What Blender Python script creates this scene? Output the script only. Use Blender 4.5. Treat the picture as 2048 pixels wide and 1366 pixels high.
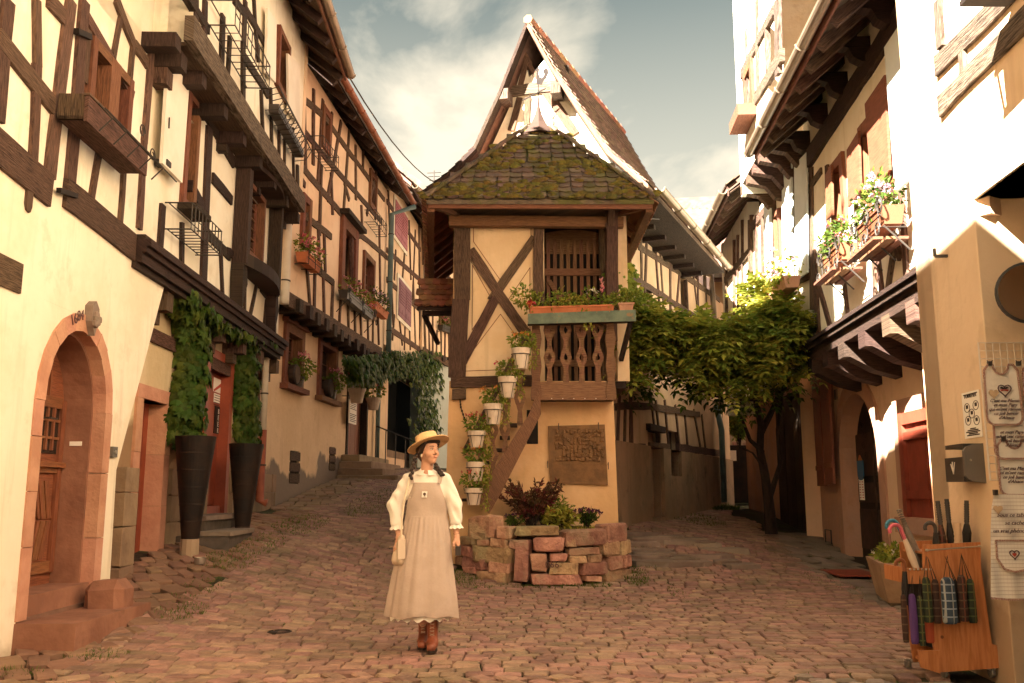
import bpy, math, random
import numpy as np
from math import sin, cos, tan, atan, atan2, radians, pi, sqrt
from mathutils import Vector, Matrix

for _o in list(bpy.data.objects):
 bpy.data.objects.remove(_o)
SC = bpy.context.scene
COL = SC.collection

# ------------------------------------------------------------------ camera
F, CX, CY = 1800.0, 1024.0, 683.0
H = 1.2
TP = 302.0 / F
PITCH = atan(TP)
CP, SP = cos(PITCH), sin(PITCH)
cam_d = bpy.data.cameras.new('camera')
cam = bpy.data.objects.new('camera', cam_d)
COL.objects.link(cam)
cam.location = (0, 0, H)
cam.rotation_euler = (pi / 2 + PITCH, 0, 0)
cam_d.sensor_width = 36
cam_d.lens = F / 2048 * 36
cam_d.clip_start = 0.1
cam_d.clip_end = 1500
SC.camera = cam

# ------------------------------------------------------------------ light
SUN_TO = Vector((-1.0, -1.05, 1.00)).normalized()      # towards the sun
el = math.asin(SUN_TO.z)
sun_d = bpy.data.lights.new('sun', 'SUN')
sun_d.energy = 5.0
sun_d.angle = radians(0.5)
sun_d.color = (1.0, 0.90, 0.75)
sun = bpy.data.objects.new('sun', sun_d)
COL.objects.link(sun)
sun.location = (-20, -20, 30)
sun.rotation_euler = (-SUN_TO).to_track_quat('-Z', 'Y').to_euler()

W = bpy.data.worlds.new('World')
SC.world = W
W.use_nodes = True
nt = W.node_tree
nt.nodes.clear()
def _n(t, **k):
 n = nt.nodes.new(t)
 for a, b in k.items(): setattr(n, a, b)
 return n
sky = _n('ShaderNodeTexSky', sky_type='NISHITA', sun_disc=False)
sky.sun_elevation = el
sky.sun_rotation = atan2(SUN_TO.x, SUN_TO.y)
sky.air_density = 1.3
sky.dust_density = 3.0
tc = _n('ShaderNodeTexCoord')
hsv = _n('ShaderNodeHueSaturation')
hsv.inputs['Saturation'].default_value = 0.38
tint = _n('ShaderNodeMix', data_type='RGBA', blend_type='MULTIPLY')
tint.inputs[0].default_value = 1.0
tint.inputs[7].default_value = (0.16, 0.17, 0.14, 1)
mp = _n('ShaderNodeMapping')
mp.inputs['Scale'].default_value = (3.2, 3.2, 5.0)
mp.inputs['Location'].default_value = (1.9, 0.4, 0.2)
n1 = _n('ShaderNodeTexNoise')
n1.inputs['Scale'].default_value = 1.15
n1.inputs['Detail'].default_value = 7
n1.inputs['Roughness'].default_value = 0.55
n1.inputs['Distortion'].default_value = 0.25
rmp = _n('ShaderNodeValToRGB')
rmp.color_ramp.elements[0].position = 0.42
rmp.color_ramp.elements[1].position = 0.63
sep = _n('ShaderNodeSeparateXYZ')
hz = _n('ShaderNodeMapRange')
hz.inputs['From Min'].default_value = 0.5
hz.inputs['From Max'].default_value = 0.22
mx = _n('ShaderNodeMath', operation='MAXIMUM')
mxc = _n('ShaderNodeMix', data_type='RGBA')
mxc.inputs[7].default_value = (1.6, 1.42, 1.10, 1)
bg = _n('ShaderNodeBackground')
bg.inputs['Strength'].default_value = 0.055
wo = _n('ShaderNodeOutputWorld')
L = nt.links.new
L(sky.outputs[0], hsv.inputs['Color']); L(hsv.outputs[0], tint.inputs[6])
L(tc.outputs['Generated'], mp.inputs[0]); L(mp.outputs[0], n1.inputs['Vector'])
def _dir(px, py):
 v = Vector(((px-CX)/F, CP + (py-CY)/F*SP, SP - (py-CY)/F*CP)).normalized(); return (v.x, v.y, v.z)
prev_ = n1.outputs[0]
for (px_, py_, wd_, am_) in ((815, 230, .022, .17), (1400, 420, .02, .16), (1250, 120, .03, -.11), (700, 20, .006, -.10), (1130, 20, .003, .10)):
 dt_ = _n('ShaderNodeVectorMath', operation='DOT_PRODUCT'); dt_.inputs[1].default_value = _dir(px_, py_)
 nv_ = _n('ShaderNodeVectorMath', operation='NORMALIZE'); L(tc.outputs['Generated'], nv_.inputs[0]); L(nv_.outputs[0], dt_.inputs[0])
 mr_ = _n('ShaderNodeMapRange', interpolation_type='SMOOTHSTEP'); mr_.inputs['From Min'].default_value = 1-wd_; mr_.inputs['To Max'].default_value = am_
 L(dt_.outputs['Value'], mr_.inputs['Value'])
 ad_ = _n('ShaderNodeMath', operation='ADD'); L(prev_, ad_.inputs[0]); L(mr_.outputs[0], ad_.inputs[1]); prev_ = ad_.outputs[0]
L(prev_, rmp.inputs[0])
L(tc.outputs['Generated'], sep.inputs[0]); L(sep.outputs['Z'], hz.inputs['Value'])
hm = _n('ShaderNodeMath', operation='MULTIPLY'); hm.inputs[1].default_value = 0.75
L(hz.outputs[0], hm.inputs[0])
L(rmp.outputs[0], mx.inputs[0]); L(hm.outputs[0], mx.inputs[1])
L(mx.outputs[0], mxc.inputs[0])
L(tint.outputs[2], mxc.inputs[6]); L(mxc.outputs[2], bg.inputs['Color'])
L(bg.outputs[0], wo.inputs[0])

SC.view_settings.view_transform = 'Standard'
SC.view_settings.look = 'None'
SC.view_settings.exposure = 3.8
SC.view_settings.gamma = 1.0
SC.view_settings.use_curve_mapping = False
SC.render.engine = 'CYCLES'
SC.cycles.max_bounces = 7
SC.cycles.diffuse_bounces = 5
SC.cycles.use_denoising = True

# ------------------------------------------------------------------ helpers
WLOC = {}

def wloc(o):
 return WLOC.get(o.name, Vector((0, 0, 0))) if o else Vector((0, 0, 0))

def tag(o, label=None, cat=None, group=None, kind=None):
 if label: o['label'] = label
 if cat: o['category'] = cat
 if group: o['group'] = group
 if kind: o['kind'] = kind
 return o

def thing(name, label, cat, loc=(0, 0, 0), group=None):
 o = bpy.data.objects.new(name, None)
 COL.objects.link(o)
 o.empty_display_size = 0.2
 o.location = loc
 WLOC[o.name] = Vector(loc)
 return tag(o, label, cat, group)

def jit(a):
 return RND.uniform(-a, a)
RND = random.Random(11)
NPR = np.random.RandomState(5)

class MB:
 def __init__(s):
  s.v = []; s.f = []; s.uv = []
 def add(s, vs, fs, uvf=None):
  b = len(s.v)
  s.v.extend([tuple(p) for p in vs])
  for f in fs:
   s.f.append([b + i for i in f])
   s.uv.append([uvf[i] for i in f] if uvf else None)
  return s
 def box(s, lo, hi):
  x0, y0, z0 = lo; x1, y1, z1 = hi
  vs = [(x0,y0,z0),(x1,y0,z0),(x1,y1,z0),(x0,y1,z0),(x0,y0,z1),(x1,y0,z1),(x1,y1,z1),(x0,y1,z1)]
  return s.add(vs, BOXF, [(p[0]+p[1], p[2]) for p in vs])
 def obox(s, c, ax, ay, az):      # oriented box: centre and three half vectors
  c = Vector(c); ax = Vector(ax); ay = Vector(ay); az = Vector(az)
  vs = [c-ax-ay-az, c+ax-ay-az, c+ax+ay-az, c-ax+ay-az, c-ax-ay+az, c+ax-ay+az, c+ax+ay+az, c-ax+ay+az]
  la, lb, lc = ax.length, ay.length, az.length
  L_ = max(la, lb, lc)
  k = 0 if L_ == la else (1 if L_ == lb else 2)
  sg = [(-1,-1,-1),(1,-1,-1),(1,1,-1),(-1,1,-1),(-1,-1,1),(1,-1,1),(1,1,1),(-1,1,1)]
  h = (la, lb, lc)
  uv = [(g[k]*h[k], g[(k+1)%3]*h[(k+1)%3] + g[(k+2)%3]*h[(k+2)%3]*1.01 + c.z*.37) for g in sg]
  return s.add(vs, BOXF, uv)
 def bar(s, p, q, w, t=None, up=(0, 0, 1)):   # square bar from p to q
  p = Vector(p); q = Vector(q); d = (q-p)
  if d.length < 1e-6: return s
  t = t or w
  u = Vector(up)
  a = d.cross(u)
  if a.length < 1e-6: a = d.cross(Vector((1,0,0)))
  a.normalize(); b = a.cross(d).normalized()
  return s.obox((p+q)/2, a*w/2, d/2, b*t/2)
 def tube(s, pts, r, n=6, cap=True):
  pts = [Vector(p) for p in pts]
  rs = r if isinstance(r, (list, tuple)) else [r]*len(pts)
  b = len(s.v)
  a0 = None
  for i, p in enumerate(pts):
   d = (pts[min(i+1, len(pts)-1)] - pts[max(i-1, 0)]).normalized()
   if a0 is None:
    a0 = d.cross(Vector((0,0,1)))
    if a0.length < .05: a0 = d.cross(Vector((1,0,0)))
   a0 = (a0 - d*a0.dot(d)).normalized()
   c = d.cross(a0)
   for k in range(n):
    t = 2*pi*k/n
    s.v.append(tuple(p + (a0*cos(t) + c*sin(t))*rs[i]))
  for i in range(len(pts)-1):
   for k in range(n):
    k2 = (k+1) % n
    s.f.append([b+i*n+k, b+i*n+k2, b+(i+1)*n+k2, b+(i+1)*n+k]); s.uv.append(None)
  if cap:
   s.f.append([b+k for k in range(n)][::-1]); s.uv.append(None)
   s.f.append([b+(len(pts)-1)*n+k for k in range(n)]); s.uv.append(None)
  return s
 def lathe(s, c, prof, n=20, sx=1, sy=1, axis=None):   # prof: (r, z)
  c = Vector(c); b = len(s.v)
  for r, z in prof:
   for k in range(n):
    t = 2*pi*k/n
    s.v.append((c.x + r*cos(t)*sx, c.y + r*sin(t)*sy, c.z + z))
  for i in range(len(prof)-1):
   for k in range(n):
    k2 = (k+1) % n
    s.f.append([b+i*n+k, b+i*n+k2, b+(i+1)*n+k2, b+(i+1)*n+k]); s.uv.append(None)
  s.f.append([b+k for k in range(n)][::-1]); s.uv.append(None)
  s.f.append([b+(len(prof)-1)*n+k for k in range(n)]); s.uv.append(None)
  return s
 def rot(s, M, start=0):
  s.v[start:] = [tuple(M @ Vector(p)) for p in s.v[start:]]
  return s
 def build(s, name, m, parent=None, smooth=False, origin=None, **tags):
  if not s.v: s.box((0,0,0), (.001,.001,.001))
  me = bpy.data.meshes.new(name)
  V = np.array(s.v, dtype=float)
  c = Vector((float(V[:,0].min()+V[:,0].max())/2, float(V[:,1].min()+V[:,1].max())/2, float(V[:,2].min()))) if origin is None else Vector(origin)
  me.from_pydata([tuple(p) for p in (V - np.array(c))], [], s.f)
  if any(u is not None for u in s.uv):
   ul = me.uv_layers.new(name='UVMap')
   fl = []
   for f, u in zip(s.f, s.uv):
    if u is None: fl.extend([0.0]*(2*len(f)))
    else:
     for q in u: fl.extend([float(q[0]), float(q[1])])
   ul.data.foreach_set('uv', fl)
  if smooth:
   me.polygons.foreach_set('use_smooth', [True]*len(me.polygons))
  me.update()
  me.materials.append(m)
  o = bpy.data.objects.new(name, me)
  COL.objects.link(o)
  if parent:
   o.parent = parent
   o.location = c - wloc(parent)
  else:
   o.location = c
  WLOC[o.name] = c
  tag(o, **tags)
  return o
BOXF = [(0,3,2,1),(4,5,6,7),(0,1,5,4),(1,2,6,5),(2,3,7,6),(3,0,4,7)]

def place(me, name, M, parent=None, m=None, **tags):
 """an object that shares mesh data, placed by a world matrix"""
 o = bpy.data.objects.new(name, me)
 COL.objects.link(o)
 if parent:
  o.parent = parent
  o.matrix_basis = Matrix.Translation(-wloc(parent)) @ M
 else:
  o.matrix_basis = M
 WLOC[o.name] = M.translation.copy()
 tag(o, **tags)
 return o

def copy_thing(root, delta, label=None):
 d = Vector(delta)
 def rec(o, par, top):
  c = o.copy(); COL.objects.link(c)
  WLOC[c.name] = wloc(o) + d
  if par: c.parent = par
  else: c.location = o.location + d
  for ch in kids.get(o.name, []): rec(ch, c, False)
  return c
 kids = {}
 for o in list(bpy.data.objects):
  if o.parent: kids.setdefault(o.parent.name, []).append(o)
 r = rec(root, None, True)
 if label: r['label'] = label
 return r

def ray(px, py):
 return Vector(((px-CX)/F, CP + (py-CY)/F*SP, SP - (py-CY)/F*CP))

def at_y(px, py, y):
 r = ray(px, py); t = y / r.y
 return Vector((r.x*t, y, H + r.z*t))

class Fac:
 """a vertical facade plane; d runs along it, n points to the street"""
 def __init__(s, px=None, y=None, vpx=None, side=-1, o=None, d=None, n=None):
  if o is None:
   s.o = Vector(((px-CX)/F*CP*y, y, 0))
   a = atan((vpx-CX)/F*CP)
   s.d = Vector((sin(a), cos(a), 0))
   s.n = Vector((cos(a), -sin(a), 0)) if side < 0 else Vector((-cos(a), sin(a), 0))
  else:
   s.o = Vector(o); s.d = Vector(d).normalized(); s.n = Vector(n).normalized()
 def off(s, k):
  return Fac(o=s.o + s.n*k, d=s.d, n=s.n)
 def hit(s, px, py, off=0.0):
  r = ray(px, py); c = Vector((0, 0, H))
  t = (s.o + s.n*off - c).dot(s.n) / r.dot(s.n)
  p = c + r*t
  return ((p-s.o).dot(s.d), p.z)
 def W(s, a, z, off=0.0):
  p = s.o + s.d*a + s.n*off
  return Vector((p.x, p.y, z))
 def rect(s, xa, xb, yt, yb, off=0.0):
  """rectangle whose edge in column xa spans yt..yb and whose other edge lies in column xb"""
  s0, z1 = s.hit(xa, yt, off); _, z0 = s.hit(xa, yb, off)
  zc = (yt+yb)/2
  s1, _ = s.hit(xb, zc + (985-zc)*0.0, off)
  return (min(s0, s1), max(s0, s1), z0, z1)

def prism(mb, fac, poly, a, b, uvd=None):
 n = len(poly)
 ar = sum(poly[i][0]*poly[(i+1) % n][1] - poly[(i+1) % n][0]*poly[i][1] for i in range(n))
 rh = fac.d.cross(Vector((0,0,1))).dot(fac.n)
 if ar*rh < 0: poly = poly[::-1]
 vs = [fac.W(p[0], p[1], b) for p in poly] + [fac.W(p[0], p[1], a) for p in poly]
 if uvd:
  (ux, uy) = uvd
  uv = [(p[0]*ux+p[1]*uy, -p[0]*uy+p[1]*ux + b) for p in poly] + [(p[0]*ux+p[1]*uy, -p[0]*uy+p[1]*ux + a + .05) for p in poly]
 else:
  uv = [(p[0], p[1]) for p in poly]*2
 fs = [list(range(n)), list(range(2*n-1, n-1, -1))]
 for i in range(n):
  j = (i+1) % n
  fs.append([i, i+n, j+n, j])
 mb.add(vs, fs, uv)
 return mb

def fbox(mb, fac, s0, s1, z0, z1, a, b):
 lon = (1, 0) if abs(s1-s0) > abs(z1-z0) else (0, 1)
 return prism(mb, fac, [(s0,z0),(s1,z0),(s1,z1),(s0,z1)], a, b, lon)

def beam_poly(p, q, w, wob=0.010, w2=None):
 """a hewn beam as a polygon in facade coordinates, slightly crooked"""
 p = Vector((p[0], p[1])); q = Vector((q[0], q[1])); d = q-p; Ln = d.length
 d.normalize(); nn = Vector((-d.y, d.x))
 k = max(2, int(Ln/0.3))
 w2 = w2 or w
 A = []; B = []
 ph = RND.uniform(0, 6); am = jit(wob)*1.3
 for i in range(k+1):
  t = i/k
  ww = (w + (w2-w)*t)/2
  c = p + d*Ln*t + nn*(am*sin(ph+t*3.0))
  A.append(c + nn*(ww + jit(wob*.55)))
  B.append(c - nn*(ww + jit(wob*.55)))
 return [tuple(x) for x in A] + [tuple(x) for x in B[::-1]], (d.x, d.y)

def beam(par, fac, p, q, w, m, a=-0.05, b=0.022, name='timber_beam', wob=0.012, w2=None, off=0.0):
 poly, ud = beam_poly(p, q, w, wob, w2)
 mb = MB()
 n = len(poly)//2
 b_ = b + jit(0.004)
 # quads along the beam keep the polygon valid
 for i in range(n-1):
  pass
 prism(mb, fac, poly, off+a, off+b_, ud)
 return mb.build(name, m, par)

def beams_px(par, fac, L_, m, off=0.0, b=0.022, name='timber_beam', wob=0.012):
 for r in L_:
  p = fac.hit(r[0], r[1], off+b); q = fac.hit(r[2], r[3], off+b)
  beam(par, fac, p, q, r[4], m, b=b, off=off, name=name, wob=wob, w2=(r[5] if len(r) > 5 else None))

def wall(par, name, fac, s0, s1, z0, z1, holes, m, th=0.3, off=0.0):
 ss = sorted(set([s0, s1] + [h[0] for h in holes] + [h[1] for h in holes]))
 zs = sorted(set([z0, z1] + [h[2] for h in holes] + [h[3] for h in holes]))
 def inh(a, b):
  return any(h[0]-1e-6 < a < h[1]+1e-6 and h[2]-1e-6 < b < h[3]+1e-6 for h in holes)
 mb = MB()
 rh = fac.d.cross(Vector((0,0,1))).dot(fac.n)
 for i in range(len(ss)-1):
  for j in range(len(zs)-1):
   a, b, c, d = ss[i], ss[i+1], zs[j], zs[j+1]
   if inh((a+b)/2, (c+d)/2): continue
   q = [(a,c),(b,c),(b,d),(a,d)]
   if rh < 0: q = q[::-1]
   mb.add([fac.W(x, z, off) for x, z in q], [(0,1,2,3)])
   mb.add([fac.W(x, z, off-th) for x, z in q[::-1]], [(0,1,2,3)])
 def edge(p, q):
  mb.add([fac.W(p[0],p[1],off), fac.W(q[0],q[1],off), fac.W(q[0],q[1],off-th), fac.W(p[0],p[1],off-th)], [(0,1,2,3)])
 for (a, b, c, d) in [(s0, s1, z0, z1)] + list(holes):
  edge((a,c),(b,c)); edge((b,c),(b,d)); edge((b,d),(a,d)); edge((a,d),(a,c))
 return mb.build(name, m, par)

def window(par, fac, s0, s1, z0, z1, m, fw=0.06, dep=0.16, proud=0.03, cols=2, rows=3, off=0.0, glass=None, trim=0.0, mt=None):
 """frame (a part) with sash bars and panes as its sub-parts"""
 mb = MB()
 o = off
 for (a, b, c, d) in ((s0-trim, s0+fw, z0-trim, z1+trim), (s1-fw, s1+trim, z0-trim, z1+trim)):
  fbox(mb, fac, a, b, c, d, o-dep, o+proud)
 for (c, d) in ((z0-trim, z0+fw), (z1-fw, z1+trim)):
  fbox(mb, fac, s0+fw, s1-fw, c, d, o-dep, o+proud-.003)
 w = mb.build('window', m, par)
 cw = (s1-s0-2*fw)/cols
 for i in range(cols):
  a = s0+fw+cw*i; b = a+cw
  sb = MB(); t = 0.028; dd = o-dep+0.055
  fbox(sb, fac, a, a+t, z0+fw, z1-fw, dd-.03, dd+.012); fbox(sb, fac, b-t, b, z0+fw, z1-fw, dd-.03, dd+.012)
  fbox(sb, fac, a+t, b-t, z0+fw, z0+fw+t*1.3, dd-.03, dd+.010); fbox(sb, fac, a+t, b-t, z1-fw-t, z1-fw, dd-.03, dd+.010)
  for k in range(1, rows):
   z = z0+fw + (z1-z0-2*fw)*k/rows
   fbox(sb, fac, a+t, b-t, z-.009, z+.009, dd-.02, dd+.006)
  sb.build('sash', mt or m, w)
  pn = MB(); fbox(pn, fac, a+t*.6, b-t*.6, z0+fw+.01, z1-fw-.01, dd-.022, dd-.016)
  pn.build('pane', glass or MAT['glass'], w)
 return w
# ------------------------------------------------------------------ materials
MAT = {}
def mat(key, col, rough=0.85, col2=None, ns=3.0, nd=5, namt=1.0, bump=0.0, bs=20.0, bd=4, coord='pos', sc=(1,1,1), metal=0.0,
  rnd=0.0, stain=None, low=0.42, high=0.6, spec=0.3, trans=0.0, island=False, third=None):
 m = bpy.data.materials.new(key); m.use_nodes = True
 nt = m.node_tree; b = nt.nodes['Principled BSDF']; L = nt.links.new
 N = lambda t: nt.nodes.new(t)
 b.inputs['Roughness'].default_value = rough
 b.inputs['Metallic'].default_value = metal
 b.inputs['Specular IOR Level'].default_value = spec
 c4 = (*col, 1)
 if coord == 'pos': src = N('ShaderNodeNewGeometry').outputs['Position']
 elif coord == 'uv': src = N('ShaderNodeTexCoord').outputs['UV']
 else: src = N('ShaderNodeTexCoord').outputs['Object']
 mp = N('ShaderNodeMapping'); mp.inputs['Scale'].default_value = sc
 L(src, mp.inputs[0])
 if coord in ('uv', 'obj'):
  oi = N('ShaderNodeObjectInfo'); ml = N('ShaderNodeMath'); ml.operation = 'MULTIPLY'; ml.inputs[1].default_value = 37.0
  L(oi.outputs['Random'], ml.inputs[0])
  cb = N('ShaderNodeCombineXYZ'); L(ml.outputs[0], cb.inputs[0]); L(ml.outputs[0], cb.inputs[1]); L(cb.outputs[0], mp.inputs['Location'])
 cur = None
 if col2 is not None:
  n = N('ShaderNodeTexNoise'); n.inputs['Scale'].default_value = ns; n.inputs['Detail'].default_value = nd; n.inputs['Roughness'].default_value = 0.6
  L(mp.outputs[0], n.inputs['Vector'])
  r = N('ShaderNodeMapRange'); r.inputs['From Min'].default_value = low; r.inputs['From Max'].default_value = high; r.inputs['To Max'].default_value = namt
  L(n.outputs[0], r.inputs['Value'])
  mx = N('ShaderNodeMix'); mx.data_type = 'RGBA'; mx.inputs[6].default_value = c4; mx.inputs[7].default_value = (*col2, 1)
  L(r.outputs[0], mx.inputs[0]); cur = mx.outputs[2]
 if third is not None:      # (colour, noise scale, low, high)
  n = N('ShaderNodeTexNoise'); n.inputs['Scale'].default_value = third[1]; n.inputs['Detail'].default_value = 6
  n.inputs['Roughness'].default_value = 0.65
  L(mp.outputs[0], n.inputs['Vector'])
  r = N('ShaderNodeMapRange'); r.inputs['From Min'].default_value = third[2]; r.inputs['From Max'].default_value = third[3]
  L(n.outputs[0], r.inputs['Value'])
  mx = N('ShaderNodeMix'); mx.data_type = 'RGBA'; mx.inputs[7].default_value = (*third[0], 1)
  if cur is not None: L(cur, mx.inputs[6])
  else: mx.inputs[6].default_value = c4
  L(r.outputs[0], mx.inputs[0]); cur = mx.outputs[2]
 if key.startswith('plaster'):      # old lime wash: rain streaks and patchy repairs
  g = N('ShaderNodeNewGeometry')
  for (scl, lo_, hi_, am, dk) in (((5, 5, .45), .54, .74, .8, .74), ((.8, .8, .8), .50, .60, .7, .88), ((2.6, 2.6, 2.6), .58, .66, .6, .80)):
   m2 = N('ShaderNodeMapping'); m2.inputs['Scale'].default_value = scl; L(g.outputs['Position'], m2.inputs[0])
   n = N('ShaderNodeTexNoise'); n.inputs['Scale'].default_value = 1; n.inputs['Detail'].default_value = 8; n.inputs['Roughness'].default_value = .62
   L(m2.outputs[0], n.inputs['Vector'])
   r = N('ShaderNodeMapRange'); r.inputs['From Min'].default_value = lo_; r.inputs['From Max'].default_value = hi_; r.inputs['To Max'].default_value = am
   L(n.outputs[0], r.inputs['Value'])
   mx = N('ShaderNodeMix'); mx.data_type = 'RGBA'; mx.inputs[7].default_value = (col[0]*dk, col[1]*dk*.96, col[2]*dk*.88, 1)
   if cur is not None: L(cur, mx.inputs[6])
   else: mx.inputs[6].default_value = c4
   L(r.outputs[0], mx.inputs[0]); cur = mx.outputs[2]
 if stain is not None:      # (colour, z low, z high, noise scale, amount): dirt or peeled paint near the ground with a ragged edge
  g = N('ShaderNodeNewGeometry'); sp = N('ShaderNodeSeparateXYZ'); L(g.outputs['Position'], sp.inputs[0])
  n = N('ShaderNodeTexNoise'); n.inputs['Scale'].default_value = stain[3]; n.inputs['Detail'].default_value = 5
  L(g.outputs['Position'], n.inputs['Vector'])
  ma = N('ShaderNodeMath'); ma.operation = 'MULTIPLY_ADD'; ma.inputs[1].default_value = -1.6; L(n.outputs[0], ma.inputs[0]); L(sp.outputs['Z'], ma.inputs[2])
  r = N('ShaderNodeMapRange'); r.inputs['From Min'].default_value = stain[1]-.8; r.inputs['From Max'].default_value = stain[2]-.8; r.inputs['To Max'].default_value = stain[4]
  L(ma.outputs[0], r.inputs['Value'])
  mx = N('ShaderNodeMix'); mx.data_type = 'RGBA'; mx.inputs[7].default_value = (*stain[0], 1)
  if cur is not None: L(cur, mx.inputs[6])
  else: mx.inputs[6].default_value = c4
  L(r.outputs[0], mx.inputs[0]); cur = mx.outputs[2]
 if rnd > 0:
  oi = N('ShaderNodeObjectInfo'); g = N('ShaderNodeNewGeometry')
  ad = N('ShaderNodeMath'); ad.operation = 'ADD'; L(oi.outputs['Random'], ad.inputs[0]); L(g.outputs['Random Per Island'], ad.inputs[1])
  fr = N('ShaderNodeMath'); fr.operation = 'FRACT'; L(ad.outputs[0], fr.inputs[0])
  r = N('ShaderNodeMapRange'); r.inputs['To Min'].default_value = 1-rnd; r.inputs['To Max'].default_value = 1+rnd
  L(fr.outputs[0], r.inputs['Value'])
  f2 = N('ShaderNodeMath'); f2.operation = 'MULTIPLY'; f2.inputs[1].default_value = 7.31; L(fr.outputs[0], f2.inputs[0])
  f3 = N('ShaderNodeMath'); f3.operation = 'FRACT'; L(f2.outputs[0], f3.inputs[0])
  r3 = N('ShaderNodeMapRange'); r3.inputs['To Min'].default_value = 0.5-0.035*min(1, rnd*3); r3.inputs['To Max'].default_value = 0.5+0.035*min(1, rnd*3)
  L(f3.outputs[0], r3.inputs['Value'])
  h = N('ShaderNodeHueSaturation'); L(r.outputs[0], h.inputs['Value']); L(r3.outputs[0], h.inputs['Hue'])
  if cur is not None: L(cur, h.inputs['Color'])
  else: h.inputs['Color'].default_value = c4
  cur = h.outputs[0]
 if cur is not None: L(cur, b.inputs['Base Color'])
 else: b.inputs['Base Color'].default_value = c4
 if bump > 0:
  n = N('ShaderNodeTexNoise'); n.inputs['Scale'].default_value = bs; n.inputs['Detail'].default_value = bd
  L(mp.outputs[0], n.inputs['Vector'])
  bp = N('ShaderNodeBump'); bp.inputs['Strength'].default_value = 1.0; bp.inputs['Distance'].default_value = bump
  L(n.outputs[0], bp.inputs['Height']); L(bp.outputs[0], b.inputs['Normal'])
 if trans > 0:
  tr = N('ShaderNodeBsdfTranslucent'); ms = N('ShaderNodeMixShader'); ms.inputs[0].default_value = trans
  out = nt.nodes['Material Output']
  if cur is not None: L(cur, tr.inputs[0])
  else: tr.inputs[0].default_value = c4
  L(b.outputs[0], ms.inputs[1]); L(tr.outputs[0], ms.inputs[2]); L(ms.outputs[0], out.inputs[0])
 MAT[key] = m
 return m

mat('plaster_cream', (0.86, 0.80, 0.66), 0.92, (0.82, 0.75, 0.60), 1.1, 6, 0.8, 0.006, 14, stain=((0.45, 0.34, 0.22), 0.35, 0.1, 3.0, 0.5))
mat('plaster_white', (0.84, 0.80, 0.68), 0.92, (0.78, 0.72, 0.58), 1.6, 6, 0.7, 0.006, 12)
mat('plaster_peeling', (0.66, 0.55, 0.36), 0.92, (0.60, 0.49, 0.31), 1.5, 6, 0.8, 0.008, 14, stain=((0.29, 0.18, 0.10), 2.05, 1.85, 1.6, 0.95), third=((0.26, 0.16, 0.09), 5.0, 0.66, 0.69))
mat('plaster_peach', (0.82, 0.65, 0.46), 0.92, (0.78, 0.58, 0.40), 1.3, 6, 0.8, 0.006, 12)
mat('plaster_peach_low', (0.76, 0.57, 0.38), 0.92, (0.70, 0.51, 0.33), 1.2, 6, 0.8, 0.008, 12, stain=((0.17, 0.14, 0.125), 1.80, 1.68, 1.3, 0.9))
mat('plaster_ochre', (0.74, 0.49, 0.27), 0.92, (0.69, 0.42, 0.21), 1.8, 6, 0.9, 0.006, 12)
mat('plaster_ochre_pale', (0.76, 0.58, 0.38), 0.92, (0.72, 0.51, 0.30), 1.8, 6, 0.9, 0.006, 12)
mat('plaster_pale', (0.74, 0.53, 0.37), 0.92, (0.66, 0.46, 0.32), 0.9, 6, 0.8, 0.008, 12)
mat('plaster_beige', (0.76, 0.59, 0.42), 0.92, (0.70, 0.53, 0.37), 0.9, 6, 0.9, 0.010, 10, stain=((0.34, 0.23, 0.15), 0.95, 0.4, 3.0, 0.8))
mat('plaster_pink', (0.46, 0.26, 0.18), 0.92, (0.40, 0.25, 0.19), 1.2, 6, 0.9, 0.008, 12)
mat('plaster_blue', (0.40, 0.45, 0.42), 0.92, (0.36, 0.40, 0.38), 1.2, 6, 0.9, 0.006, 12)
mat('plaster_lane', (0.62, 0.44, 0.29), 0.92, (0.50, 0.35, 0.23), 1.0, 6, 0.9, 0.02, 5)
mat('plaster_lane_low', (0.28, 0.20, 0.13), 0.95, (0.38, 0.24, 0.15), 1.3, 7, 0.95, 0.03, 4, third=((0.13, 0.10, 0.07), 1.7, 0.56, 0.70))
mat('line_brown', (0.20, 0.07, 0.04), 0.8)
mat('timber', (0.145, 0.086, 0.058), 0.85, (0.062, 0.036, 0.025), 6, 6, 1.0, 0.02, 9, 6, 'uv', (1.2, 16, 1), rnd=0.2, third=((0.022, 0.012, 0.008), 2.2, 0.60, 0.66))
mat('timber_dark', (0.052, 0.030, 0.022), 0.8, (0.024, 0.014, 0.010), 6, 6, 1.0, 0.02, 9, 6, 'uv', (1.2, 16, 1), rnd=0.2, third=((0.010, 0.006, 0.004), 2.2, 0.60, 0.66))
mat('timber_grey', (0.16, 0.115, 0.088), 0.85, (0.045, 0.030, 0.022), 5, 7, 1.0, 0.02, 8, 6, 'uv', (1.1, 14, 1), rnd=0.15)
mat('timber_red', (0.20, 0.085, 0.045), 0.8, (0.12, 0.05, 0.028), 6, 6, 1.0, 0.010, 9, 5, 'uv', (1.2, 14, 1), rnd=0.14)
mat('timber_mid', (0.23, 0.12, 0.065), 0.8, (0.14, 0.07, 0.04), 6, 6, 1.0, 0.010, 9, 5, 'uv', (1.2, 14, 1), rnd=0.12)
mat('timber_pale', (0.42, 0.32, 0.22), 0.85, (0.22, 0.15, 0.10), 5, 6, 1.0, 0.012, 9, 5, 'uv', (1.2, 14, 1), rnd=0.14)
mat('soffit', (0.10, 0.062, 0.04), 0.85, (0.055, 0.035, 0.025), 5, 6, 1.0, 0.006, 9, 5, 'uv', (1, 14, 1), rnd=0.15)
mat('door_wood', (0.25, 0.095, 0.04), 0.6, (0.16, 0.058, 0.026), 5, 6, 1.0, 0.006, 8, 5, 'uv', (1, 14, 1), rnd=0.08, spec=0.4)
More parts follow.
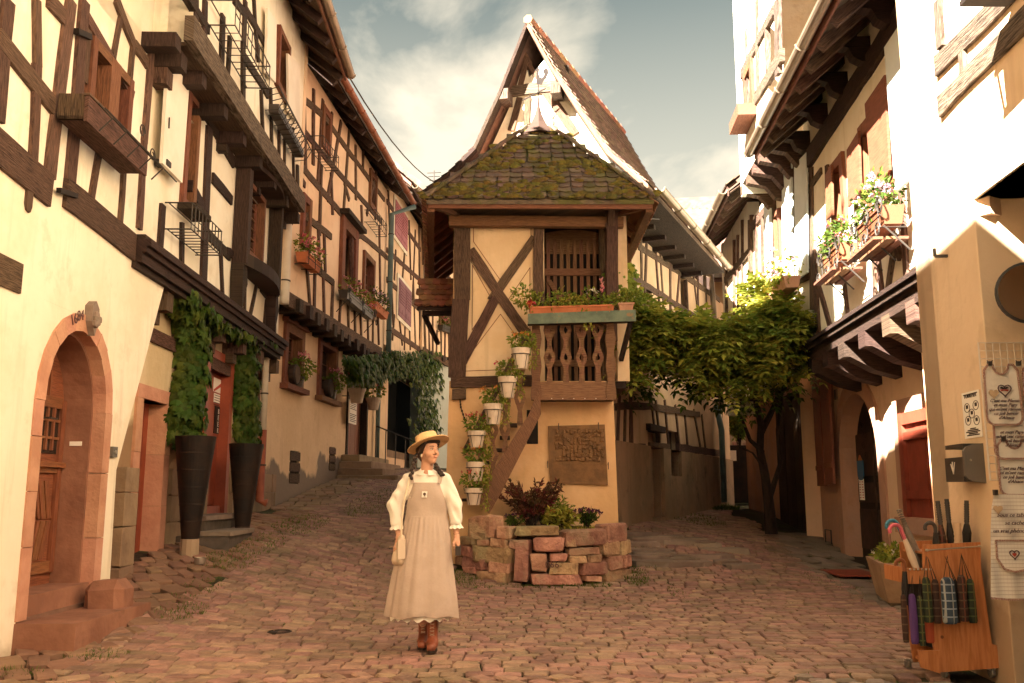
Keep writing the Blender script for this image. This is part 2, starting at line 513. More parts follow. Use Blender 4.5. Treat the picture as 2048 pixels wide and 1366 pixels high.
mat('red_paint', (0.30, 0.065, 0.03), 0.55, (0.24, 0.05, 0.025), 4, 5, 1.0, 0.003, 10, spec=0.4)
mat('shutter_red', (0.26, 0.05, 0.028), 0.55, (0.20, 0.04, 0.022), 4, 5, 1.0, 0.003, 10, spec=0.4)
mat('shutter_brown', (0.24, 0.085, 0.045), 0.6, (0.16, 0.055, 0.03), 5, 6, 1.0, 0.004, 8, 5, 'uv', (1, 12, 1), rnd=0.08)
mat('shutter_white', (0.80, 0.75, 0.66), 0.7, (0.72, 0.66, 0.56), 2, 5, 0.8, 0.002, 10)
mat('shutter_blue', (0.60, 0.66, 0.66), 0.7, (0.52, 0.58, 0.58), 2, 5, 0.8, 0.002, 10)
mat('shutter_pink', (0.42, 0.16, 0.19), 0.7, (0.34, 0.12, 0.15), 3, 5, 0.8, 0.002, 10)
mat('shutter_plum', (0.26, 0.12, 0.15), 0.7, (0.2, 0.09, 0.12), 3, 5, 0.8, 0.002, 10)
mat('sandstone_pink', (0.55, 0.30, 0.20), 0.85, (0.46, 0.23, 0.15), 3.5, 7, 0.9, 0.010, 22, rnd=0.06)
mat('sandstone_red', (0.30, 0.145, 0.095), 0.85, (0.22, 0.10, 0.065), 2.5, 6, 0.9, 0.010, 14, third=((0.20, 0.10, 0.06), 4, 0.62, 0.75))
mat('sandstone', (0.24, 0.145, 0.095), 0.9, (0.18, 0.105, 0.07), 2.5, 7, 0.9, 0.015, 12, rnd=0.15)
mat('block', (0.27, 0.19, 0.125), 0.9, (0.20, 0.135, 0.09), 2.0, 7, 0.9, 0.015, 12, rnd=0.14)
mat('planter_stone', (0.44, 0.26, 0.17), 0.9, (0.28, 0.15, 0.10), 6, 8, 0.9, 0.035, 18, rnd=0.30, third=((0.38, 0.28, 0.175), 2.2, 0.52, 0.64))
mat('step_dark', (0.11, 0.09, 0.075), 0.85, (0.07, 0.06, 0.05), 3, 6, 0.9, 0.010, 14, rnd=0.1)
mat('cobble', (0.310, 0.192, 0.143), 0.74, (0.215, 0.130, 0.098), 7.0, 7, 0.9, 0.014, 34, rnd=0.24, third=((0.13, 0.095, 0.06), 1.1, 0.50, 0.72), spec=0.4)
mat('cobble_round', (0.27, 0.22, 0.185), 0.8, (0.19, 0.145, 0.12), 5.0, 6, 0.9, 0.008, 30, rnd=0.25)
mat('slab_grey', (0.24, 0.19, 0.15), 0.9, (0.17, 0.13, 0.10), 2.0, 7, 0.9, 0.02, 8, rnd=0.15)
mat('ground', (0.034, 0.023, 0.015), 0.95, (0.035, 0.035, 0.014), 2.2, 6, 1.0, 0.02, 14, third=((0.05, 0.068, 0.016), 1.1, 0.52, 0.62))
mat('soil', (0.07, 0.045, 0.03), 1.0, (0.04, 0.028, 0.02), 12, 5, 1.0, 0.03, 30)
mat('roof_tile', (0.30, 0.135, 0.075), 0.85, (0.20, 0.095, 0.06), 6, 6, 0.9, 0.006, 20, rnd=0.22)
mat('roof_tile_brown', (0.17, 0.11, 0.078), 0.85, (0.11, 0.07, 0.05), 4, 6, 0.9, 0.006, 20, rnd=0.25)
mat('mossy_tile', (0.14, 0.095, 0.07), 0.9, (0.09, 0.062, 0.05), 9, 6, 0.9, 0.012, 26, rnd=0.25, third=((0.095, 0.08, 0.028), 2.4, 0.50, 0.60))
mat('moss', (0.135, 0.098, 0.018), 1.0, (0.08, 0.07, 0.016), 6, 5, 1.0, 0.02, 60, rnd=0.25)
mat('zinc', (0.34, 0.27, 0.20), 0.45, (0.26, 0.20, 0.15), 3, 5, 0.8, 0.0, metal=0.55)
mat('pipe_white', (0.66, 0.60, 0.50), 0.5, (0.56, 0.50, 0.41), 3, 5, 0.8)
mat('pipe_red', (0.30, 0.09, 0.05), 0.6, (0.22, 0.06, 0.035), 3, 5, 0.8)
mat('pipe_teal', (0.13, 0.20, 0.20), 0.55, (0.10, 0.14, 0.14), 3, 5, 0.8)
mat('copper', (0.30, 0.11, 0.06), 0.5, (0.22, 0.08, 0.045), 3, 5, 0.8, metal=0.3)
mat('iron', (0.035, 0.028, 0.024), 0.6, spec=0.4)
mat('iron_rust', (0.018, 0.011, 0.009), 0.7, (0.012, 0.008, 0.007), 20, 4, 1)
mat('black_paint', (0.012, 0.009, 0.008), 0.6, (0.024, 0.014, 0.010), 4, 6, 1, 0.004, 12, spec=0.2)
mat('barrel', (0.05, 0.028, 0.018), 0.6, (0.03, 0.018, 0.012), 8, 5, 1, 0.004, 12)
mat('dark_void', (0.012, 0.010, 0.009), 0.9)  # near-black colour stands in for unlit depth
mat('glass', (0.025, 0.022, 0.02), 0.08, spec=0.8)
mat('glass_pale', (0.55, 0.52, 0.46), 0.15, spec=0.8)
mat('terracotta', (0.50, 0.17, 0.075), 0.8, (0.42, 0.14, 0.06), 4, 5, 1, 0.002, 12)
mat('terracotta_pale', (0.52, 0.29, 0.19), 0.85, (0.42, 0.22, 0.14), 4, 5, 1, 0.004, 12)
mat('pot_white', (0.66, 0.55, 0.44), 0.7, (0.58, 0.46, 0.36), 4, 5, 1)
mat('green_board', (0.14, 0.18, 0.13), 0.8, (0.09, 0.12, 0.09), 5, 6, 1, 0.004, 12, third=((0.25, 0.15, 0.08), 9, 0.60, 0.66))
mat('concrete', (0.40, 0.27, 0.17), 0.9, (0.32, 0.21, 0.13), 3, 6, 1, 0.01, 20)
mat('plaque_bronze', (0.22, 0.115, 0.048), 0.6, (0.15, 0.08, 0.035), 8, 5, 1, 0.003, 30, metal=0.25)
mat('leaf', (0.14, 0.19, 0.028), 0.6, (0.22, 0.25, 0.04), 1.6, 4, 1.0, rnd=0.35, trans=0.35, spec=0.12)
mat('leaf_ivy', (0.045, 0.082, 0.012), 0.5, (0.075, 0.11, 0.018), 1.6, 4, 1.0, rnd=0.3, trans=0.28, spec=0.12)
mat('leaf_gold', (0.36, 0.34, 0.055), 0.6, (0.22, 0.25, 0.035), 1.6, 4, 1.0, rnd=0.35, trans=0.4, spec=0.12)
mat('leaf_red', (0.15, 0.045, 0.03), 0.6, (0.10, 0.06, 0.03), 6, 4, 1.0, rnd=0.35, trans=0.3, spec=0.12)
mat('grass', (0.075, 0.115, 0.02), 0.8, (0.11, 0.13, 0.03), 3, 4, 1.0, rnd=0.35, trans=0.3)
mat('petal_pink', (0.60, 0.16, 0.20), 0.7, (0.70, 0.30, 0.30), 8, 3, 1, rnd=0.25, trans=0.3)
mat('petal_red', (0.50, 0.045, 0.035), 0.7, rnd=0.3, trans=0.25)
mat('petal_lilac', (0.55, 0.38, 0.46), 0.7, rnd=0.25, trans=0.35)
mat('petal_purple', (0.09, 0.02, 0.06), 0.7, rnd=0.3, trans=0.2)
mat('petal_white', (0.75, 0.70, 0.62), 0.7, rnd=0.1, trans=0.3)
mat('petal_orange', (0.60, 0.24, 0.05), 0.7, rnd=0.2, trans=0.3)
mat('bark', (0.035, 0.022, 0.015), 0.95, (0.02, 0.013, 0.009), 8, 6, 1, 0.02, 20, 5, 'obj', (4, 4, 1))
mat('pine', (0.50, 0.20, 0.075), 0.55, (0.38, 0.135, 0.045), 5, 5, 1.0, 0.002, 8, 4, 'pos', (9, 9, 0.9), spec=0.4, third=((0.30, 0.10, 0.035), 2.0, 0.62, 0.72))
mat('metal_bright', (0.6, 0.56, 0.5), 0.3, metal=0.9)
mat('plastic_grey', (0.13, 0.115, 0.10), 0.5, spec=0.45)
mat('plastic_dark', (0.05, 0.04, 0.035), 0.45, spec=0.45)
mat('wire_white', (0.68, 0.60, 0.52), 0.5)
mat('paper', (0.86, 0.83, 0.77), 0.8)
mat('ink', (0.04, 0.03, 0.03), 0.8)
mat('ink_red', (0.45, 0.07, 0.05), 0.8)
mat('ink_brown', (0.12, 0.06, 0.06), 0.8)
mat('bib_cloth', (0.86, 0.80, 0.72), 0.95, (0.82, 0.74, 0.65), 5, 4, 1, 0.004, 25)
mat('bib_trim', (0.30, 0.13, 0.10), 0.95, (0.55, 0.40, 0.33), 160, 2, 1, low=0.48, high=0.52)
mat('wood_tag', (0.62, 0.44, 0.28), 0.8)
mat('blue_sign', (0.04, 0.13, 0.25), 0.5)
mat('mirror', (0.5, 0.45, 0.4), 0.05, metal=1.0)
mat('skin', (0.60, 0.33, 0.215), 0.5, (0.64, 0.35, 0.24), 30, 3, 0.6, spec=0.35)
mat('lips', (0.40, 0.12, 0.10), 0.45)
mat('hair', (0.018, 0.010, 0.008), 0.4, (0.035, 0.018, 0.012), 60, 4, 1, spec=0.5)
mat('eye_white', (0.7, 0.62, 0.55), 0.3)
mat('dress', (0.50, 0.405, 0.345), 0.92, (0.45, 0.36, 0.30), 6, 5, 0.8, 0.002, 60)
mat('blouse', (0.84, 0.80, 0.72), 0.9, (0.80, 0.75, 0.66), 6, 5, 0.8, 0.004, 22)
mat('straw', (0.72, 0.50, 0.26), 0.8, (0.62, 0.40, 0.19), 3, 3, 1.0, 0.002, 90, 3, 'pos', (1, 1, 14))
mat('hat_band', (0.22, 0.11, 0.05), 0.7)
mat('boot', (0.27, 0.075, 0.035), 0.45, (0.18, 0.05, 0.025), 9, 5, 1, 0.003, 30, spec=0.5)
mat('sole', (0.03, 0.02, 0.015), 0.6)
mat('bag', (0.62, 0.50, 0.38), 0.5, (0.56, 0.44, 0.32), 9, 4, 1, spec=0.4)
mat('rope_cream', (0.7, 0.6, 0.45), 0.8)
def tartan(key, base, c1, c2, s=28):
 m = mat(key, base, 0.75)
 nt = m.node_tree; b = nt.nodes['Principled BSDF']; L = nt.links.new
 g = nt.nodes.new('ShaderNodeNewGeometry')
 prev = None
 for ax, c, sc in (((0.8, 0.3, 0), c1, s), ((0, 0, 1), c2, s*.7)):
  dp = nt.nodes.new('ShaderNodeVectorMath'); dp.operation = 'DOT_PRODUCT'; dp.inputs[1].default_value = ax
  L(g.outputs['Position'], dp.inputs[0])
  mu = nt.nodes.new('ShaderNodeMath'); mu.operation = 'MULTIPLY'; mu.inputs[1].default_value = sc; L(dp.outputs['Value'], mu.inputs[0])
  fr = nt.nodes.new('ShaderNodeMath'); fr.operation = 'FRACT'; L(mu.outputs[0], fr.inputs[0])
  gt = nt.nodes.new('ShaderNodeMath'); gt.operation = 'GREATER_THAN'; gt.inputs[1].default_value = 0.82; L(fr.outputs[0], gt.inputs[0])
  mx = nt.nodes.new('ShaderNodeMix'); mx.data_type = 'RGBA'; mx.inputs[7].default_value = (*c, 1)
  if prev is None: mx.inputs[6].default_value = (*base, 1)
  else: L(prev, mx.inputs[6])
  L(gt.outputs[0], mx.inputs[0]); prev = mx.outputs[2]
 L(prev, b.inputs['Base Color'])
 return m
tartan('tartan_green', (0.028, 0.035, 0.02), (0.12, 0.10, 0.03), (0.09, 0.11, 0.04))
tartan('tartan_blue', (0.04, 0.06, 0.09), (0.30, 0.30, 0.28), (0.26, 0.30, 0.34))
tartan('tartan_brown', (0.045, 0.022, 0.016), (0.16, 0.05, 0.03), (0.10, 0.06, 0.04))
tartan('bib_stripe', (0.86, 0.79, 0.71), (0.80, 0.72, 0.64), (0.62, 0.52, 0.45), 60)
mat('cloth_purple', (0.09, 0.04, 0.16), 0.6)
mat('cloth_red', (0.36, 0.07, 0.03), 0.6)
mat('cloth_black', (0.02, 0.016, 0.014), 0.6)
mat('handle_pink', (0.55, 0.12, 0.16), 0.4)
mat('handle_blue', (0.05, 0.18, 0.26), 0.4)
mat('handle_wood', (0.20, 0.07, 0.03), 0.5)
MT, MTD, MTG = MAT['timber'], MAT['timber_dark'], MAT['timber_grey']
# ------------------------------------------------------------------ facade planes
FL1 = Fac(0, 6.65, 975, -1)          # left house, upper wall and cream ground floor
FL1r = FL1.off(-0.32)                # its set-back ground floor wall
FL2 = Fac(555, 15.4, 1155, -1)       # peach house upper wall
FL2g = FL2.off(-0.38)
FR0 = Fac(1850, 7.2, 1158, 1)        # pale house on the right
FR1 = Fac(1850, 9.4, 1158, 1)        # jettied house on the right
FR1g = FR1.off(-0.62)
FR2t = FR1.off(0.55)                 # its tall neighbour's top storey
FC = Fac(o=(0, 12.9, 0), d=(1, 0, 0), n=(0, -1, 0))      # tower front
_a = atan((1850-CX)/F*CP)
FCR = Fac(o=(1.72, 14.75, 0), d=(sin(_a), cos(_a), 0), n=(cos(_a), -sin(_a), 0))   # long side wall on the right lane

# ------------------------------------------------------------------ terrain
def zat(px, py, y):
 return at_y(px, py, y).z
CP_ = []
def cp(x, y, z): CP_.append((x, y, z))
for x in (-3.7, -1.5, 1, 3.2): cp(x, -9, -0.25); cp(x, 0, 0.0)
cp(-3.7, 6.4, 0.0); cp(-3.75, 8.5, .17); cp(-3.85, 10.6, .50); cp(-3.95, 13.0, .76); cp(-4.1, 16.5, .98)
cp(-2.2, 8, .02); cp(-2.2, 11, .22); cp(-2.0, 14.5, .66); cp(-1.9, 18, 1.10); cp(-1.7, 21, 1.50); cp(-1.2, 25, 1.85)
for px, py in ((600, 985), (687, 950), (745, 935)):
 s_, z_ = FL2g.hit(px, py); p_ = FL2g.W(s_, 0); cp(p_.x, p_.y, z_)
cp(-1.2, 12.6, .22); cp(-.7, 6.9, 0); cp(-.6, 10, .0); cp(.4, 11.4, .0); cp(1.6, 11.9, .03); cp(0.5, 8, 0)
cp(3.2, 7.2, 0); cp(3.0, 5.5, 0); cp(3.9, 9.4, .0); cp(2.5, 10, .0); cp(4.7, 12, .06); cp(5.0, 13.6, .13)
cp(2.9, 12.4, .12); cp(2.5, 13.9, .42); cp(1.8, 14.6, .64); cp(3.4, 16.8, .62); cp(4.3, 15.3, .48); cp(4.2, 20, .80); cp(5.0, 24, .92); cp(6.2, 29, 1.0)
cp(-9, 4, 0); cp(-9, 15, .9); cp(-8, 26, 1.6); cp(8.5, 4, 0); cp(9, 13, .2); cp(10, 24, .9); cp(0.2, 16, .8); cp(0.5, 22, 1.2); cp(1, 29, 1.5)
_P = np.array(CP_)
def _U(r2): return np.where(r2 > 0, r2*np.log(np.maximum(r2, 1e-9))*.5, 0)
_n_ = len(_P)
_K = _U((_P[:, None, 0]-_P[None, :, 0])**2 + (_P[:, None, 1]-_P[None, :, 1])**2) + np.eye(_n_)*0.35
_Q = np.c_[np.ones(_n_), _P[:, :2]]
_A = np.block([[_K, _Q], [_Q.T, np.zeros((3, 3))]])
_w = np.linalg.solve(_A, np.r_[_P[:, 2], 0, 0, 0])
def gz(x, y):
 x = np.clip(np.asarray(x, float), -7, 9); y = np.clip(np.asarray(y, float), -8, 30)
 r2 = (x[..., None]-_P[:, 0])**2 + (y[..., None]-_P[:, 1])**2
 return _U(r2) @ _w[:_n_] + _w[_n_] + _w[_n_+1]*x + _w[_n_+2]*y
def g1(x, y): return float(gz(np.array(x), np.array(y)))

def build_ground():
 xs = np.unique(np.r_[np.linspace(-400, -12, 12), np.arange(-12, 14, .35), np.linspace(14, 400, 12)])
 ys = np.unique(np.r_[np.linspace(-200, -12, 8), np.arange(-12, 34, .35), np.linspace(34, 900, 14)])
 X, Y = np.meshgrid(xs, ys)
 Z = gz(X, Y) - 0.035
 mb = MB()
 mb.v = list(zip(X.ravel().tolist(), Y.ravel().tolist(), Z.ravel().tolist()))
 nx = len(xs)
 for j in range(len(ys)-1):
  for i in range(nx-1):
   a = j*nx+i
   mb.f.append([a, a+1, a+nx+1, a+nx]); mb.uv.append(None)
 return mb.build('ground', MAT['ground'], smooth=True, origin=(0, 0, 0), kind='structure')
ground = build_ground()

# ------------------------------------------------------------------ cobbles
def cob_mesh(l, w, h=.055, r=.011):
 """a worn setting stone: chamfered top, a little skewed"""
 j = lambda: jit(.008)
 q = [(-l/2+j(), -w/2+j()), (l/2+j(), -w/2+j()), (l/2+j(), w/2+j()), (-l/2+j(), w/2+j())]
 vs = [(x, y, -h) for x, y in q] + [(x, y, -r*.8) for x, y in q] + [(x*(1-2*r/l), y*(1-2.4*r/w), jit(.004)) for x, y in q]
 fs = []
 for k in range(4):
  k2 = (k+1) % 4
  fs += [(k, k2, k2+4, k+4), (k+4, k2+4, k2+8, k+8)]
 fs.append((8, 9, 10, 11))
 return vs, fs

def blocked(x, y):
 if ((x-.46)/1.22)**2 + ((y-12.9)/1.10)**2 < 1: return True       # the round planter
 if y > 12.8 and -1.05 < x < 1.75: return True
 if y > 14.6 and x > 1.4 and (Vector((x, y, 0))-FCR.o).dot(FCR.n) < .02: return True
 if y > 14.5 and -1.05 < x < 1.9: return True
 return False
road = thing('cobbled_street', None, None); road['kind'] = 'structure'
cobs = []
rr = random.Random(3)
y = 4.2
row = 0
while y < 23.5:
 w = rr.uniform(.112, .142) * (1 + max(0, y-14)*.03)
 x = -4.6 + rr.uniform(0, .2)
 while x < 5.3 + max(0, (y-15)*.25):
  l = rr.uniform(.115, .20) * (1 + max(0, y-14)*.03)
  if rr.random() < .06: l = .095
  xc = x + l/2
  yc = y + w/2 + .05*sin(xc*1.1+.6) + .10*sin(y*.35)*xc*.15 + (-.06*xc if xc < 0 else .03*xc)
  x += l + rr.uniform(.012, .022)
  dl = (Vector((xc, yc, 0))-FL1.o).dot(FL1.n)
  dl2 = (Vector((xc, yc, 0))-FL2g.o).dot(FL2g.n)
  if yc < 15.2 and dl < .55 + .12*sin(yc*1.4): continue
  if yc >= 15.2 and dl2 < .75: continue
  dr = (Vector((xc, yc, 0))-FR1g.o).dot(FR1g.n)
  if yc > 7.3 and dr < .85 + .1*sin(yc*2): continue
  dr0 = (Vector((xc, yc, 0))-FR0.o).dot(FR0.n)
  if dr0 < .25 and yc < 7.3: continue
  if yc < 6.55 - .35*(xc-1.9) and xc > 1.9 and yc < 6.2: continue
  if blocked(xc, yc): continue
  if yc > 22 and xc > -3.5 and xc < 0 and rr.random() < .0: continue
  cobs.append((xc, yc, l+.002, w-.004))
 y += w + .010
 row += 1
def slope_rot(x, y, extra=0):
 e = .15
 dx = (g1(x+e, y)-g1(x-e, y))/(2*e); dy = (g1(x, y+e)-g1(x, y-e))/(2*e)
 n = Vector((-dx, -dy, 1)).normalized()
 return n.to_track_quat('Z', 'Y').to_matrix().to_4x4() @ Matrix.Rotation(extra, 4, 'Z')
def in_view(x, y):
 return y > 4.9 and abs(x/y) < .60
vis = sorted([c for c in cobs if in_view(c[0], c[1])], key=lambda c: c[1])
near, far = vis[:300], vis[300:] + [c for c in cobs if not in_view(c[0], c[1])]
protos = []
for k in range(12):
 vs, fs = cob_mesh(.18, .115)
 me = bpy.data.meshes.new('cobble'); me.from_pydata(vs, [], fs); me.materials.append(MAT['cobble']); protos.append(me)
for (x, y, l, w) in near:
 M = Matrix.Translation((x, y, g1(x, y)+jit(.003))) @ slope_rot(x, y, jit(.06)) @ Matrix.Rotation(jit(.022), 4, 'X') @ Matrix.Rotation(jit(.02), 4, 'Y') @ Matrix.Diagonal((l/.18, w/.115, 1, 1))
 place(protos[rr.randrange(12)], 'cobble', M, road)
mb = MB()
fx = np.array([c[0] for c in far]); fy = np.array([c[1] for c in far])
fz = gz(fx, fy); ex = (gz(fx+.15, fy)-gz(fx-.15, fy))/.3; ey = (gz(fx, fy+.15)-gz(fx, fy-.15))/.3
for i, (x, y, l, w) in enumerate(far):
 vs, fs = cob_mesh(l, w)
 a = jit(.07); ca, sa = cos(a), sin(a); dz = jit(.003); tx = jit(.015)
 out = []
 for p in vs:
  qx = p[0]*ca-p[1]*sa; qy = p[0]*sa+p[1]*ca
  out.append((x+qx, y+qy, fz[i]+dz+p[2]+ex[i]*qx+ey[i]*qy+tx*qy))
 mb.add(out, fs)
mb.build('cobble_field', MAT['cobble'], road, kind='stuff')

def stone(mb, c, ax, ay, az, ch=.2, jj=.06):
 """a rough rounded block: 24 vertices; c centre, ax ay az half vectors"""
 c = Vector(c); A = (Vector(ax), Vector(ay), Vector(az)); vs = []; idx = {}
 for sx in (-1, 1):
  for sy in (-1, 1):
   for sz in (-1, 1):
    for k in range(3):
     q = [sx, sy, sz]
     for m_ in range(3):
      if m_ != k: q[m_] *= (1-ch)
     idx[(sx, sy, sz, k)] = len(vs)
     vs.append(c + A[0]*(q[0]+jit(jj)) + A[1]*(q[1]+jit(jj)) + A[2]*(q[2]+jit(jj)))
 fs = []
 for k in range(3):
  i, j = (k+1) % 3, (k+2) % 3
  for s_ in (-1, 1):
   f = []
   for (a, b) in ((-1, -1), (1, -1), (1, 1), (-1, 1)):
    q = [0, 0, 0]; q[k] = s_; q[i] = a; q[j] = b
    f.append(idx[(q[0], q[1], q[2], k)])
   fs.append(f if s_ > 0 else f[::-1])
 for k in range(3):
  i, j = (k+1) % 3, (k+2) % 3
  for a in (-1, 1):
   for b in (-1, 1):
    q0 = [0, 0, 0]; q0[k] = -1; q0[i] = a; q0[j] = b
    q1 = list(q0); q1[k] = 1
    f = [idx[(*q0, i)], idx[(*q1, i)], idx[(*q1, j)], idx[(*q0, j)]]
    fs.append(f if a*b > 0 else f[::-1])
 for key in [(a, b, d) for a in (-1, 1) for b in (-1, 1) for d in (-1, 1)]:
  f = [idx[(*key, 0)], idx[(*key, 1)], idx[(*key, 2)]]
  fs.append(f if key[0]*key[1]*key[2] > 0 else f[::-1])
 mb.add(vs, fs)

# rough edge stones along the walls (parts of the footway)
def edge_stones(name, fac, s0, s1, o0, o1, size, m, seed):
 r = random.Random(seed); par = thing(name, None, None); par['kind'] = 'structure'
 s = s0
 n = 0
 while s < s1:
  l = r.uniform(.8, 1.3)*size
  o = o0
  while o < o1 - .05:
   w = min(r.uniform(.6, 1.0)*size, o1-o+.05)
   p = fac.W(s+l/2+r.uniform(-.03, .03), 0, o+w/2)
   z = g1(p.x, p.y)
   mb = MB()
   M = slope_rot(p.x, p.y, atan2(-fac.d.x, fac.d.y)+r.uniform(-.15, .15))
   ax = M.to_3x3() @ Vector((w/2-.01, 0, 0)); ay = M.to_3x3() @ Vector((0, l/2-.012, 0)); az = M.to_3x3() @ Vector((0, 0, .05))
   stone(mb, (p.x, p.y, z-.045+r.uniform(-.006, .008)), ax, ay, az, .22, .07)
   mb.build('paving_stone', m, par)
   n += 1
   o += w
  s += l
 return par
edge_stones('footway', FL1, -1.2, 9.0, .03, .62, .27, MAT['sandstone'], 5)
edge_stones('footway', FL1r, 2.2, 8.2, .02, .33, .24, MAT['sandstone'], 15)
edge_stones('footway', FL2g, 0.5, 6.6, .03, .80, .30, MAT['block'], 6)
edge_stones('footway', FR1g, -2.3, 6.5, .02, .92, .52, MAT['slab_grey'], 8)
# round river stones at the lower right corner
par = thing('pebble_gutter', None, None); par['kind'] = 'structure'
r = random.Random(21)
for k in range(150):
 x = r.uniform(1.75, 3.3); y_ = r.uniform(4.9, 6.25) - .0
 if y_ > 6.2 - .35*(x-1.9): continue
 M = Matrix.Rotation(r.uniform(-.4, .4), 3, 'Z')
 mb = MB(); a = r.uniform(.05, .085); b = r.uniform(.035, .055)
 stone(mb, (x, y_, g1(x, y_)-.012+r.uniform(-.008, .01)), M @ Vector((a, 0, 0)), M @ Vector((0, b, 0)), (0, 0, .03), .42, .08)
 mb.build('pebble', MAT['cobble_round'], par, smooth=False)
# manhole and slab in the cobbles
mb = MB(); mb.lathe((-2.0, 8.05, g1(-2.0, 8.05)-.02), [(.105, 0), (.105, .024), (.09, .03), (.088, .022)], 20)
mb.build('manhole_cover', MAT['iron_rust'], label='small round iron cover set among the cobbles left of the woman', category='manhole cover') if False else tag(mb.build('manhole_cover', MAT['iron_rust']), 'small round iron cover set among the cobbles left of the woman', 'manhole cover')
# ledges of rock behind the planter on the right
par = thing('rock_ledge', None, None); par['kind'] = 'structure'
r = random.Random(4)
for k in range(26):
 t = r.random(); x = 1.75 + r.random()*1.5; y_ = 12.9 + r.random()*1.5
 z = g1(x, y_)
 mb = MB(); stone(mb, (x, y_, z-.02), (r.uniform(.18, .42), r.uniform(-.05, .05), 0), (0, r.uniform(.10, .2), 0), (0, 0, .055), .2, .12)
 mb.build('rock_slab', MAT['slab_grey'], par)
# ================================================================== HOUSE A + B on the left
HA = thing('timbered_house', 'cream half-timbered house on the left with arched stone doorway and overhanging upper storey', 'house', (-3.8, 8, 0))
def arch_pts(sc, hw, zs, rise, n=16):
 return [(sc + hw*cos(pi - pi*i/n), zs + rise*sin(pi*i/n)) for i in range(n+1)]
# ---- arched door in the cream ground floor
sA0, zA = FL1.hit(50, 1000); sA1, _ = FL1.hit(216, 900)
sdc = (sA0+sA1)/2; shw = (sA1-sA0)/2
ztop = FL1.hit(165, 628)[1]; zsill = FL1.hit(50, 1200)[1]
zspr = ztop - shw*1.12
rise = ztop - zspr
iw = shw - .15
hole = (sdc-shw+.02, sdc+shw-.02, -0.4, ztop-.02)
sB0 = FL1.hit(262, 900)[0]
z_sill = FL1.hit(275, 490)[1]; z_sill2 = z_sill
wall(HA, 'wall', FL1, -22, FL1.hit(231, 940)[0], -1.0, z_sill, [hole], MAT['plaster_cream'], th=.45)
# wedge of the wall that leans back towards the top
mb = MB()
pA = FL1.hit(231, 940); pB = FL1.hit(335, 548)
prism(mb, FL1, [(pA[0], -1.0), (pA[0]+.10, -1.0), (pA[0]+.02, pA[1]), (pB[0], pB[1]), (pB[0], z_sill), (pA[0], z_sill)], -.5, -.0)
mb.build('wall', MAT['plaster_cream'], HA)
mb = MB()      # plaster spandrels between the square opening and the arch
for sg in (-1, 1):
 pts = [(sdc+sg*shw, zspr)] + [(sdc+sg*(shw-.01)*cos(pi/2*i/8), zspr+(rise-.01)*sin(pi/2*i/8)) for i in range(9)] + [(sdc, ztop+.01), (sdc+sg*(shw+.01), ztop+.01)]
 prism(mb, FL1, pts, -.44, -.002)
mb.build('spandrel', MAT['plaster_cream'], HA)
# stone surround: jamb stones and voussoirs, each a part
outer = arch_pts(sdc, shw, zspr, rise, 12); inner = arch_pts(sdc, iw, zspr, rise-.15, 12)
for i in range(12):
 mb = MB(); prism(mb, FL1, [outer[i], outer[i+1], inner[i+1], inner[i]], -.12, .016+jit(.003)); mb.build('arch_stone', MAT['sandstone_pink'], HA)
for sg in (-1, 1):
 z = zsill-.15
 while z < zspr-.01:
  z2 = min(zspr, z+RND.uniform(.4, .65))
  if zspr - z2 < .15: z2 = zspr
  mb = MB(); fbox(mb, FL1, *sorted((sdc+sg*shw, sdc+sg*iw)), z+.003, z2-.003, -.12, .016+jit(.003)); mb.build('arch_stone', MAT['sandstone_pink'], HA)
  z = z2
# red inner reveal
inner2 = arch_pts(sdc, iw-.03, zspr, rise-.18, 16); inn1 = arch_pts(sdc, iw+.01, zspr, rise-.14, 16)
mb = MB()
pp = [(sdc-iw-.01, -.3)] + inn1 + [(sdc+iw+.01, -.3)]; qq = [(sdc-iw+.03, -.3)] + inner2 + [(sdc+iw-.03, -.3)]
for i in range(len(pp)-1):
 prism(mb, FL1, [pp[i], pp[i+1], qq[i+1], qq[i]], -.42, -.10)
mb.build('reveal', MAT['sandstone_red'], HA)
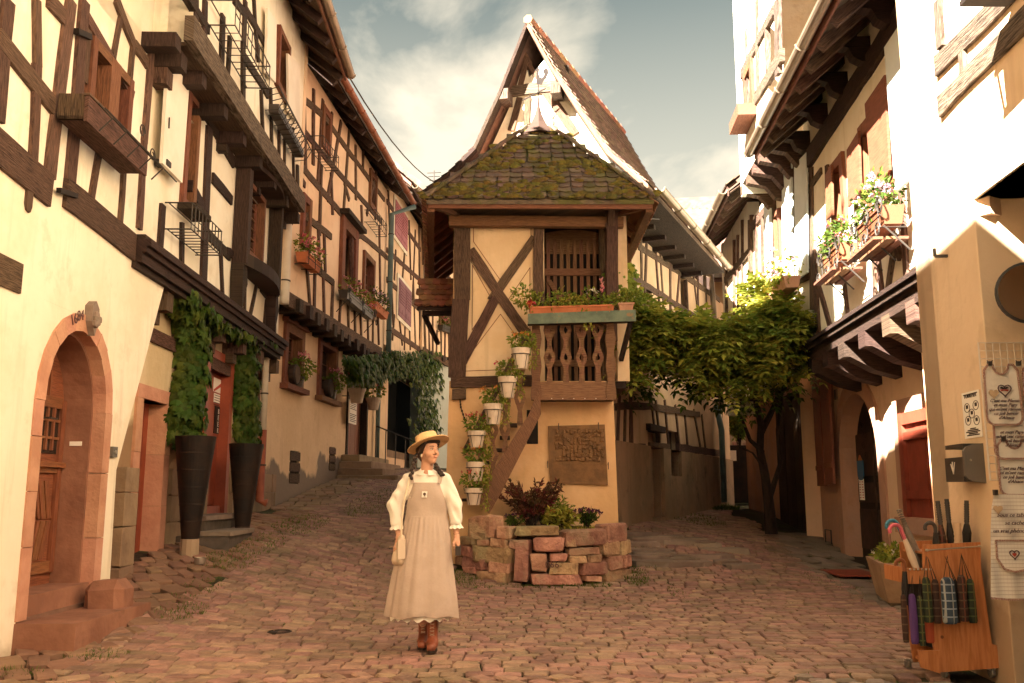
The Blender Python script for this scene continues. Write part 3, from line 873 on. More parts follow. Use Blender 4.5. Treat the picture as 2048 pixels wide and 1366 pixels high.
# the double leaf door
D = MB(); dd = -.36
prism(D, FL1, [(sdc-iw+.02, zsill)] + [(a, b) for a, b in inner2] + [(sdc+iw-.02, zsill)], dd-.05, dd)
door = D.build('door', MAT['door_wood'], HA)
iw2 = iw-.04
zm = zsill + (ztop-zsill)*.44
for sg, nm in ((-1, 0), (1, 1)):
 mb = MB()
 a, b = sdc + sg*.03, sdc + sg*iw2
 a, b = min(a, b), max(a, b)
 for (q0, q1) in ((a, a+.075), (b-.075, b)): fbox(mb, FL1, q0, q1, zsill+.12, zspr+.1, dd, dd+.035)
 for zz in (zsill+.12, zm-.05, zspr+.02): fbox(mb, FL1, a+.075, b-.075, zz, zz+.10, dd, dd+.03)
 fbox(mb, FL1, a, b, zm, zm+.045, dd, dd+.07)
 mb.build('door_leaf', MAT['door_wood'], door)
 n_ = 3
 mb = MB()
 for i in range(1, n_):
  xx = a+.075+(b-a-.15)*i/n_
  fbox(mb, FL1, xx-.015, xx+.015, zm+.15, zspr+.1 + (.25 if sg*(xx-sdc) < .3 else 0), dd, dd+.028)
 for i in range(1, 4):
  zz = zm+.10+(zspr-zm)*i/3.2
  fbox(mb, FL1, a+.075, b-.075, zz-.012, zz+.012, dd, dd+.024)
 mb.build('glazing_bar', MAT['door_wood'], door)
 mb = MB(); fbox(mb, FL1, a+.07, b-.07, zm+.12, zspr+.05, dd, dd+.008); mb.build('pane', MAT['glass'], door)
 for i in range(7):       # slanting boards of the lower panel
  mb = MB(); w0 = (b-a-.15)
  for half in (0, 1):
   za = zsill+.24+half*(zm-.1-zsill-.24)/2; hh = (zm-.1-zsill-.24)/2-.02
   x0 = a+.075 + w0*i/7; sl = .10*(1 if (half ^ (sg > 0)) else -1)
   q = [(x0, za), (x0+w0/7-.008, za), (x0+w0/7-.008+sl, za+hh), (x0+sl, za+hh)]
   q = [(min(max(s_, a+.075), b-.075), z_) for s_, z_ in q]
   if abs(q[0][0]-q[1][0]) > .01 and abs(q[2][0]-q[3][0]) > .01: prism(mb, FL1, q, dd, dd+.018+.006*(i % 2), (0, 1))
  mb.build('door_board', MAT['door_wood'], door)
mb = MB(); fbox(mb, FL1, sdc-.035, sdc+.035, zsill+.05, zspr+rise*.55, dd, dd+.055); mb.build('cover_strip', MAT['door_wood'], door)
mb = MB(); p = FL1.W(sdc+.10, zm+.42, dd+.10); mb.bar(p, p+FL1.d*.13, .016); mb.bar(p, p-FL1.n*.07, .016); mb.build('handle', MAT['iron'], door)
mb = MB(); fbox(mb, FL1, sdc-iw, sdc+iw, zsill-.14, zsill+.02, -.40, -.02); mb.build('threshold', MAT['sandstone_red'], HA)
mb = MB(); fbox(mb, FL1, sdc-shw+.05, sdc+shw-.02, -.1, zsill-.14, -.40, .0); mb.build('threshold_base', MAT['sandstone'], HA)
# step block
z1s = FL1.hit(56, 1290)[1]
# 1684 keystone lettering
def text(par, s, fac, sa, z, size, m, off=.02, name='lettering', align='LEFT', rotz=0.0, font=None, ext=.002, shear=0, sp=1.0):
 cu = bpy.data.curves.new(name, 'FONT'); cu.body = s; cu.size = size; cu.extrude = ext; cu.align_x = align; cu.shear = shear; cu.space_line = sp
 cu.resolution_u = 2
 cu.materials.append(m)
 t_ = bpy.data.objects.new('t', cu); COL.objects.link(t_)
 me = bpy.data.meshes.new_from_object(t_); bpy.data.objects.remove(t_); bpy.data.curves.remove(cu)
 o = bpy.data.objects.new(name, me); COL.objects.link(o)
 right = Vector((0, 0, 1)).cross(fac.n)       # reading direction seen from the street
 M = Matrix(((right.x, 0, fac.n.x, 0), (right.y, 0, fac.n.y, 0), (0, 1, 0, 0), (0, 0, 0, 1)))
 p = fac.W(sa, z, off)
 o.parent = par
 o.matrix_basis = Matrix.Translation(p - wloc(par)) @ M @ Matrix.Rotation(rotz, 4, 'Z')
 WLOC[o.name] = p
 return o
p = FL1.hit(137, 648)
for k, (ch, xx, yy, rz) in enumerate((('1', 138, 652, .5), ('6', 144, 648, .35), ('8', 150, 642, .25), ('4', 156, 639, .1))):
 q = FL1.hit(xx, yy); text(HA, ch, FL1, q[0], q[1], .13, MAT['timber_dark'] if False else MAT['ink_brown'], .022, rotz=rz)
# carved shield on the keystone
mb = MB(); s_, z_ = FL1.hit(166, 664); s2, z2 = FL1.hit(184, 612)
sh = [(s_, z2-.02), ((s_+s2)/2, z2+.03), (s2, z2-.03), (s2+.01, (z_+z2)/2), ((s_+s2)/2+.01, z_-.02), (s_, (z_+z2)/2-.03)]
prism(mb, FL1, sh, .0, .07); crest = mb.build('carved_shield', MAT['slab_grey'], HA)
mb = MB()
for k in range(7):
 a, b = RND.uniform(s_+.03, s2-.03), RND.uniform(z_+.06, z2-.06)
 stone(mb, FL1.W(a, b, .085), FL1.d*.035, (0, 0, .03), FL1.n*.018, .4, .2)
mb.build('relief', MAT['slab_grey'], crest)
# doorbell, brass slot, gable peg, wall beam end
def fth(name, label, cat, fac, s0, s1, z0, z1, a, b, m, group=None):
 mb = MB(); fbox(mb, fac, s0, s1, z0, z1, a, b); o = mb.build(name, m); return tag(o, label, cat, group)
r_ = FL1.rect(219, 228, 893, 914)
bell = thing('doorbell', 'grey oval doorbell box on the cream wall right of the arched door', 'doorbell', FL1.W(r_[0], r_[2], 0))
mb = MB(); fbox(mb, FL1, r_[0], r_[1], r_[2], r_[3], 0, .035); mb.build('casing', MAT['plastic_grey'], bell)
mb = MB(); mb.lathe((0, 0, 0), [(.018, 0), (.018, .01)], 10); mb.rot(Matrix.Translation(FL1.W((r_[0]+r_[1])/2, (r_[2]+r_[3])/2, .035)) @ FL1.n.to_track_quat('Z', 'Y').to_matrix().to_4x4()); mb.build('button', MAT['metal_bright'], bell)
mb = MB()
p = Vector(FL1.W(sdc+iw-.035, FL1.hit(165, 883)[1], -.22))
mb.obox(p, FL1.n*.055, (0, 0, .02), -FL1.d*.004); tag(mb.build('name_plate', MAT['paper']), 'small pale plate on the red stone inside the arched doorway', 'name plate')
mb = MB(); r_ = FL1.rect(-30, 41, 512, 575); fbox(mb, FL1, r_[0], r_[1], FL1.hit(0, 572)[1], FL1.hit(0, 508)[1], -.1, .02); mb.build('beam_end', MT, HA)
mb = MB(); q = FL1.hit(55, 395); stone(mb, FL1.W(q[0], q[1], .01), FL1.d*.045, (0, 0, .11), FL1.n*.02, .45, .08); mb.build('wooden_peg', MT, HA)
# door step and round boulder
p0 = FL1.W(sdc-shw-.0, 0, 0); stp = MB()
zs = zsill-.16
prism(stp, FL1, [(sdc-shw-.02, -.3), (sdc+shw+.10, -.3), (sdc+shw+.08, zs-.02), (sdc-shw, zs)], -.0, .46)
tag(stp.build('door_step', MAT['sandstone_red']), 'worn red sandstone step block below the arched door', 'step')
mb = MB(); q = FL1.hit(215, 1205, .22); bp_ = FL1.W(q[0]+.02, 0, .22); gzv = g1(bp_.x, bp_.y)
stone(mb, (bp_.x, bp_.y, gzv+.12), FL1.d*.17, FL1.n*.17, (0, 0, .2), .38, .05); tag(mb.build('boulder', MAT['sandstone_red'], smooth=False), 'rounded red sandstone bollard at the corner beside the door step', 'boulder')

# ---- upper wall A and B, up to the jetty
sJ = FL1.hit(295, 300)[0]                 # border between the two halves
sE = FL1.hit(556, 690)[0]                 # far end
zJ = FL1.hit(590, 405)[1]                 # underside of the jetty
zJ2 = 6.05
holes = []
wA = FL1.rect(180, 263, 55, 176);
wAz = FL1.hit(180, 62)[1], FL1.hit(180, 205)[1]
winA = (wA[0], wA[1], FL1.hit(205, 235)[1]-.02, FL1.hit(180, 72)[1])
holes.append(winA)
sh1 = FL1.hit(372, 300)[0]; sh2 = FL1.hit(392, 300)[0]
winB = (FL1.hit(368, 300)[0], FL1.hit(391, 300)[0], FL1.hit(372, 415)[1], FL1.hit(372, 178)[1])
holes.append(winB)
so0, so1 = FL1.hit(484, 430)[0], FL1.hit(520, 430)[0]
winC = (so0, so1, FL1.hit(484, 505)[1], FL1.hit(484, 352)[1])
holes.append(winC)
zTop = 5.60
wall(HA, 'wall', FL1, -22, sE, z_sill, zTop, holes, MAT['plaster_white'], th=.25, off=-.012)
BA = [(22,0,0,240,0.141),(0,75,112,212,0.148),(79,0,77,130,0.096),(77,130,70,345,0.104),(147,0,103,352,0.155),(172,0,143,372,0.155),(100,0,147,48,0.133),
 (178,32,268,195,0.104),(235,0,272,92,0.111),(272,92,298,128,0.111),(246,30,229,122,0.067),(269,92,262,172,0.059),(307,90,292,285,0.111),(292,285,281,458,0.104),
 (207,278,186,398,0.081),(252,325,242,455,0.067),(180,60,172,165,0.096)]
beams_px(HA, FL1, BA, MT)
beams_px(HA, FL1, [(-260,70,107,380,.27),(135,384,278,500,.26)], MT, b=.035)
mb = MB(); q = FL1.hit(105,380); q2 = FL1.hit(140,392); mb.bar(FL1.W(q[0],q[1],.05), FL1.W(q2[0],q2[1],.05), .04); mb.build('iron_tie', MAT['iron_rust'], HA)
mb = MB(); q = FL1.hit(143,62); q2 = FL1.hit(170,74); mb.bar(FL1.W(q[0],q[1],.04), FL1.W(q2[0],q2[1],.04), .05); mb.build('iron_tie', MAT['iron_rust'], HA)
window(HA, FL1, *winA, MAT['timber_red'], fw=.09, dep=.22, proud=.05, cols=2, rows=1)
mb = MB(); q = FL1.rect(216, 232, 100, 200); fbox(mb, FL1, q[0], q[1], winA[2], winA[3], -.15, .05); mb.build('mullion', MAT['timber_red'], HA)
# window box of A
s0_, z1_ = FL1.hit(159, 168, .2); s1_, _ = FL1.hit(277, 300, .2)
wb = thing('window_box', 'long empty brown wooden window box under the first window of the timbered wall', 'window box', FL1.W(s0_, z1_-.3, .1))
zb1 = FL1.hit(160, 170, .28)[1]
mb = MB(); fbox(mb, FL1, s0_, s1_, zb1-.22, zb1-.19, .04, .26); mb.build('bottom', MT, wb)
mb = MB(); fbox(mb, FL1, s0_-.01, s1_+.01, zb1-.24, zb1-.02, .26, .29); fbox(mb, FL1, s0_-.02, s1_+.02, zb1-.02, zb1, .25, .30); mb.build('front_board', MT, wb)
for s__ in (s0_, s1_-.025):
 mb = MB(); fbox(mb, FL1, s__, s__+.025, zb1-.22, zb1, .04, .26); mb.build('end_board', MT, wb)
def scroll(fac, s, z, r, off, turns=1.25, sgn=1, n=14):
 return [fac.W(s + sgn*r*(1-.6*i/n)*cos(turns*2*pi*i/n), z + r*(1-.6*i/n)*sin(turns*2*pi*i/n), off) for i in range(n+1)]
mb = MB()
for k in range(5):
 s__ = s0_+.15+(s1_-s0_-.1)*k/4
 mb.tube([FL1.W(s__, zb1-.02, .30), FL1.W(s__, zb1-.15, .42), FL1.W(s__, zb1-.26, .32)], .008, 5)
mb.tube([FL1.W(s0_+.1, zb1-.08, .38), FL1.W(s1_+.5, zb1-.12, .40)], .008, 5)
for sc_ in (FL1.hit(285, 262, .3), FL1.hit(305, 310, .3)):
 mb.tube(scroll(FL1, sc_[0], sc_[1], .07, .3), .007, 4)
tag(mb.build('scroll_bracket', MAT['iron']), 'curled wrought iron holder reaching past the brown window box', 'bracket')

# white shutter, panel by four corners
def quadp(fac, pts, off):
 return [fac.hit(x, y, off) for x, y in pts]
mb = MB(); prism(mb, FL1, quadp(FL1, [(337,115),(378,171),(364,366),(324,326)], .12), .09, .125)
shx = mb.build('shutter', MAT['shutter_white'], HA)
mb = MB(); q = FL1.hit(338, 235, .13); mb.bar(FL1.W(q[0], q[1], .135), FL1.W(q[0]+.005, q[1]-.12, .135), .012); mb.build('catch', MAT['iron'], shx)
for yy in ((345, 128), (334, 330)):
 mb = MB(); q = FL1.hit(yy[0], yy[1], .1); fbox(mb, FL1, q[0]-.10, q[0]+.02, q[1]-.03, q[1]+.03, .0, .14); mb.build('hinge', MAT['iron'], shx)
window(HA, FL1, *winB, MAT['timber_red'], fw=.07, dep=.2, proud=.04, cols=2, rows=3, trim=.03)
mb = MB(); fbox(mb, FL1, winB[0]-.1, winB[1]+.05, winB[2]-.10, winB[2]-.03, 0, .22); mb.build('window_sill', MTD, HA)
BB = [(421,255,408,582,.20),(329,410,322,502,.12),(367,445,366,545,.09),(428,355,466,402,.14),(417,468,462,512,.14),(385,370,412,420,.14),
 (443,483,449,612,.08),(477,538,483,622,.07),(493,538,492,628,.06),(518,555,501,638,.07),(535,600,530,652,.07),(339,95,470,325,.16),(552,470,550,690,.14),
 (524,575,552,612,.12),(455,500,468,512,.1)]
beams_px(HA, FL1, BB, MTD)
# moulded sill board between the floors
mb = MB()
pz = z_sill2
for (za, zb, o) in ((-.26,-.20,.05),(-.20,-.10,.10),(-.10,-.04,.14),(-.04,.03,.18),(.03,.08,.12)):
 fbox(mb, FL1, sJ-.2, sE, pz+za, pz+zb, -.1, o)
mb.build('moulded_sill', MTD, HA)
# bow window: side posts, curved head and sill
zb0, zb1 = winC[2], winC[3]
pl0 = FL1.hit(472, 420)[0]; pl1 = FL1.hit(540, 450)[0]
for (sa, w_) in ((pl0, .17), (pl1, .13)):
 mb = MB(); fbox(mb, FL1, sa-w_/2, sa+w_/2, zb0-.28, zb1+.28, 0, .20)
 mb.build('bow_window_post', MTD, HA)
 mb = MB(); prism(mb, FL1, [(sa-w_/2, zb0-.28), (sa+w_/2, zb0-.28), (sa+w_/2+.08, zb0-.52), (sa+.02, zb0-.75), (sa-.05, zb0-.98), (sa-w_/2-.02, zb0-.5)], 0, .17)
 mb.build('carved_foot', MTD, HA)
def bow(z0, z1, ex):
 mb = MB(); n = 8; fr = []; bk = []
 for i in range(n+1):
  t = i/n; s_ = pl0-.08 + (pl1-pl0+.16)*t
  fr.append(FL1.W(s_, 0, ex + .16*sin(pi*t))); bk.append(FL1.W(s_, 0, 0))
 for i in range(n):
  a, b, c, d = fr[i], fr[i+1], bk[i+1], bk[i]
  vs = [Vector((p.x, p.y, z)) for z in (z0, z1) for p in (a, b, c, d)]
  mb.add(vs, BOXF, [(i*.1, 0)]*8)
 return mb
bow(zb1+.10, zb1+.28, .20).build('bow_window_head', MTD, HA)
bow(zb0-.30, zb0-.12, .18).build('bow_window_sill', MTD, HA)
window(HA, FL1, *winC, MAT['timber_red'], fw=.07, dep=.1, proud=.09, cols=2, rows=6)
# wire flower racks (iron)
def rack(label, fac, x0, y0, x1, dep, hgt, off=0.0, nb=9, group='empty iron flower racks on the timbered walls', m=None, name='flower_rack', loops=0):
 s0, z = fac.hit(x0, y0, off); s1, _ = fac.hit(x1, y0, off)
 s0, s1 = min(s0, s1), max(s0, s1)
 mb = MB(); r = .009
 for o_ in (off+.04, off+dep):
  for zz in (z, z-hgt):
   mb.tube([fac.W(s0, zz, o_), fac.W(s1, zz, o_)], r, 4)
 mb.tube([fac.W(s0, z-hgt*.5, off+dep), fac.W(s1, z-hgt*.5, off+dep)], r*.8, 4)
 for k in range(nb+1):
  s_ = s0+(s1-s0)*k/nb
  mb.tube([fac.W(s_, z, off+dep), fac.W(s_, z-hgt, off+dep), fac.W(s_, z-hgt, off+.04)], r*.8, 4)
 for s_ in (s0, s1):
  for zz in (z, z-hgt): mb.tube([fac.W(s_, zz, off), fac.W(s_, zz, off+dep)], r, 4)
 o = mb.build(name, m or MAT['iron'])
 return tag(o, label, 'flower rack', group)
rack('empty iron flower rack below the big white shutter, above the moulded sill', FL1, 330, 405, 397, .30, .30)

# ---- jetty: joists, heavy sill beam, top storey, eaves
FL3 = FL1.off(.40)
sE3 = sE-.42
for k in range(8):
 s_ = 2.0+k*.86
 mb = MB(); fbox(mb, FL1, s_-.08, s_+.08, zTop+.10, zTop+.26, -.3, .34)
 if k % 2: fbox(mb, FL1, s_-.06, s_+.06, zTop+.0, zTop+.10, -.1, .12)
 mb.build('joist', MTD, HA)
mb = MB(); fbox(mb, FL1, sJ-.05, sE3, zTop+.26, zTop+.30, -.3, .40); mb.build('soffit_board', MAT['soffit'], HA)
q = FL1.hit(316, 60)
for k in range(2):
 mb = MB(); fbox(mb, FL1, q[0]-.09, q[0]+.09, zTop-.16+k*.19, zTop+.02+k*.19, -.1, .16+.14*k); mb.build('corbel', MT if k == 0 else MTD, HA)
zT2 = zTop + .42
beam(HA, FL3, (sJ-.15, zT2-.02), (sE3, zT2-.02), .28, MTG, b=.05, wob=.02)
s_sh0 = FL3.hit(535, 100)[0]
w3 = (FL3.hit(553, 100)[0], FL3.hit(575, 130)[0], FL3.hit(556, 180)[1], FL3.hit(556, 50)[1])
zE = 8.50
wall(HA, 'wall', FL1, -22, sJ+.05, zTop, 9.0, [], MAT['plaster_white'], th=.25, off=-.012)
wall(HA, 'wall', Fac(o=FL3.W(sJ-.05, 0, 0), d=-FL3.n, n=-FL3.d), 0, .42, zT2-.12, 9.0, [], MAT['plaster_white'], th=.05)
wall(HA, 'wall', FL3, sJ-.05, sE3, zT2-.12, zE+.5, [w3], MAT['plaster_white'], th=.25, off=-.012)
wall(HA, 'wall', Fac(o=FL3.W(sE3, 0, 0), d=-FL3.n, n=FL3.d), 0, 4.5, zT2-.12, zE+.5, [], MAT['plaster_peach'], th=.2, off=-.0)
B3 = [(395,-40,394,60,.12),(414,0,411,90,.12),(449,30,446,140,.13),(463,75,458,158,.10),(489,85,489,205,.14),(493,0,491,90,.12),(511,0,515,80,.09),
 (525,180,528,270,.08),(494,20,538,98,.11),(492,115,538,190,.13),(515,75,519,125,.08),(543,175,547,325,.08),(560,215,560,352,.08),(572,230,571,368,.07),(588,255,590,392,.07),(470,0,496,30,.1),
 (597,330,597,395,.13),(300,-140,420,60,.1)]
beams_px(HA, FL3, B3, MTD)
window(HA, FL3, *w3, MAT['timber_red'], fw=.09, dep=.15, proud=.05, cols=2, rows=3)
for pts in ([(535,15),(553,43),(551,165),(532,145)], [(576,107),(599,130),(599,248),(577,222)]):
 mb = MB(); prism(mb, FL3, quadp(FL3, pts, .07), .04, .075); mb.build('shutter', MAT['shutter_white'], HA)
rack('empty iron flower rack high on the top storey above the jetty', FL3, 415, 0, 497, .32, .30)
rk = thing('window_basket', 'black iron basket with rounded bars under the top storey window between white shutters', 'window basket', FL3.W(*FL3.hit(560, 230), 0))
mb = MB(); s0, z = FL3.hit(541, 180, .1); s1, _ = FL3.hit(600, 250, .1)
for k in range(12):
 s_ = s0+(s1-s0)*k/11
 mb.tube([FL3.W(s_, z, .04), FL3.W(s_, z+.05, .22), FL3.W(s_, z-.13, .30), FL3.W(s_, z-.28, .22), FL3.W(s_, z-.30, .04)], .008, 4)
for (dz, o_) in ((.05, .22), (-.13, .30), (-.28, .22)): mb.tube([FL3.W(s0, z+dz, o_), FL3.W(s1, z+dz, o_)], .008, 4)
mb.build('basket', MAT['iron'], rk)
mb = MB(); fbox(mb, FL3, s0+.1, s1-.1, z-.28, z-.16, .06, .20); mb.build('trough', MAT['plastic_dark'], rk)
# eaves and roof
def roof(par, fac, s0, s1, zeave, over, m_tile, depth=4.5, pitch=40, rafters=(), gutter=None, board=None, soff=None, name='roof', under=.02, tilesrow=True, rm=None):
 t = tan(radians(pitch))
 mb = MB()
 q = [(over, zeave-over*0), (-depth, zeave+(depth+over)*t)]
 vs = []
 for (s_, ) in ((s0,), (s1,)):
  for (o_, z_) in ((over, zeave), (-depth, zeave+(depth+over)*t), (-depth, zeave+(depth+over)*t+.1), (over, zeave+.1)):
   vs.append(fac.W(s_, z_, o_))
 mb.add(vs, [(0,1,2,3), (7,6,5,4), (0,4,5,1), (1,5,6,2), (2,6,7,3), (3,7,4,0)])
 rf = mb.build(name, m_tile, par)
 bk = MB(); bk.add([fac.W(s0, -.5, -depth), fac.W(s1, -.5, -depth), fac.W(s1, zeave+(depth+over)*t, -depth), fac.W(s0, zeave+(depth+over)*t, -depth)], [(0,1,2,3)])
 for s_ in (s0, s1):
  bk.add([fac.W(s_, -.5, -depth), fac.W(s_, -.5, -.9), fac.W(s_, zeave+over*t*.5, -.9), fac.W(s_, zeave+over*t+.8*t, -.85), fac.W(s_, zeave+(depth+over)*t, -depth)], [(0,1,2,3,4)])
 bk.build('rear_wall', MAT['plaster_pale'], par)
 if soff:
  mb = MB(); n = max(2, int((s1-s0)/2.2))
  for k in range(3):
   oa, ob = over*(1-k/3)-.02, over*(1-(k+1)/3)-.01
   mb2 = MB(); vs = [fac.W(s_, z_, o_) for s_ in (s0, s1) for (o_, z_) in ((oa, zeave-.05+(over-oa)*t*.9), (ob, zeave-.05+(over-ob)*t*.9), (ob, zeave-.03+(over-ob)*t*.9), (oa, zeave-.03+(over-oa)*t*.9))]
   mb2.add(vs, [(0,1,2,3), (7,6,5,4), (0,4,5,1), (1,5,6,2), (2,6,7,3), (3,7,4,0)], [(s_, i*.3+k) for s_ in (s0, s1) for i in range(4)])
   mb2.build('soffit_board', soff, par)
 for s_ in rafters:
  mb = MB(); mb.bar(fac.W(s_, zeave-.13, over-.03), fac.W(s_, zeave-.13+(over+.1)*t, -.1), .10, .13); mb.build('rafter', rm or MTD, par)
 if board:
  mb = MB(); fbox(mb, fac, s0, s1, zeave-.10, zeave+.09, over, over+.03); mb.build('fascia', board, par)
 if gutter: add_gutter(par, fac, s0, s1, zeave+.02, over+.11, gutter)
 # first course of tiles hanging over the edge
 if tilesrow:
  st = MB(); k = 0; s_ = s0
  while s_ < s1:
   for row_ in range(4):
    o_ = over+.05-row_*.14; z_ = zeave+.115+(over-o_+.05)*t+.01
    a = Vector(fac.W(s_+(.08 if row_ % 2 else 0), z_, o_)); up = (-fac.n + Vector((0, 0, t))).normalized()
    st.obox(a+up*.09, fac.d*.078, up*.10, up.cross(fac.d)*.009)
   s_ += .165
  st.build('eave_tile_courses', m_tile, rf, kind='stuff')
 return rf
def add_gutter(par, fac, s0, s1, z, o, m, r=.075, seg=1.0, name='gutter'):
 mb = MB(); n = 8
 cnt = max(1, int((s1-s0)/seg))
 ring = []
 for k in range(n+1):
  t = pi + pi*k/n
  ring.append((cos(t)*r, sin(t)*r))
 b0 = len(mb.v)
 for s_ in (s0, s1):
  for (a, b) in ring: mb.v.append(tuple(fac.W(s_, z+b, o+a)))
  for (a, b) in ring[::-1]: mb.v.append(tuple(fac.W(s_, z+b*.9, o+a*.9)))
 N_ = 2*(n+1)
 for k in range(N_):
  k2 = (k+1) % N_
  mb.f.append([b0+k, b0+k2, b0+N_+k2, b0+N_+k]); mb.uv.append(None)
 mb.f.append(list(range(b0, b0+N_))); mb.uv.append(None)
 mb.f.append(list(range(b0+N_, b0+2*N_))); mb.uv.append(None)
 g = mb.build(name, m, par)
 for i in range(cnt+1):
  s_ = s0 + (s1-s0)*i/cnt
  mb = MB(); mb.tube([fac.W(s_, z+sin(pi+pi*k/8)*(r+.006), o+cos(pi+pi*k/8)*(r+.006)) for k in range(9)], .012, 4); mb.build('gutter_bracket', m, g)
 return g
sr0 = FL3.hit(500, -60)[0]
ze1 = zE - .05
sHa, sHb = FL3.hit(-90, -400)[0], 0
ZH = 11.8
bA0, bA1 = -2.6, -.65
roof(HA, FL3, 3.0, sE3+.25, ze1, .60, MAT['roof_tile'], 4.5, 38, rafters=[sE3+.1-k*.65 for k in range(14)], gutter=MAT['zinc'], board=MAT['timber_red'], soff=MAT['soffit'])

roof(HA, FL3, -22, bA0-2.0, 8.6, .60, MAT['roof_tile'], 4.5, 38, soff=MAT['soffit'])
roof(HA, FL3, bA0-2.0, bA0, 9.35, .60, MAT['roof_tile'], 3, 20, soff=MAT['soffit'])  # raised section out of view, added to lift the shadow across the street
wall(HA, 'wall', FL3, bA0-2, bA0, 8.0, 9.7, [], MAT['plaster_white'], th=.25, off=-.012)
wall(HA, 'wall', FL3, bA0, bA1, 8.0, ZH+.4, [], MAT['plaster_white'], th=.25, off=-.012)  # unseen taller tiers from here on, added and shaped for their shadow
wall(HA, 'wall', FL3, bA1, 3.0, 8.0, 10.6, [], MAT['plaster_white'], th=.25, off=-.012)
roof(HA, FL3, bA1, 3.0, 10.4, .60, MAT['roof_tile'], 1.5, 12, soff=MAT['soffit'])
roof(HA, FL3, bA0, bA1, ZH, .60, MAT['roof_tile'], 1.5, 12, soff=MAT['soffit'], rafters=[bA0+.3+k*.7 for k in range(5)])
# ---- set-back ground floor of B
sR0 = FL1r.hit(231, 940)[0]-.2; sR1 = sE
d1 = (FL1r.hit(268, 1000)[0], FL1r.hit(318, 1000)[0], FL1r.hit(318, 1115)[1], FL1r.hit(318, 806)[1])
d2 = (FL1r.hit(405, 900)[0], FL1r.hit(448, 900)[0], FL1r.hit(448, 1030)[1], FL1r.hit(448, 728)[1])
w4 = (FL1r.hit(488, 800)[0], FL1r.hit(514, 800)[0], FL1r.hit(514, 858)[1], FL1r.hit(514, 745)[1])
zU = z_sill-.25
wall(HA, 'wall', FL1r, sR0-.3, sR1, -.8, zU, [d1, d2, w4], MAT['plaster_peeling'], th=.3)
mb = MB(); fbox(mb, FL1, sR0, sE, zU, zU+.05, -.5, -.02); mb.build('soffit_board', MAT['soffit'], HA)
for k in range(6):
 s_ = FL1.hit(345, 590)[0] + k*1.05
 mb = MB(); fbox(mb, FL1, s_-.1, s_+.1, zU-.22, zU, -.34, -.02); prism(mb, FL1, [(s_-.1, zU-.36), (s_+.1, zU-.36), (s_+.1, zU-.22), (s_-.1, zU-.22)], -.34, -.16); mb.build('joist', MT, HA)
mb = MB(); fbox(mb, FL1r, sR0+.3, sR1, zU-.52, zU-.36, 0, .04); mb.build('timber_beam', MT, HA)
# narrow door 1
def stone_frame(par, fac, s0, s1, z0, z1, w, m, proud=.03, dep=.3, nj=4, off=0):
 for (a, b) in ((s0-w, s0+.012), (s1-.012, s1+w)):
  z = z0
  for k in range(nj):
   z2 = z0+(z1-z0)*(k+1)/nj
   mb = MB(); fbox(mb, fac, a, b, z+.003, z2-.002, off-dep, off+proud+jit(.004)); mb.build('jamb_stone', m, par); z = z2
 mb = MB(); fbox(mb, fac, s0-w, s1+w, z1, z1+w*.9, off-dep, off+proud+.004); mb.build('lintel', m, par)
stone_frame(HA, FL1r, *d1, .17, MAT['sandstone_pink'], nj=3)
mb = MB(); fbox(mb, FL1r, d1[0], d1[1], d1[2], d1[3], -.28, -.20); dr = mb.build('door', MAT['red_paint'], HA)
for k in range(5):
 mb = MB(); a = d1[0]+(d1[1]-d1[0])*k/5; fbox(mb, FL1r, a+.006, a+(d1[1]-d1[0])/5-.006, d1[2], d1[3], -.20, -.185); mb.build('plank', MAT['red_paint'], dr)
# protruding plinth blocks
plx0, plx1 = FL1r.hit(222, 1000)[0], FL1r.hit(250, 1000)[0]
z = -.1
for k, zt in enumerate((.45, .85, 1.20, 1.46)):
 mb = MB(); c = FL1r.W((plx0+plx1)/2, (z+zt)/2, .05); stone(mb, c, FL1r.d*((plx1-plx0)/2), FL1r.n*.09, (0, 0, (zt-z)/2-.004), .05, .03)
 mb.build('plinth_block', MAT['block'], HA); z = zt
for (xa, xb, top) in ((334, 408, 940), (458, 545, 945)):
 a, b = FL1r.hit(xa, 1000)[0], FL1r.hit(xb, 1000)[0]; zt = FL1r.hit((xa+xb)/2, top)[1]; z = zt
 while z > .3:
  x_ = a
  while x_ < b-.05:
   w_ = min(RND.uniform(.4, .75), b-x_);
   mb = MB(); stone(mb, FL1r.W(x_+w_/2, z-.16, .0), FL1r.d*(w_/2-.004), FL1r.n*(.055+jit(.008)), (0, 0, .156), .06, .03); mb.build('plinth_block', MAT['block'], HA); x_ += w_
  z -= .32
# BEER door
stone_frame(HA, FL1r, *d2, .13, MAT['red_paint'], nj=1, proud=.05)
dm = FL1r.hit(421, 900)[0]
mb = MB(); fbox(mb, FL1r, d2[0], d2[1], d2[2]-.02, d2[3], -.30, -.24); bd = mb.build('door', MAT['red_paint'], HA)
mb = MB(); fbox(mb, FL1r, dm, d2[1]-.01, d2[2]+.15, d2[3]-.02, -.24, -.10); mb.build('door_leaf', MAT['red_paint'], bd)
mb = MB(); fbox(mb, FL1r, d2[0]+.02, dm-.05, d2[2]+.15, d2[3]-.02, -.24, -.16); mb.build('door_leaf', MAT['shutter_brown'], bd)
mb = MB(); fbox(mb, FL1r, d2[0]-.03, d2[1]+.03, d2[2]-.28, d2[2]+.14, -.24, .0); mb.build('threshold', MAT['red_paint'], HA)
FB = FL1r.off(-.10)
b0, b1 = FB.hit(427, 850)[0], FB.hit(441, 850)[0]
bz1, bz0 = FB.hit(434, 813)[1], FB.hit(434, 868)[1]
bs = thing('beer_sign', 'narrow black vertical sign reading BEER on the red door', 'sign', FB.W((b0+b1)/2, bz0, 0))
mb = MB(); fbox(mb, FB, b0, b1, bz0, bz1, .001, .012); mb.build('board', MAT['black_paint'], bs)
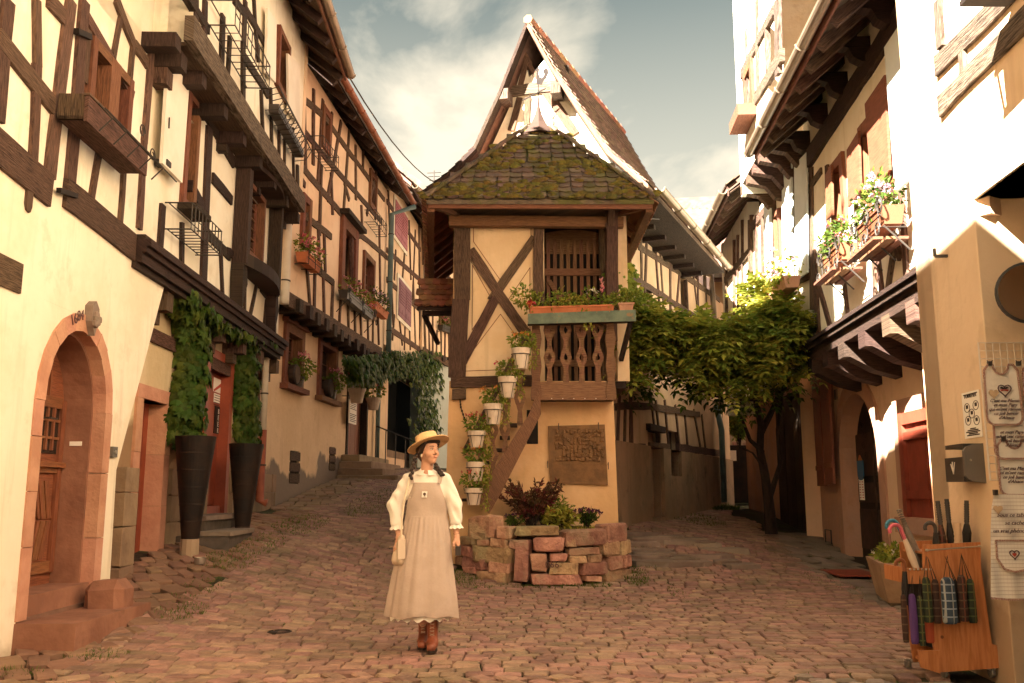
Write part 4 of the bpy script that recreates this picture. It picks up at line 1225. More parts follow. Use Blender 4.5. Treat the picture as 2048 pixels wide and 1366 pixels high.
for k, ch in enumerate('BEER'):
 hh = (bz1-bz0)/4.3
 text(bs, ch, FB, (b0+b1)/2, bz1-.03-hh*(k+.82), hh*1.12, MAT['paper'], .013, align='CENTER')
p0_, p1_ = FB.hit(425, 800)[0], FB.hit(446, 800)[0]
pz1, pz0 = FB.hit(434, 757)[1], FB.hit(434, 785)[1]
po = thing('poster', 'small white poster with a red diagonal band above the BEER sign', 'poster', FB.W((p0_+p1_)/2, pz0, 0))
mb = MB(); fbox(mb, FB, p0_, p1_, pz0, pz1, .001, .005); mb.build('sheet', MAT['paper'], po)
mb = MB(); prism(mb, FB, [(p0_, pz0+.02), (p0_+.04, pz0), (p1_, pz1-.05), (p1_-.03, pz1)], .005, .007); mb.build('band', MAT['ink_red'], po)
q0, q1 = FB.hit(427, 800)[0], FB.hit(441, 800)[0]
qz1, qz0 = FB.hit(434, 788)[1], FB.hit(434, 806)[1]
po = thing('notice', 'little white printed notice between the poster and the BEER sign', 'notice', FB.W((q0+q1)/2, qz0, 0))
mb = MB(); fbox(mb, FB, q0, q1, qz0, qz1, .001, .005); mb.build('sheet', MAT['paper'], po)
mb = MB()
for k in range(5): fbox(mb, FB, q0+.02, q1-.02, qz1-.03-.035*k, qz1-.022-.035*k, .005, .007)
mb.build('print', MAT['ink'], po)
window(HA, FL1r, *w4, MAT['timber_red'], fw=.07, dep=.15, proud=.04, cols=1, rows=3, trim=.05)
mb = MB(); q = FL1r.rect(489, 509, 756, 772); fbox(mb, FL1r, q[0], q[1], q[2], q[3], .08, .10); tag(mb.build('hanging_board', MAT['wood_tag']), 'pale wooden board hung in front of the window behind the second ivy column', 'sign board')
mb = MB(); q = FL1r.rect(488, 503, 783, 809); fbox(mb, FL1r, q[0], q[1], q[2], q[3], .05, .055); tag(mb.build('window_card', MAT['paper']), 'white card in the dark window right of the red door', 'card')
mb = MB(); q = FL1r.rect(513, 525, 875, 895); fbox(mb, FL1r, q[0], q[1], q[2], q[3], .0, .06); tag(mb.build('meter_box', MAT['terracotta']), 'small orange box fixed to the pale wall beside the downpipe', 'box')
# steps before the BEER door
st = thing('stone_steps', 'two dark stone steps leading up to the red door with the BEER sign', 'steps', FL1r.W((d2[0]+d2[1])/2, .4, .5))
sa, sb = FL1r.hit(398, 1040, .35)[0], FL1r.hit(475, 1040, .35)[0]
zt1 = d2[2]-.20; zt2 = zt1-.22
zt1 = .90; zt2 = .72
for (a, b, zt, o1, o0) in ((4.8, 6.6, zt1, .36, .0), (4.6, 5.75, zt2, .72, .36)):
 mb = MB(); stone(mb, FL1r.W((a+b)/2, zt-.02, (o0+o1)/2), FL1r.d*((b-a)/2), FL1r.n*((o1-o0)/2+.02), (0, 0, .03), .08, .02); mb.build('tread', MAT['slab_grey'], st)
 mb = MB(); fbox(mb, FL1r, a+.02, b-.02, zt-.5, zt-.05, 0, o1-.02); mb.build('riser', MAT['step_dark'], st)

# ---- downpipes
def pipe(label, pts, r, m, group=None, name='downpipe', clamps=()):
 mb = MB(); mb.tube(pts, r, 10); o = mb.build(name, m, smooth=True)
 tag(o, label, 'downpipe', group)
 return o
def pipe2(label, segs, name='downpipe', clamps=(), cm=None):
 root = thing(name, label, 'downpipe', segs[0][0][-1])
 for pts, r, m, nm in segs:
  mb = MB(); mb.tube(pts, r, 10); mb.build(nm, m, root, smooth=True)
 for (p, r) in clamps:
  mb = MB(); mb.lathe((p[0], p[1], p[2]-.012), [(r, 0), (r+.012, 0), (r+.012, .024), (r, .024)], 10); mb.build('clamp', cm or MAT['iron'], root)
 return root
q = FL1.hit(572, 380, .12); s_ = sE+.22
pt = FL1.W(s_, FL1.hit(572, 375)[1], .02); pb = FL1.W(s_, FL1.hit(570, 612)[1], .02)
p2 = FL1r.W(sE-.12, FL1r.hit(545, 700)[1], .16); p3 = FL1r.W(sE-.12, FL1r.hit(545, 870)[1], .16); p4 = FL1r.W(sE-.12, FL1r.hit(545, 1000)[1], .16)
pipe2('thick white downpipe hanging at the corner between the white and peach houses', [([pt, pb+Vector((0,0,.1)), pb], .085, MAT['pipe_white'], 'pipe')], clamps=[(pt.lerp(pb, .3), .085), (pt.lerp(pb, .8), .085)])
pipe2('slim white downpipe with a red lower end beside the peach house corner', [([p2+Vector((0,0,.6)), p2, p3], .055, MAT['pipe_white'], 'pipe'), ([p3, p4, p4+FL1.n*.12+Vector((0,0,-.03))], .068, MAT['pipe_red'], 'lower_pipe')], clamps=[(p2, .055), (p2.lerp(p3, .6), .055), (p3.lerp(p4, .5), .068)])
# ================================================================== foliage helpers
def leaf_quad(mb, p, d, nrm, l, w):
 p = Vector(p); d = d.normalized(); sd = d.cross(nrm)
 if sd.length < 1e-4: sd = d.cross(Vector((1, 0, 0)))
 sd.normalize(); up = sd.cross(d)
 mb.v.extend([tuple(p), tuple(p+d*l*.45+sd*w/2+up*w*.18), tuple(p+d*l), tuple(p+d*l*.45-sd*w/2+up*w*.18)])
 b = len(mb.v)-4
 mb.f.append([b, b+1, b+2, b+3]); mb.uv.append(None)
def rvec(r):
 while True:
  v = Vector((r.uniform(-1, 1), r.uniform(-1, 1), r.uniform(-1, 1)))
  if .05 < v.length < 1: return v
def foliage(c, rad, n, ls, r, droop=.2, shell=.5):
 mb = MB(); c = Vector(c)
 for i in range(n):
  v = rvec(r); v = v.normalized()*(shell + (1-shell)*r.random())
  p = c + Vector((v.x*rad[0], v.y*rad[1], v.z*rad[2]))
  d = (v + rvec(r)*.9 + Vector((0, 0, -droop))).normalized()
  leaf_quad(mb, p, d, rvec(r), ls*r.uniform(.7, 1.3), ls*r.uniform(.5, .75))
 return mb
def blooms(c, rad, n, size, r):
 mb = MB(); c = Vector(c)
 for i in range(n):
  v = rvec(r).normalized(); v.z = abs(v.z)*.9+.1
  p = c + Vector((v.x*rad[0], v.y*rad[1], v.z*rad[2]))
  for k in range(7):
   leaf_quad(mb, p+rvec(r)*size*.35, rvec(r), rvec(r), size*.55, size*.5)
 return mb
def pot_plant(name, label, cat, base, leafs, petals, r_=None, group=None, pot=None, lm='leaf', pm='petal_pink', seed=1, ls=.05, nl=110, nb=7, bs=.05):
 """a container with its plant; base = where it stands"""
 rr_ = random.Random(seed)
 root = thing(name, label, cat, base, group)
 if pot: pot(root)
 c, rad = leafs
 foliage(c, rad, nl, ls, rr_).build('foliage', MAT[lm], root)
 if petals:
  blooms(petals[0], petals[1], nb, bs, rr_).build('blossom', MAT[pm], root)
 return root

# ================================================================== HOUSE C (peach)
HC = thing('peach_house', 'long peach half-timbered house on the left with overhanging upper floor and pale stained ground floor', 'house', (-3.6, 19, 1))
s0 = FL2.hit(560, 500)[0]-.6; s1 = FL2.hit(772, 500)[0]
zj = FL2.hit(640, 632)[1]
ze = 9.08
def hrect(fac, xa, xb, yt, yb, xr=None, off=0):
 xr = xr or xb
 return (fac.hit(xa, 600, off)[0], fac.hit(xb, 600, off)[0], fac.hit(xr, yb, off)[1], fac.hit(xr, yt, off)[1])
h0 = hrect(FL2, 597, 611, 398, 492)
h1 = hrect(FL2, 631, 646, 215, 290)
h2 = hrect(FL2, 733, 745, 350, 417)
h3 = hrect(FL2, 679, 706, 468, 590)
h4 = hrect(FL2, 725, 745, 525, 600)
wall(HC, 'wall', FL2, s0, s1, zj, ze+.2, [h0, h1, h2, h3, h4], MAT['plaster_peach'], th=.25, off=-.012)
HB = [(601,330,722,470,.15),(722,470,777,517,.13),(600,250,655,318,.13),(655,318,765,445,.13),(598,190,648,232,.13),(648,232,708,315,.13),(708,315,770,400,.12),
   (612,432,664,474,.14),(612,520,668,565,.14),(600,352,612,372,.12)]
beams_px(HC, FL2, HB, MT, wob=.016)
beams_px(HC, FL2, [(578,598,764,706,.26)], MT, b=.05)
VB = [(610,175,613,340,.13),(629,178,628,330,.12),(648,200,637,365,.12),(666,225,660,330,.1),(684,243,656,400,.13),(700,260,689,420,.12),(713,290,713,400,.11),(728,300,727,345,.11),
   (645,330,640,470,.12),(664,345,667,430,.11),(690,365,700,400,.1),(757,330,735,430,.11),(749,345,752,440,.1),(724,410,726,470,.1),
   (618,425,620,520,.12),(638,442,640,525,.12),(650,455,652,545,.12),(615,525,622,615,.11),(632,535,630,622,.12),(648,545,650,635,.11),(668,560,665,645,.14),(710,580,712,668,.12),
   (720,560,724,672,.10),(736,600,738,680,.10),(748,610,747,690,.10),(757,600,759,690,.11),(706,470,708,580,.13),(760,450,762,600,.12),(604,250,606,340,.10),(683,600,680,655,.10),(697,600,699,662,.10)]
beams_px(HC, FL2, VB, MT, wob=.014)
for h, c_, r__, nm in ((h0, 1, 3, 0), (h1, 1, 2, 0), (h2, 1, 2, 0), (h4, 1, 3, 0)):
 window(HC, FL2, *h, MAT['timber_red'], fw=.08, dep=.18, proud=.05, cols=c_, rows=r__, trim=.06)
w = window(HC, FL2, *h3, MAT['timber_red'], fw=.12, dep=.15, proud=.07, cols=2, rows=1, trim=.12)
mb = MB(); fbox(mb, FL2, h3[0]+.14, (h3[0]+h3[1])/2-.2, h3[2]+.2, h3[3]-.2, -.09, -.085); mb.build('curtain', MAT['glass_pale'], w)
mb = MB(); fbox(mb, FL2, h3[0]-.25, h3[1]+.25, h3[3]+.12, h3[3]+.22, 0, .22); mb.build('window_hood', MTD, HC)
rack('empty iron rack below the small upper window at the near end of the peach house', FL2, 618, 272, 652, .28, .28, nb=7)
rack('empty iron rack below the small upper window at the far end of the peach house', FL2, 729, 420, 753, .28, .30, nb=6)
# joists and lower wall
sl0, sl1 = FL2g.hit(553, 800)[0]-.3, FL2g.hit(700, 800)[0]
g1_ = hrect(FL2g, 572, 606, 672, 775); g2_ = hrect(FL2g, 641, 674, 700, 800)
c1_ = hrect(FL2g, 593, 611, 905, 968); c2_ = hrect(FL2g, 669, 680, 897, 943)
dC = hrect(FL2g, 702, 738, 730, 918)
sl2 = FL2g.hit(772, 800)[0]
wall(HC, 'wall', FL2g, sl0-.6, sl2, -.6, zj, [g1_, g2_, c1_, c2_, dC], MAT['plaster_peach_low'], th=.3)
k = 0
s_ = FL2.hit(590, 600)[0]
while s_ < s1:
 mb = MB(); fbox(mb, FL2, s_-.11, s_+.11, zj-.26, zj-.02, -.5, .10+jit(.04)); mb.build('joist', MTD, HC); s_ += .62
mb = MB(); fbox(mb, FL2, s0, s1, zj-.02, zj+.0, -.4, -.02); mb.build('soffit_board', MAT['soffit'], HC)
for g_ in (g1_, g2_):
 window(HC, FL2g, *g_, MAT['timber_red'], fw=.10, dep=.2, proud=.06, cols=2, rows=3, trim=.07)
 mb = MB(); fbox(mb, FL2g, g_[0]-.16, g_[1]+.16, g_[2]-.17, g_[2]-.07, 0, .16); mb.build('window_sill', MAT['timber_red'], HC)
 mb = MB(); fbox(mb, FL2g, g_[0]-.16, g_[1]+.16, g_[3]+.07, g_[3]+.15, 0, .12); mb.build('window_head', MAT['timber_red'], HC)
for k, c_ in enumerate((c1_, c2_)):
 mb = MB(); fbox(mb, FL2g, c_[0], c_[1], c_[2], c_[3], -.12, -.05); ht = mb.build('cellar_hatch', MTD, HC)
 for q in range(3):
  mb = MB(); za = c_[2]+(c_[3]-c_[2])*q/3; fbox(mb, FL2g, c_[0]-.02, c_[1]+.02, za+.02, za+(c_[3]-c_[2])/3-.02, -.05, .015); mb.build('board', MAT['timber'], ht)
for k, (g_, cx_, pm) in enumerate(((g1_, 590, 'petal_pink'), (g2_, 657, 'petal_pink'))):
 zb = g_[2]-.06; sc_ = (g_[0]+g_[1])/2
 cst = FL2g.W(sc_-.22, zb+.2, .10)
 ca = thing('wooden_keg', 'small dark keg on the sill of the %s lower window of the peach house' % ('nearer' if k == 0 else 'farther'), 'keg', cst - Vector((0, 0, .2)))
 mb = MB(); Mx = Matrix.Translation(cst) @ FL2g.n.to_track_quat('Z', 'Y').to_matrix().to_4x4()
 mb.lathe((0, 0, -.1), [(.15, 0), (.185, .08), (.19, .12), (.185, .16), (.17, .19)], 16); mb.rot(Mx); mb.build('staves', MAT['barrel'], ca, smooth=False)
 mb = MB(); mb.lathe((0, 0, .085), [(.155, 0), (.155, .01)], 16); mb.rot(Mx); mb.build('lid', MAT['timber'], ca)
 mb = MB(); mb.tube([cst + Mx.to_3x3() @ Vector((.18*cos(t*pi/8), .18*sin(t*pi/8), .07)) for t in range(17)], .01, 4); mb.build('hoop', MAT['iron'], ca)
 def pot(root, cc=FL2g.W(sc_+.15, zb, .10)):
  m_ = MB(); m_.lathe(cc, [(.07, 0), (.10, .16), (.11, .17), (.11, .20), (.08, .20)], 12); m_.build('pot', MAT['plastic_dark'], root)
 pot_plant('potted_geranium', 'pink geranium on the sill of the %s ground floor window of the peach house' % ('nearer' if k == 0 else 'farther'), 'potted plant', FL2g.W(sc_+.15, zb, .10),
     (FL2g.W(sc_+.15, zb+.38, .16), (.24, .24, .22)), (FL2g.W(sc_+.05, zb+.56, .18), (.16, .16, .10)), pot=pot, seed=40+k, ls=.09, nl=170, nb=9, bs=.08)
def flower_box(label, fac, s0, s1, z, off, group=None, box='terracotta', lm='leaf', pm='petal_pink', seed=1, h=.18, dep=.2, up=.28, nl=260, nb=14, ls=.07, bs=.07, iron=False, spread=.16, name='flower_box', cat='flower box', scr=False):
 root = thing(name, label, cat, fac.W((s0+s1)/2, z-h, off+dep/2), group)
 mb = MB(); n0, n1 = min(s0, s1), max(s0, s1)
 vs = []
 for (zz, ins) in ((z-h, .03), (z, 0)):
  for (a, b) in ((n0+ins, off+ins), (n1-ins, off+ins), (n1-ins, off+dep-ins), (n0+ins, off+dep-ins)): vs.append(fac.W(a, zz, b))
 mb.add(vs, BOXF)
 fbox(mb, fac, n0-.01, n1+.01, z-.025, z, off+dep-.0, off+dep+.012)
 bx = mb.build('trough', MAT[box], root)
 r2 = random.Random(seed); fol = MB()
 N_ = max(1, int((n1-n0)/.25))
 for k in range(N_):
  c = fac.W(n0+(n1-n0)*(k+.5)/N_, z+up*.45, off+dep/2+.02)
  f = foliage(c, (spread+.05, spread+.05, up*.8*r2.uniform(.7, 1.2)), int(nl/N_), ls, r2)
  fol.add(f.v, f.f)
 fol.build('foliage', MAT[lm], root)
 fl = MB()
 for k in range(nb):
  c = fac.W(r2.uniform(n0, n1), z+up*r2.uniform(.35, 1.15), off+dep/2+r2.uniform(-.05, spread))
  f = blooms(c, (bs*.5, bs*.5, bs*.4), 3, bs, r2); fl.add(f.v, f.f)
 fl.build('blossom', MAT[pm], root)
 if iron:
  mb = MB()
  for s_ in (n0+.05, (n0+n1)/2, n1-.05):
   mb.tube([fac.W(s_, z+.05, off+dep+.02), fac.W(s_, z-h-.03, off+dep+.02), fac.W(s_, z-h-.03, off-.02)], .009, 4)
  for zz in (z+.02, z-h*.6): mb.tube([fac.W(n0-.03, zz, off+dep+.025), fac.W(n1+.03, zz, off+dep+.025)], .009, 4)
  if scr:
   for s_ in (n0-.02, (n0+n1)/2, n1+.02):
    mb.tube(scroll(fac, s_, z-.02, .11, off+dep+.03), .010, 5); mb.tube(scroll(fac, s_+.1, z-h-.05, .09, off+dep+.03, sgn=-1), .010, 5)
    mb.tube([fac.W(s_, z-h-.03, off+dep), fac.W(s_, z-h-.3, off-.02)], .010, 5)
  mb.build('holder', MAT['iron'], root)
 return root
a, b = FL2.hit(592, 600, .1)[0], FL2.hit(632, 600, .1)[0]
flower_box('terracotta box of pink flowers beside the thick white downpipe on the peach house', FL2, a, b-.3, FL2.hit(600, 497, .2)[1], .05, seed=3, nb=16, dep=.22, up=.34, iron=True)
a, b = FL2.hit(680, 600, .1)[0], FL2.hit(735, 600, .1)[0]
flower_box('long iron basket with pink geraniums under the widest upper window of the peach house', FL2, a, b, FL2.hit(700, 588, .2)[1], .05, box='plastic_dark', seed=4, nb=22, dep=.22, up=.28, iron=True, scr=True, nl=320)
a, b = FL2.hit(739, 600, .1)[0], FL2.hit(765, 600, .1)[0]
flower_box('orange clay box of purple flowers next to the teal downpipe on the peach house', FL2, a, b, FL2.hit(752, 607, .2)[1], .05, seed=5, nb=12, dep=.22, up=.34, pm='petal_lilac', lm='leaf_ivy')
roof(HC, FL2, FL2.hit(560, 500)[0]-.2, s1+.5, ze, .52, MAT['roof_tile_brown'], 4.0, 42, rafters=[s0+.3+k*.8 for k in range(int((s1-s0)/.8))], gutter=MAT['copper'], board=None, soff=MAT['soffit'])
ptop = FL2.W(s1+.35, ze-.15, .70); p1 = FL2.W(s1+.05, ze-.45, .12); p2 = FL2.W(s1+.05, FL2.hit(771, 706)[1], .12)
pipe2('tall teal downpipe between the peach house and the house with pink shutters', [([ptop, p1, p2], .07, MAT['pipe_teal'], 'pipe')], clamps=[(p1.lerp(p2, t), .07) for t in (.15, .5, .85)])
p3 = FL2g.W(FL2g.hit(748, 800)[0], FL2g.hit(748, 735)[1], .12); p4 = FL2g.W(FL2g.hit(748, 800)[0], FL2g.hit(748, 918)[1], .12)
pipe2('short pale downpipe behind the two hanging white pots', [([p3, p4], .06, MAT['pipe_teal'], 'pipe')])
# door, sign, pots, steps of the peach house
mb = MB(); fbox(mb, FL2g, dC[0], dC[1], dC[2], dC[3], -.25, -.18); dd_ = mb.build('door', MAT['shutter_brown'], HC)
for k in range(4):
 mb = MB(); a = dC[0]+(dC[1]-dC[0])*k/4; fbox(mb, FL2g, a+.01, a+(dC[1]-dC[0])/4-.01, dC[2], dC[3]-.6, -.18, -.16); mb.build('plank', MAT['shutter_brown'], dd_)
mb = MB(); fbox(mb, FL2g, dC[0]+.05, dC[1]-.05, dC[3]-.55, dC[3]-.05, -.18, -.17); mb.build('pane', MAT['glass'], dd_)
stone_frame(HC, FL2g, dC[0], dC[1], dC[2], dC[3], .12, MTD, nj=1, dep=.15)
a = hrect(FL2g, 705, 719, 806, 852, off=.15)
sg = thing('menu_board', 'tall narrow white notice board below the nearer hanging white pot', 'notice board', FL2g.W(a[0], a[2], .15))
mb = MB(); fbox(mb, FL2g, a[0], a[1], a[2], a[3], .13, .16); mb.build('board', MAT['paper'], sg)
mb = MB()
for k in range(11):
 if k in (4, 5): continue
 zz = a[3]-.08-(a[3]-a[2]-.1)*k/11; fbox(mb, FL2g, a[0]+.05, a[1]-.05-(k % 3)*.05, zz-.015, zz, .16, .162)
mb.build('print', MAT['ink'], sg)
for k, (px_, ptp, pbt, st_) in enumerate(((714, 777, 806, 'nearer, larger'), (747, 796, 820, 'farther, smaller'))):
 sc_, zt = FL2g.hit(px_, ptp, .35); _, zb = FL2g.hit(px_, pbt, .35)
 cc = FL2g.W(sc_, zb, .35); R_ = .20 if k == 0 else .18
 def pot(root, cc=cc, h=zt-zb, R_=R_):
  m_ = MB(); m_.lathe(cc, [(R_*.68, 0), (R_*.95, h*.8), (R_*1.05, h*.8), (R_*1.08, h), (R_*.9, h)], 16); m_.build('pot', MAT['pot_white'], root)
  m_ = MB(); m_.tube([cc+Vector((0, 0, h*.5)), cc+Vector((0, 0, h*.5))-FL2g.n*.35], .012, 5); m_.build('bracket', MAT['iron'], root)
 pot_plant('hanging_pot', 'the %s of two white pots with red flowers beside the brown door' % st_, 'flower pot', cc, (cc+Vector((0, 0, zt-zb+.16)), (.27, .27, .2)), (cc+Vector((0, 0, zt-zb+.26)), (.22, .22, .13)),
     pot=pot, seed=60+k, ls=.09, nl=150, nb=11, bs=.09, pm='petal_red')
st = thing('entrance_steps', 'low worn stone steps in front of the brown door of the peach house', 'steps', FL2g.W((dC[0]+dC[1])/2, 1.5, .5))
for k in range(4):
 zt = dC[2]-.16*k; o1 = .45+.32*k
 a, b = dC[0]-.5-.15*k, dC[1]+.9
 mb = MB(); c = FL2g.W((a+b)/2, zt-.3, o1/2); stone(mb, c, FL2g.d*((b-a)/2), FL2g.n*(o1/2), (0, 0, .3), .05, .02); mb.build('step', MAT['block'], st)
mb = MB()
for t in range(5):
 p = FL2g.W(dC[1]+.35+t*.05, dC[2]-.1*t, .2+.25*t); mb.tube([p, p+Vector((0, 0, .85))], .015, 5)
p = FL2g.W(dC[1]+.35, dC[2]+.85, .2); q = FL2g.W(dC[1]+.55, dC[2]+.45, 1.2); mb.tube([p, q], .02, 5)
tag(mb.build('handrail', MAT['iron']), 'black iron handrail beside the stone steps of the peach house', 'handrail')

# ================================================================== HOUSE D (pink shutters)
HD = thing('pink_shutter_house', 'peach half-timbered house with faded pink and plum shutters beyond the teal downpipe', 'house', (-3, 27, 1.5))
t0 = FL2.hit(773, 500)[0]; t1 = FL2.hit(842, 500)[0]
zje = FL2.hit(800, 712)[1]; ze2 = FL2.hit(820, 395)[1]-.7
wall(HD, 'wall', FL2, t0, t1, zje, ze2+.3, [], MAT['plaster_peach'], th=.25, off=-.012)
beams_px(HD, FL2, [(775,402,842,500,.14),(775,500,842,560,.14),(775,560,842,620,.15),(777,655,842,700,.16),(778,380,782,500,.1),(786,430,780,560,.1),(819,440,823,560,.1),(832,460,826,600,.1),
   (782,520,788,650,.1),(793,500,790,560,.1),(812,490,806,560,.1),(776,600,781,660,.09),(790,630,786,680,.09),(828,560,832,690,.1),(800,640,806,690,.09),(812,640,810,700,.09),(820,650,822,700,.09),(839,430,841,700,.13)], MT)
for pts, m_, lab in (([(792,398),(817,417),(817,492),(792,470)], 'shutter_pink', 0), ([(799,555),(824,568),(823,642),(798,630)], 'shutter_plum', 1)):
 P4 = quadp(FL2, pts, .05)
 a, b = P4[0][0], P4[1][0]; za, zb = P4[3][1], P4[0][1]
 mb = MB(); fbox(mb, FL2, a-.1, b+.1, za-.12, zb+.12, 0, .03); mb.build('shutter_frame', MAT['plaster_white'], HD)
 for k in range(2):
  u0 = a+(b-a)*k/2+.02; u1 = a+(b-a)*(k+1)/2-.02
  mb = MB(); fbox(mb, FL2, u0, u1, za, zb, .03, .05); sh_ = mb.build('shutter', MAT[m_], HD)
  for j in range(7):
   mb = MB(); zz = zb-.12-j*.085; fbox(mb, FL2, u0+.08, u1-.08, zz-.05, zz, .05, .065); mb.build('slat', MAT[m_], sh_)
  for j in range(2):
   mb = MB(); w0 = (u1-u0-.2)/2; fbox(mb, FL2, u0+.08+j*(w0+.04), u0+.08+j*(w0+.04)+w0, za+.12, zb-.85, .05, .062); mb.build('panel', MAT[m_], sh_)
roof(HD, FL2, t0+.2, t1+.2, ze2, .6, MAT['roof_tile_brown'], 4, 42, rafters=[t0+.5+k*.8 for k in range(4)], gutter=MAT['zinc'], soff=MAT['soffit'])
tg1 = FL2g.hit(872, 800)[0]
dd0 = (FL2g.hit(776, 800)[0], FL2g.hit(846, 800)[0], FL2g.hit(800, 905)[1], FL2g.hit(800, 748)[1])
wall(HD, 'wall', FL2g, sl2, dd0[1]+.4, -.4, zje, [dd0], MAT['plaster_pale'], th=.3)
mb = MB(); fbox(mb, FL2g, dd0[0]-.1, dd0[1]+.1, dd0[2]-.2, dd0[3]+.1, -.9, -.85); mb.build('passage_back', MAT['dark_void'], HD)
mb = MB(); fbox(mb, FL2g, dd0[0], dd0[1], dd0[2]-.2, dd0[2], -.85, .02); mb.build('threshold', MAT['block'], HD)
for k in range(2):
 mb = MB(); a = dd0[0]+(dd0[1]-dd0[0])*k/2; fbox(mb, FL2g, a+.02, a+(dd0[1]-dd0[0])/2-.02, dd0[2], dd0[3], -.4, -.34); mb.build('door_leaf', MAT['dark_void'], HD)  # near-black leaves: the darkness of the doorway is put into their colour
s_ = FL2.hit(843, 600)[0]
pa = FL2.W(s_, FL2.hit(843, 420)[1], .1); pb = FL2.W(s_, FL2.hit(843, 690)[1], .1)
pipe2('slim red downpipe at the far end of the house with pink shutters', [([pa, pb], .07, MAT['pipe_red'], 'pipe')])
# ================================================================== HOUSE E (closing the left lane)
FE = Fac(o=FL2.W(t1, 0, 0), d=(sin(.42), cos(.42), 0), n=(cos(.42), -sin(.42), 0))
HE = thing('far_house', 'half-timbered house with a blue-grey ground floor closing the left lane', 'house', FE.W(2, 1.8, 0))
za = FE.hit(868, 708)[1]
wall(HE, 'wall', FE, 0, 7, -.2, za, [], MAT['plaster_blue'], th=.3)
we = (FE.hit(872, 640)[0], FE.hit(897, 640)[0], FE.hit(885, 655)[1], FE.hit(885, 590)[1])
wall(HE, 'wall', FE, 0, 7, za, 9.8, [we], MAT['plaster_peach'], th=.3, off=.1)
beams_px(HE, FE, [(846,700,900,728,.2),(846,600,905,640,.14),(848,600,852,712,.1),(857,610,860,712,.09),(866,600,866,712,.09),(875,660,873,716,.08),(882,660,884,718,.08),(891,660,890,720,.08),(898,600,899,722,.1),(850,500,902,560,.14),(849,420,850,600,.1),(862,430,866,600,.1),(880,440,876,600,.1)], MT, off=.1)
window(HE, FE, *we, MAT['timber_red'], fw=.08, dep=.2, proud=.05, cols=2, rows=2, off=.1)
mb = MB()
for k in range(5):
 s_ = .4+k*.9; fbox(mb, FE, s_, s_+.2, za-.2, za, 0, .16)
 mb2 = MB(); fbox(mb2, FE, s_, s_+.2, za-.2, za-.004, 0, .16); mb2.build('joist', MTD, HE)
roof(HE, FE, -.2, 7, 9.5, .5, MAT['roof_tile_brown'], 4, 42, soff=MAT['soffit'])
flower_box('small box of pink flowers seen far down the left lane beneath the pent roof', FE, we[0]-.1, we[1]+.1, we[2]-.02, .12, seed=9, box='plastic_dark', nb=12, iron=True, dep=.2)
# dark slate roof beyond
HF = thing('slate_roof_house', 'house with a dark slate roof rising behind the peach houses on the left', 'house', (-7, 38, 0))
mb = MB()
A_ = at_y(775, 310, 36); B_ = at_y(890, 400, 36); C_ = at_y(870, 330, 42)
mb.add([A_, B_, B_+Vector((0, 8, 1.5)), A_+Vector((0, 8, 1.5)), A_-Vector((0,0,.3)), B_-Vector((0,0,.3)), B_+Vector((0, 8, 1.2)), A_+Vector((0, 8, 1.2))], [(0,1,2,3),(7,6,5,4),(0,4,5,1),(1,5,6,2),(2,6,7,3),(3,7,4,0)])
mb.build('roof', MAT['step_dark'], HF)
mb = MB(); mb.add([Vector((A_.x, 36.3, 0)), Vector((B_.x, 36.3, 0)), B_+Vector((0,.3,-.1)), A_+Vector((0,.3,-.1))], [(0,1,2,3)]); mb.add([Vector((A_.x, 43, 0)), Vector((B_.x, 43, 0)), B_+Vector((0,7,.9)), A_+Vector((0,7,.9))], [(0,1,2,3)]); mb.build('wall', MAT['plaster_pale'], HF)

# ================================================================== ivy, planters
LEAFME = []
for k in range(4):
 pts = []
 r_ = random.Random(k)
 prof = [(0, 0), (.35, .10), (.52, .38), (.30, .42), (.42, .72), (.16, .66), (0, 1.0), (-.16, .66), (-.42, .72), (-.30, .42), (-.52, .38), (-.35, .10)]
 vs = [(0, .4, .06)] + [(x*1.0, y_, -abs(x)*.22-(y_-.4)**2*.3) for x, y_ in prof]
 fs = [(0, i, i+1) for i in range(1, 12)] + [(0, 12, 1)]
 for key in ('leaf_ivy', 'leaf'):
  me = bpy.data.meshes.new('ivy_leaf'); me.from_pydata(vs, [], fs); me.materials.append(MAT[key]); LEAFME.append((key, me, vs, fs))
def ivy(label, centre, n_obj, n_all, size, seed, lm='leaf_ivy', normal=None, cat='ivy', name='ivy', spread=1.0):
 """centre(r) gives (point, outward normal) of a leaf"""
 r = random.Random(seed)
 pts = [centre(r) for _ in range(n_all)]
 pts.sort(key=lambda t: -(t[0]-Vector(t[2] if len(t) > 2 else t[0])).dot(t[1]))
 zb = min(p[0].z for p in pts); base = Vector((sum(p[0].x for p in pts)/n_all, sum(p[0].y for p in pts)/n_all, zb))
 root = thing(name, label, cat, base)
 mbs = MB(); ms = [m_ for m_ in LEAFME if m_[0] == lm]
 r.shuffle(pts)
 for i, t in enumerate(pts):
  p, nn = t[0], t[1]
  zax = (nn + rvec(r)*.45).normalized(); yax = (Vector((0, 0, -1)) + rvec(r)*.5); yax = (yax - zax*yax.dot(zax)).normalized(); xax = yax.cross(zax)
  s_ = size*r.uniform(.65, 1.25)
  M = Matrix(((xax.x*s_, yax.x*s_, zax.x*s_, p.x), (xax.y*s_, yax.y*s_, zax.y*s_, p.y), (xax.z*s_, yax.z*s_, zax.z*s_, p.z), (0, 0, 0, 1)))
  mm = ms[i % len(ms)]
  if i < n_obj: place(mm[1], 'leaf', M, root)
  else: mbs.add([M @ Vector(v) for v in mm[2]], mm[3])
 mbs.build('foliage', MAT[lm], root, kind='stuff')
 return root
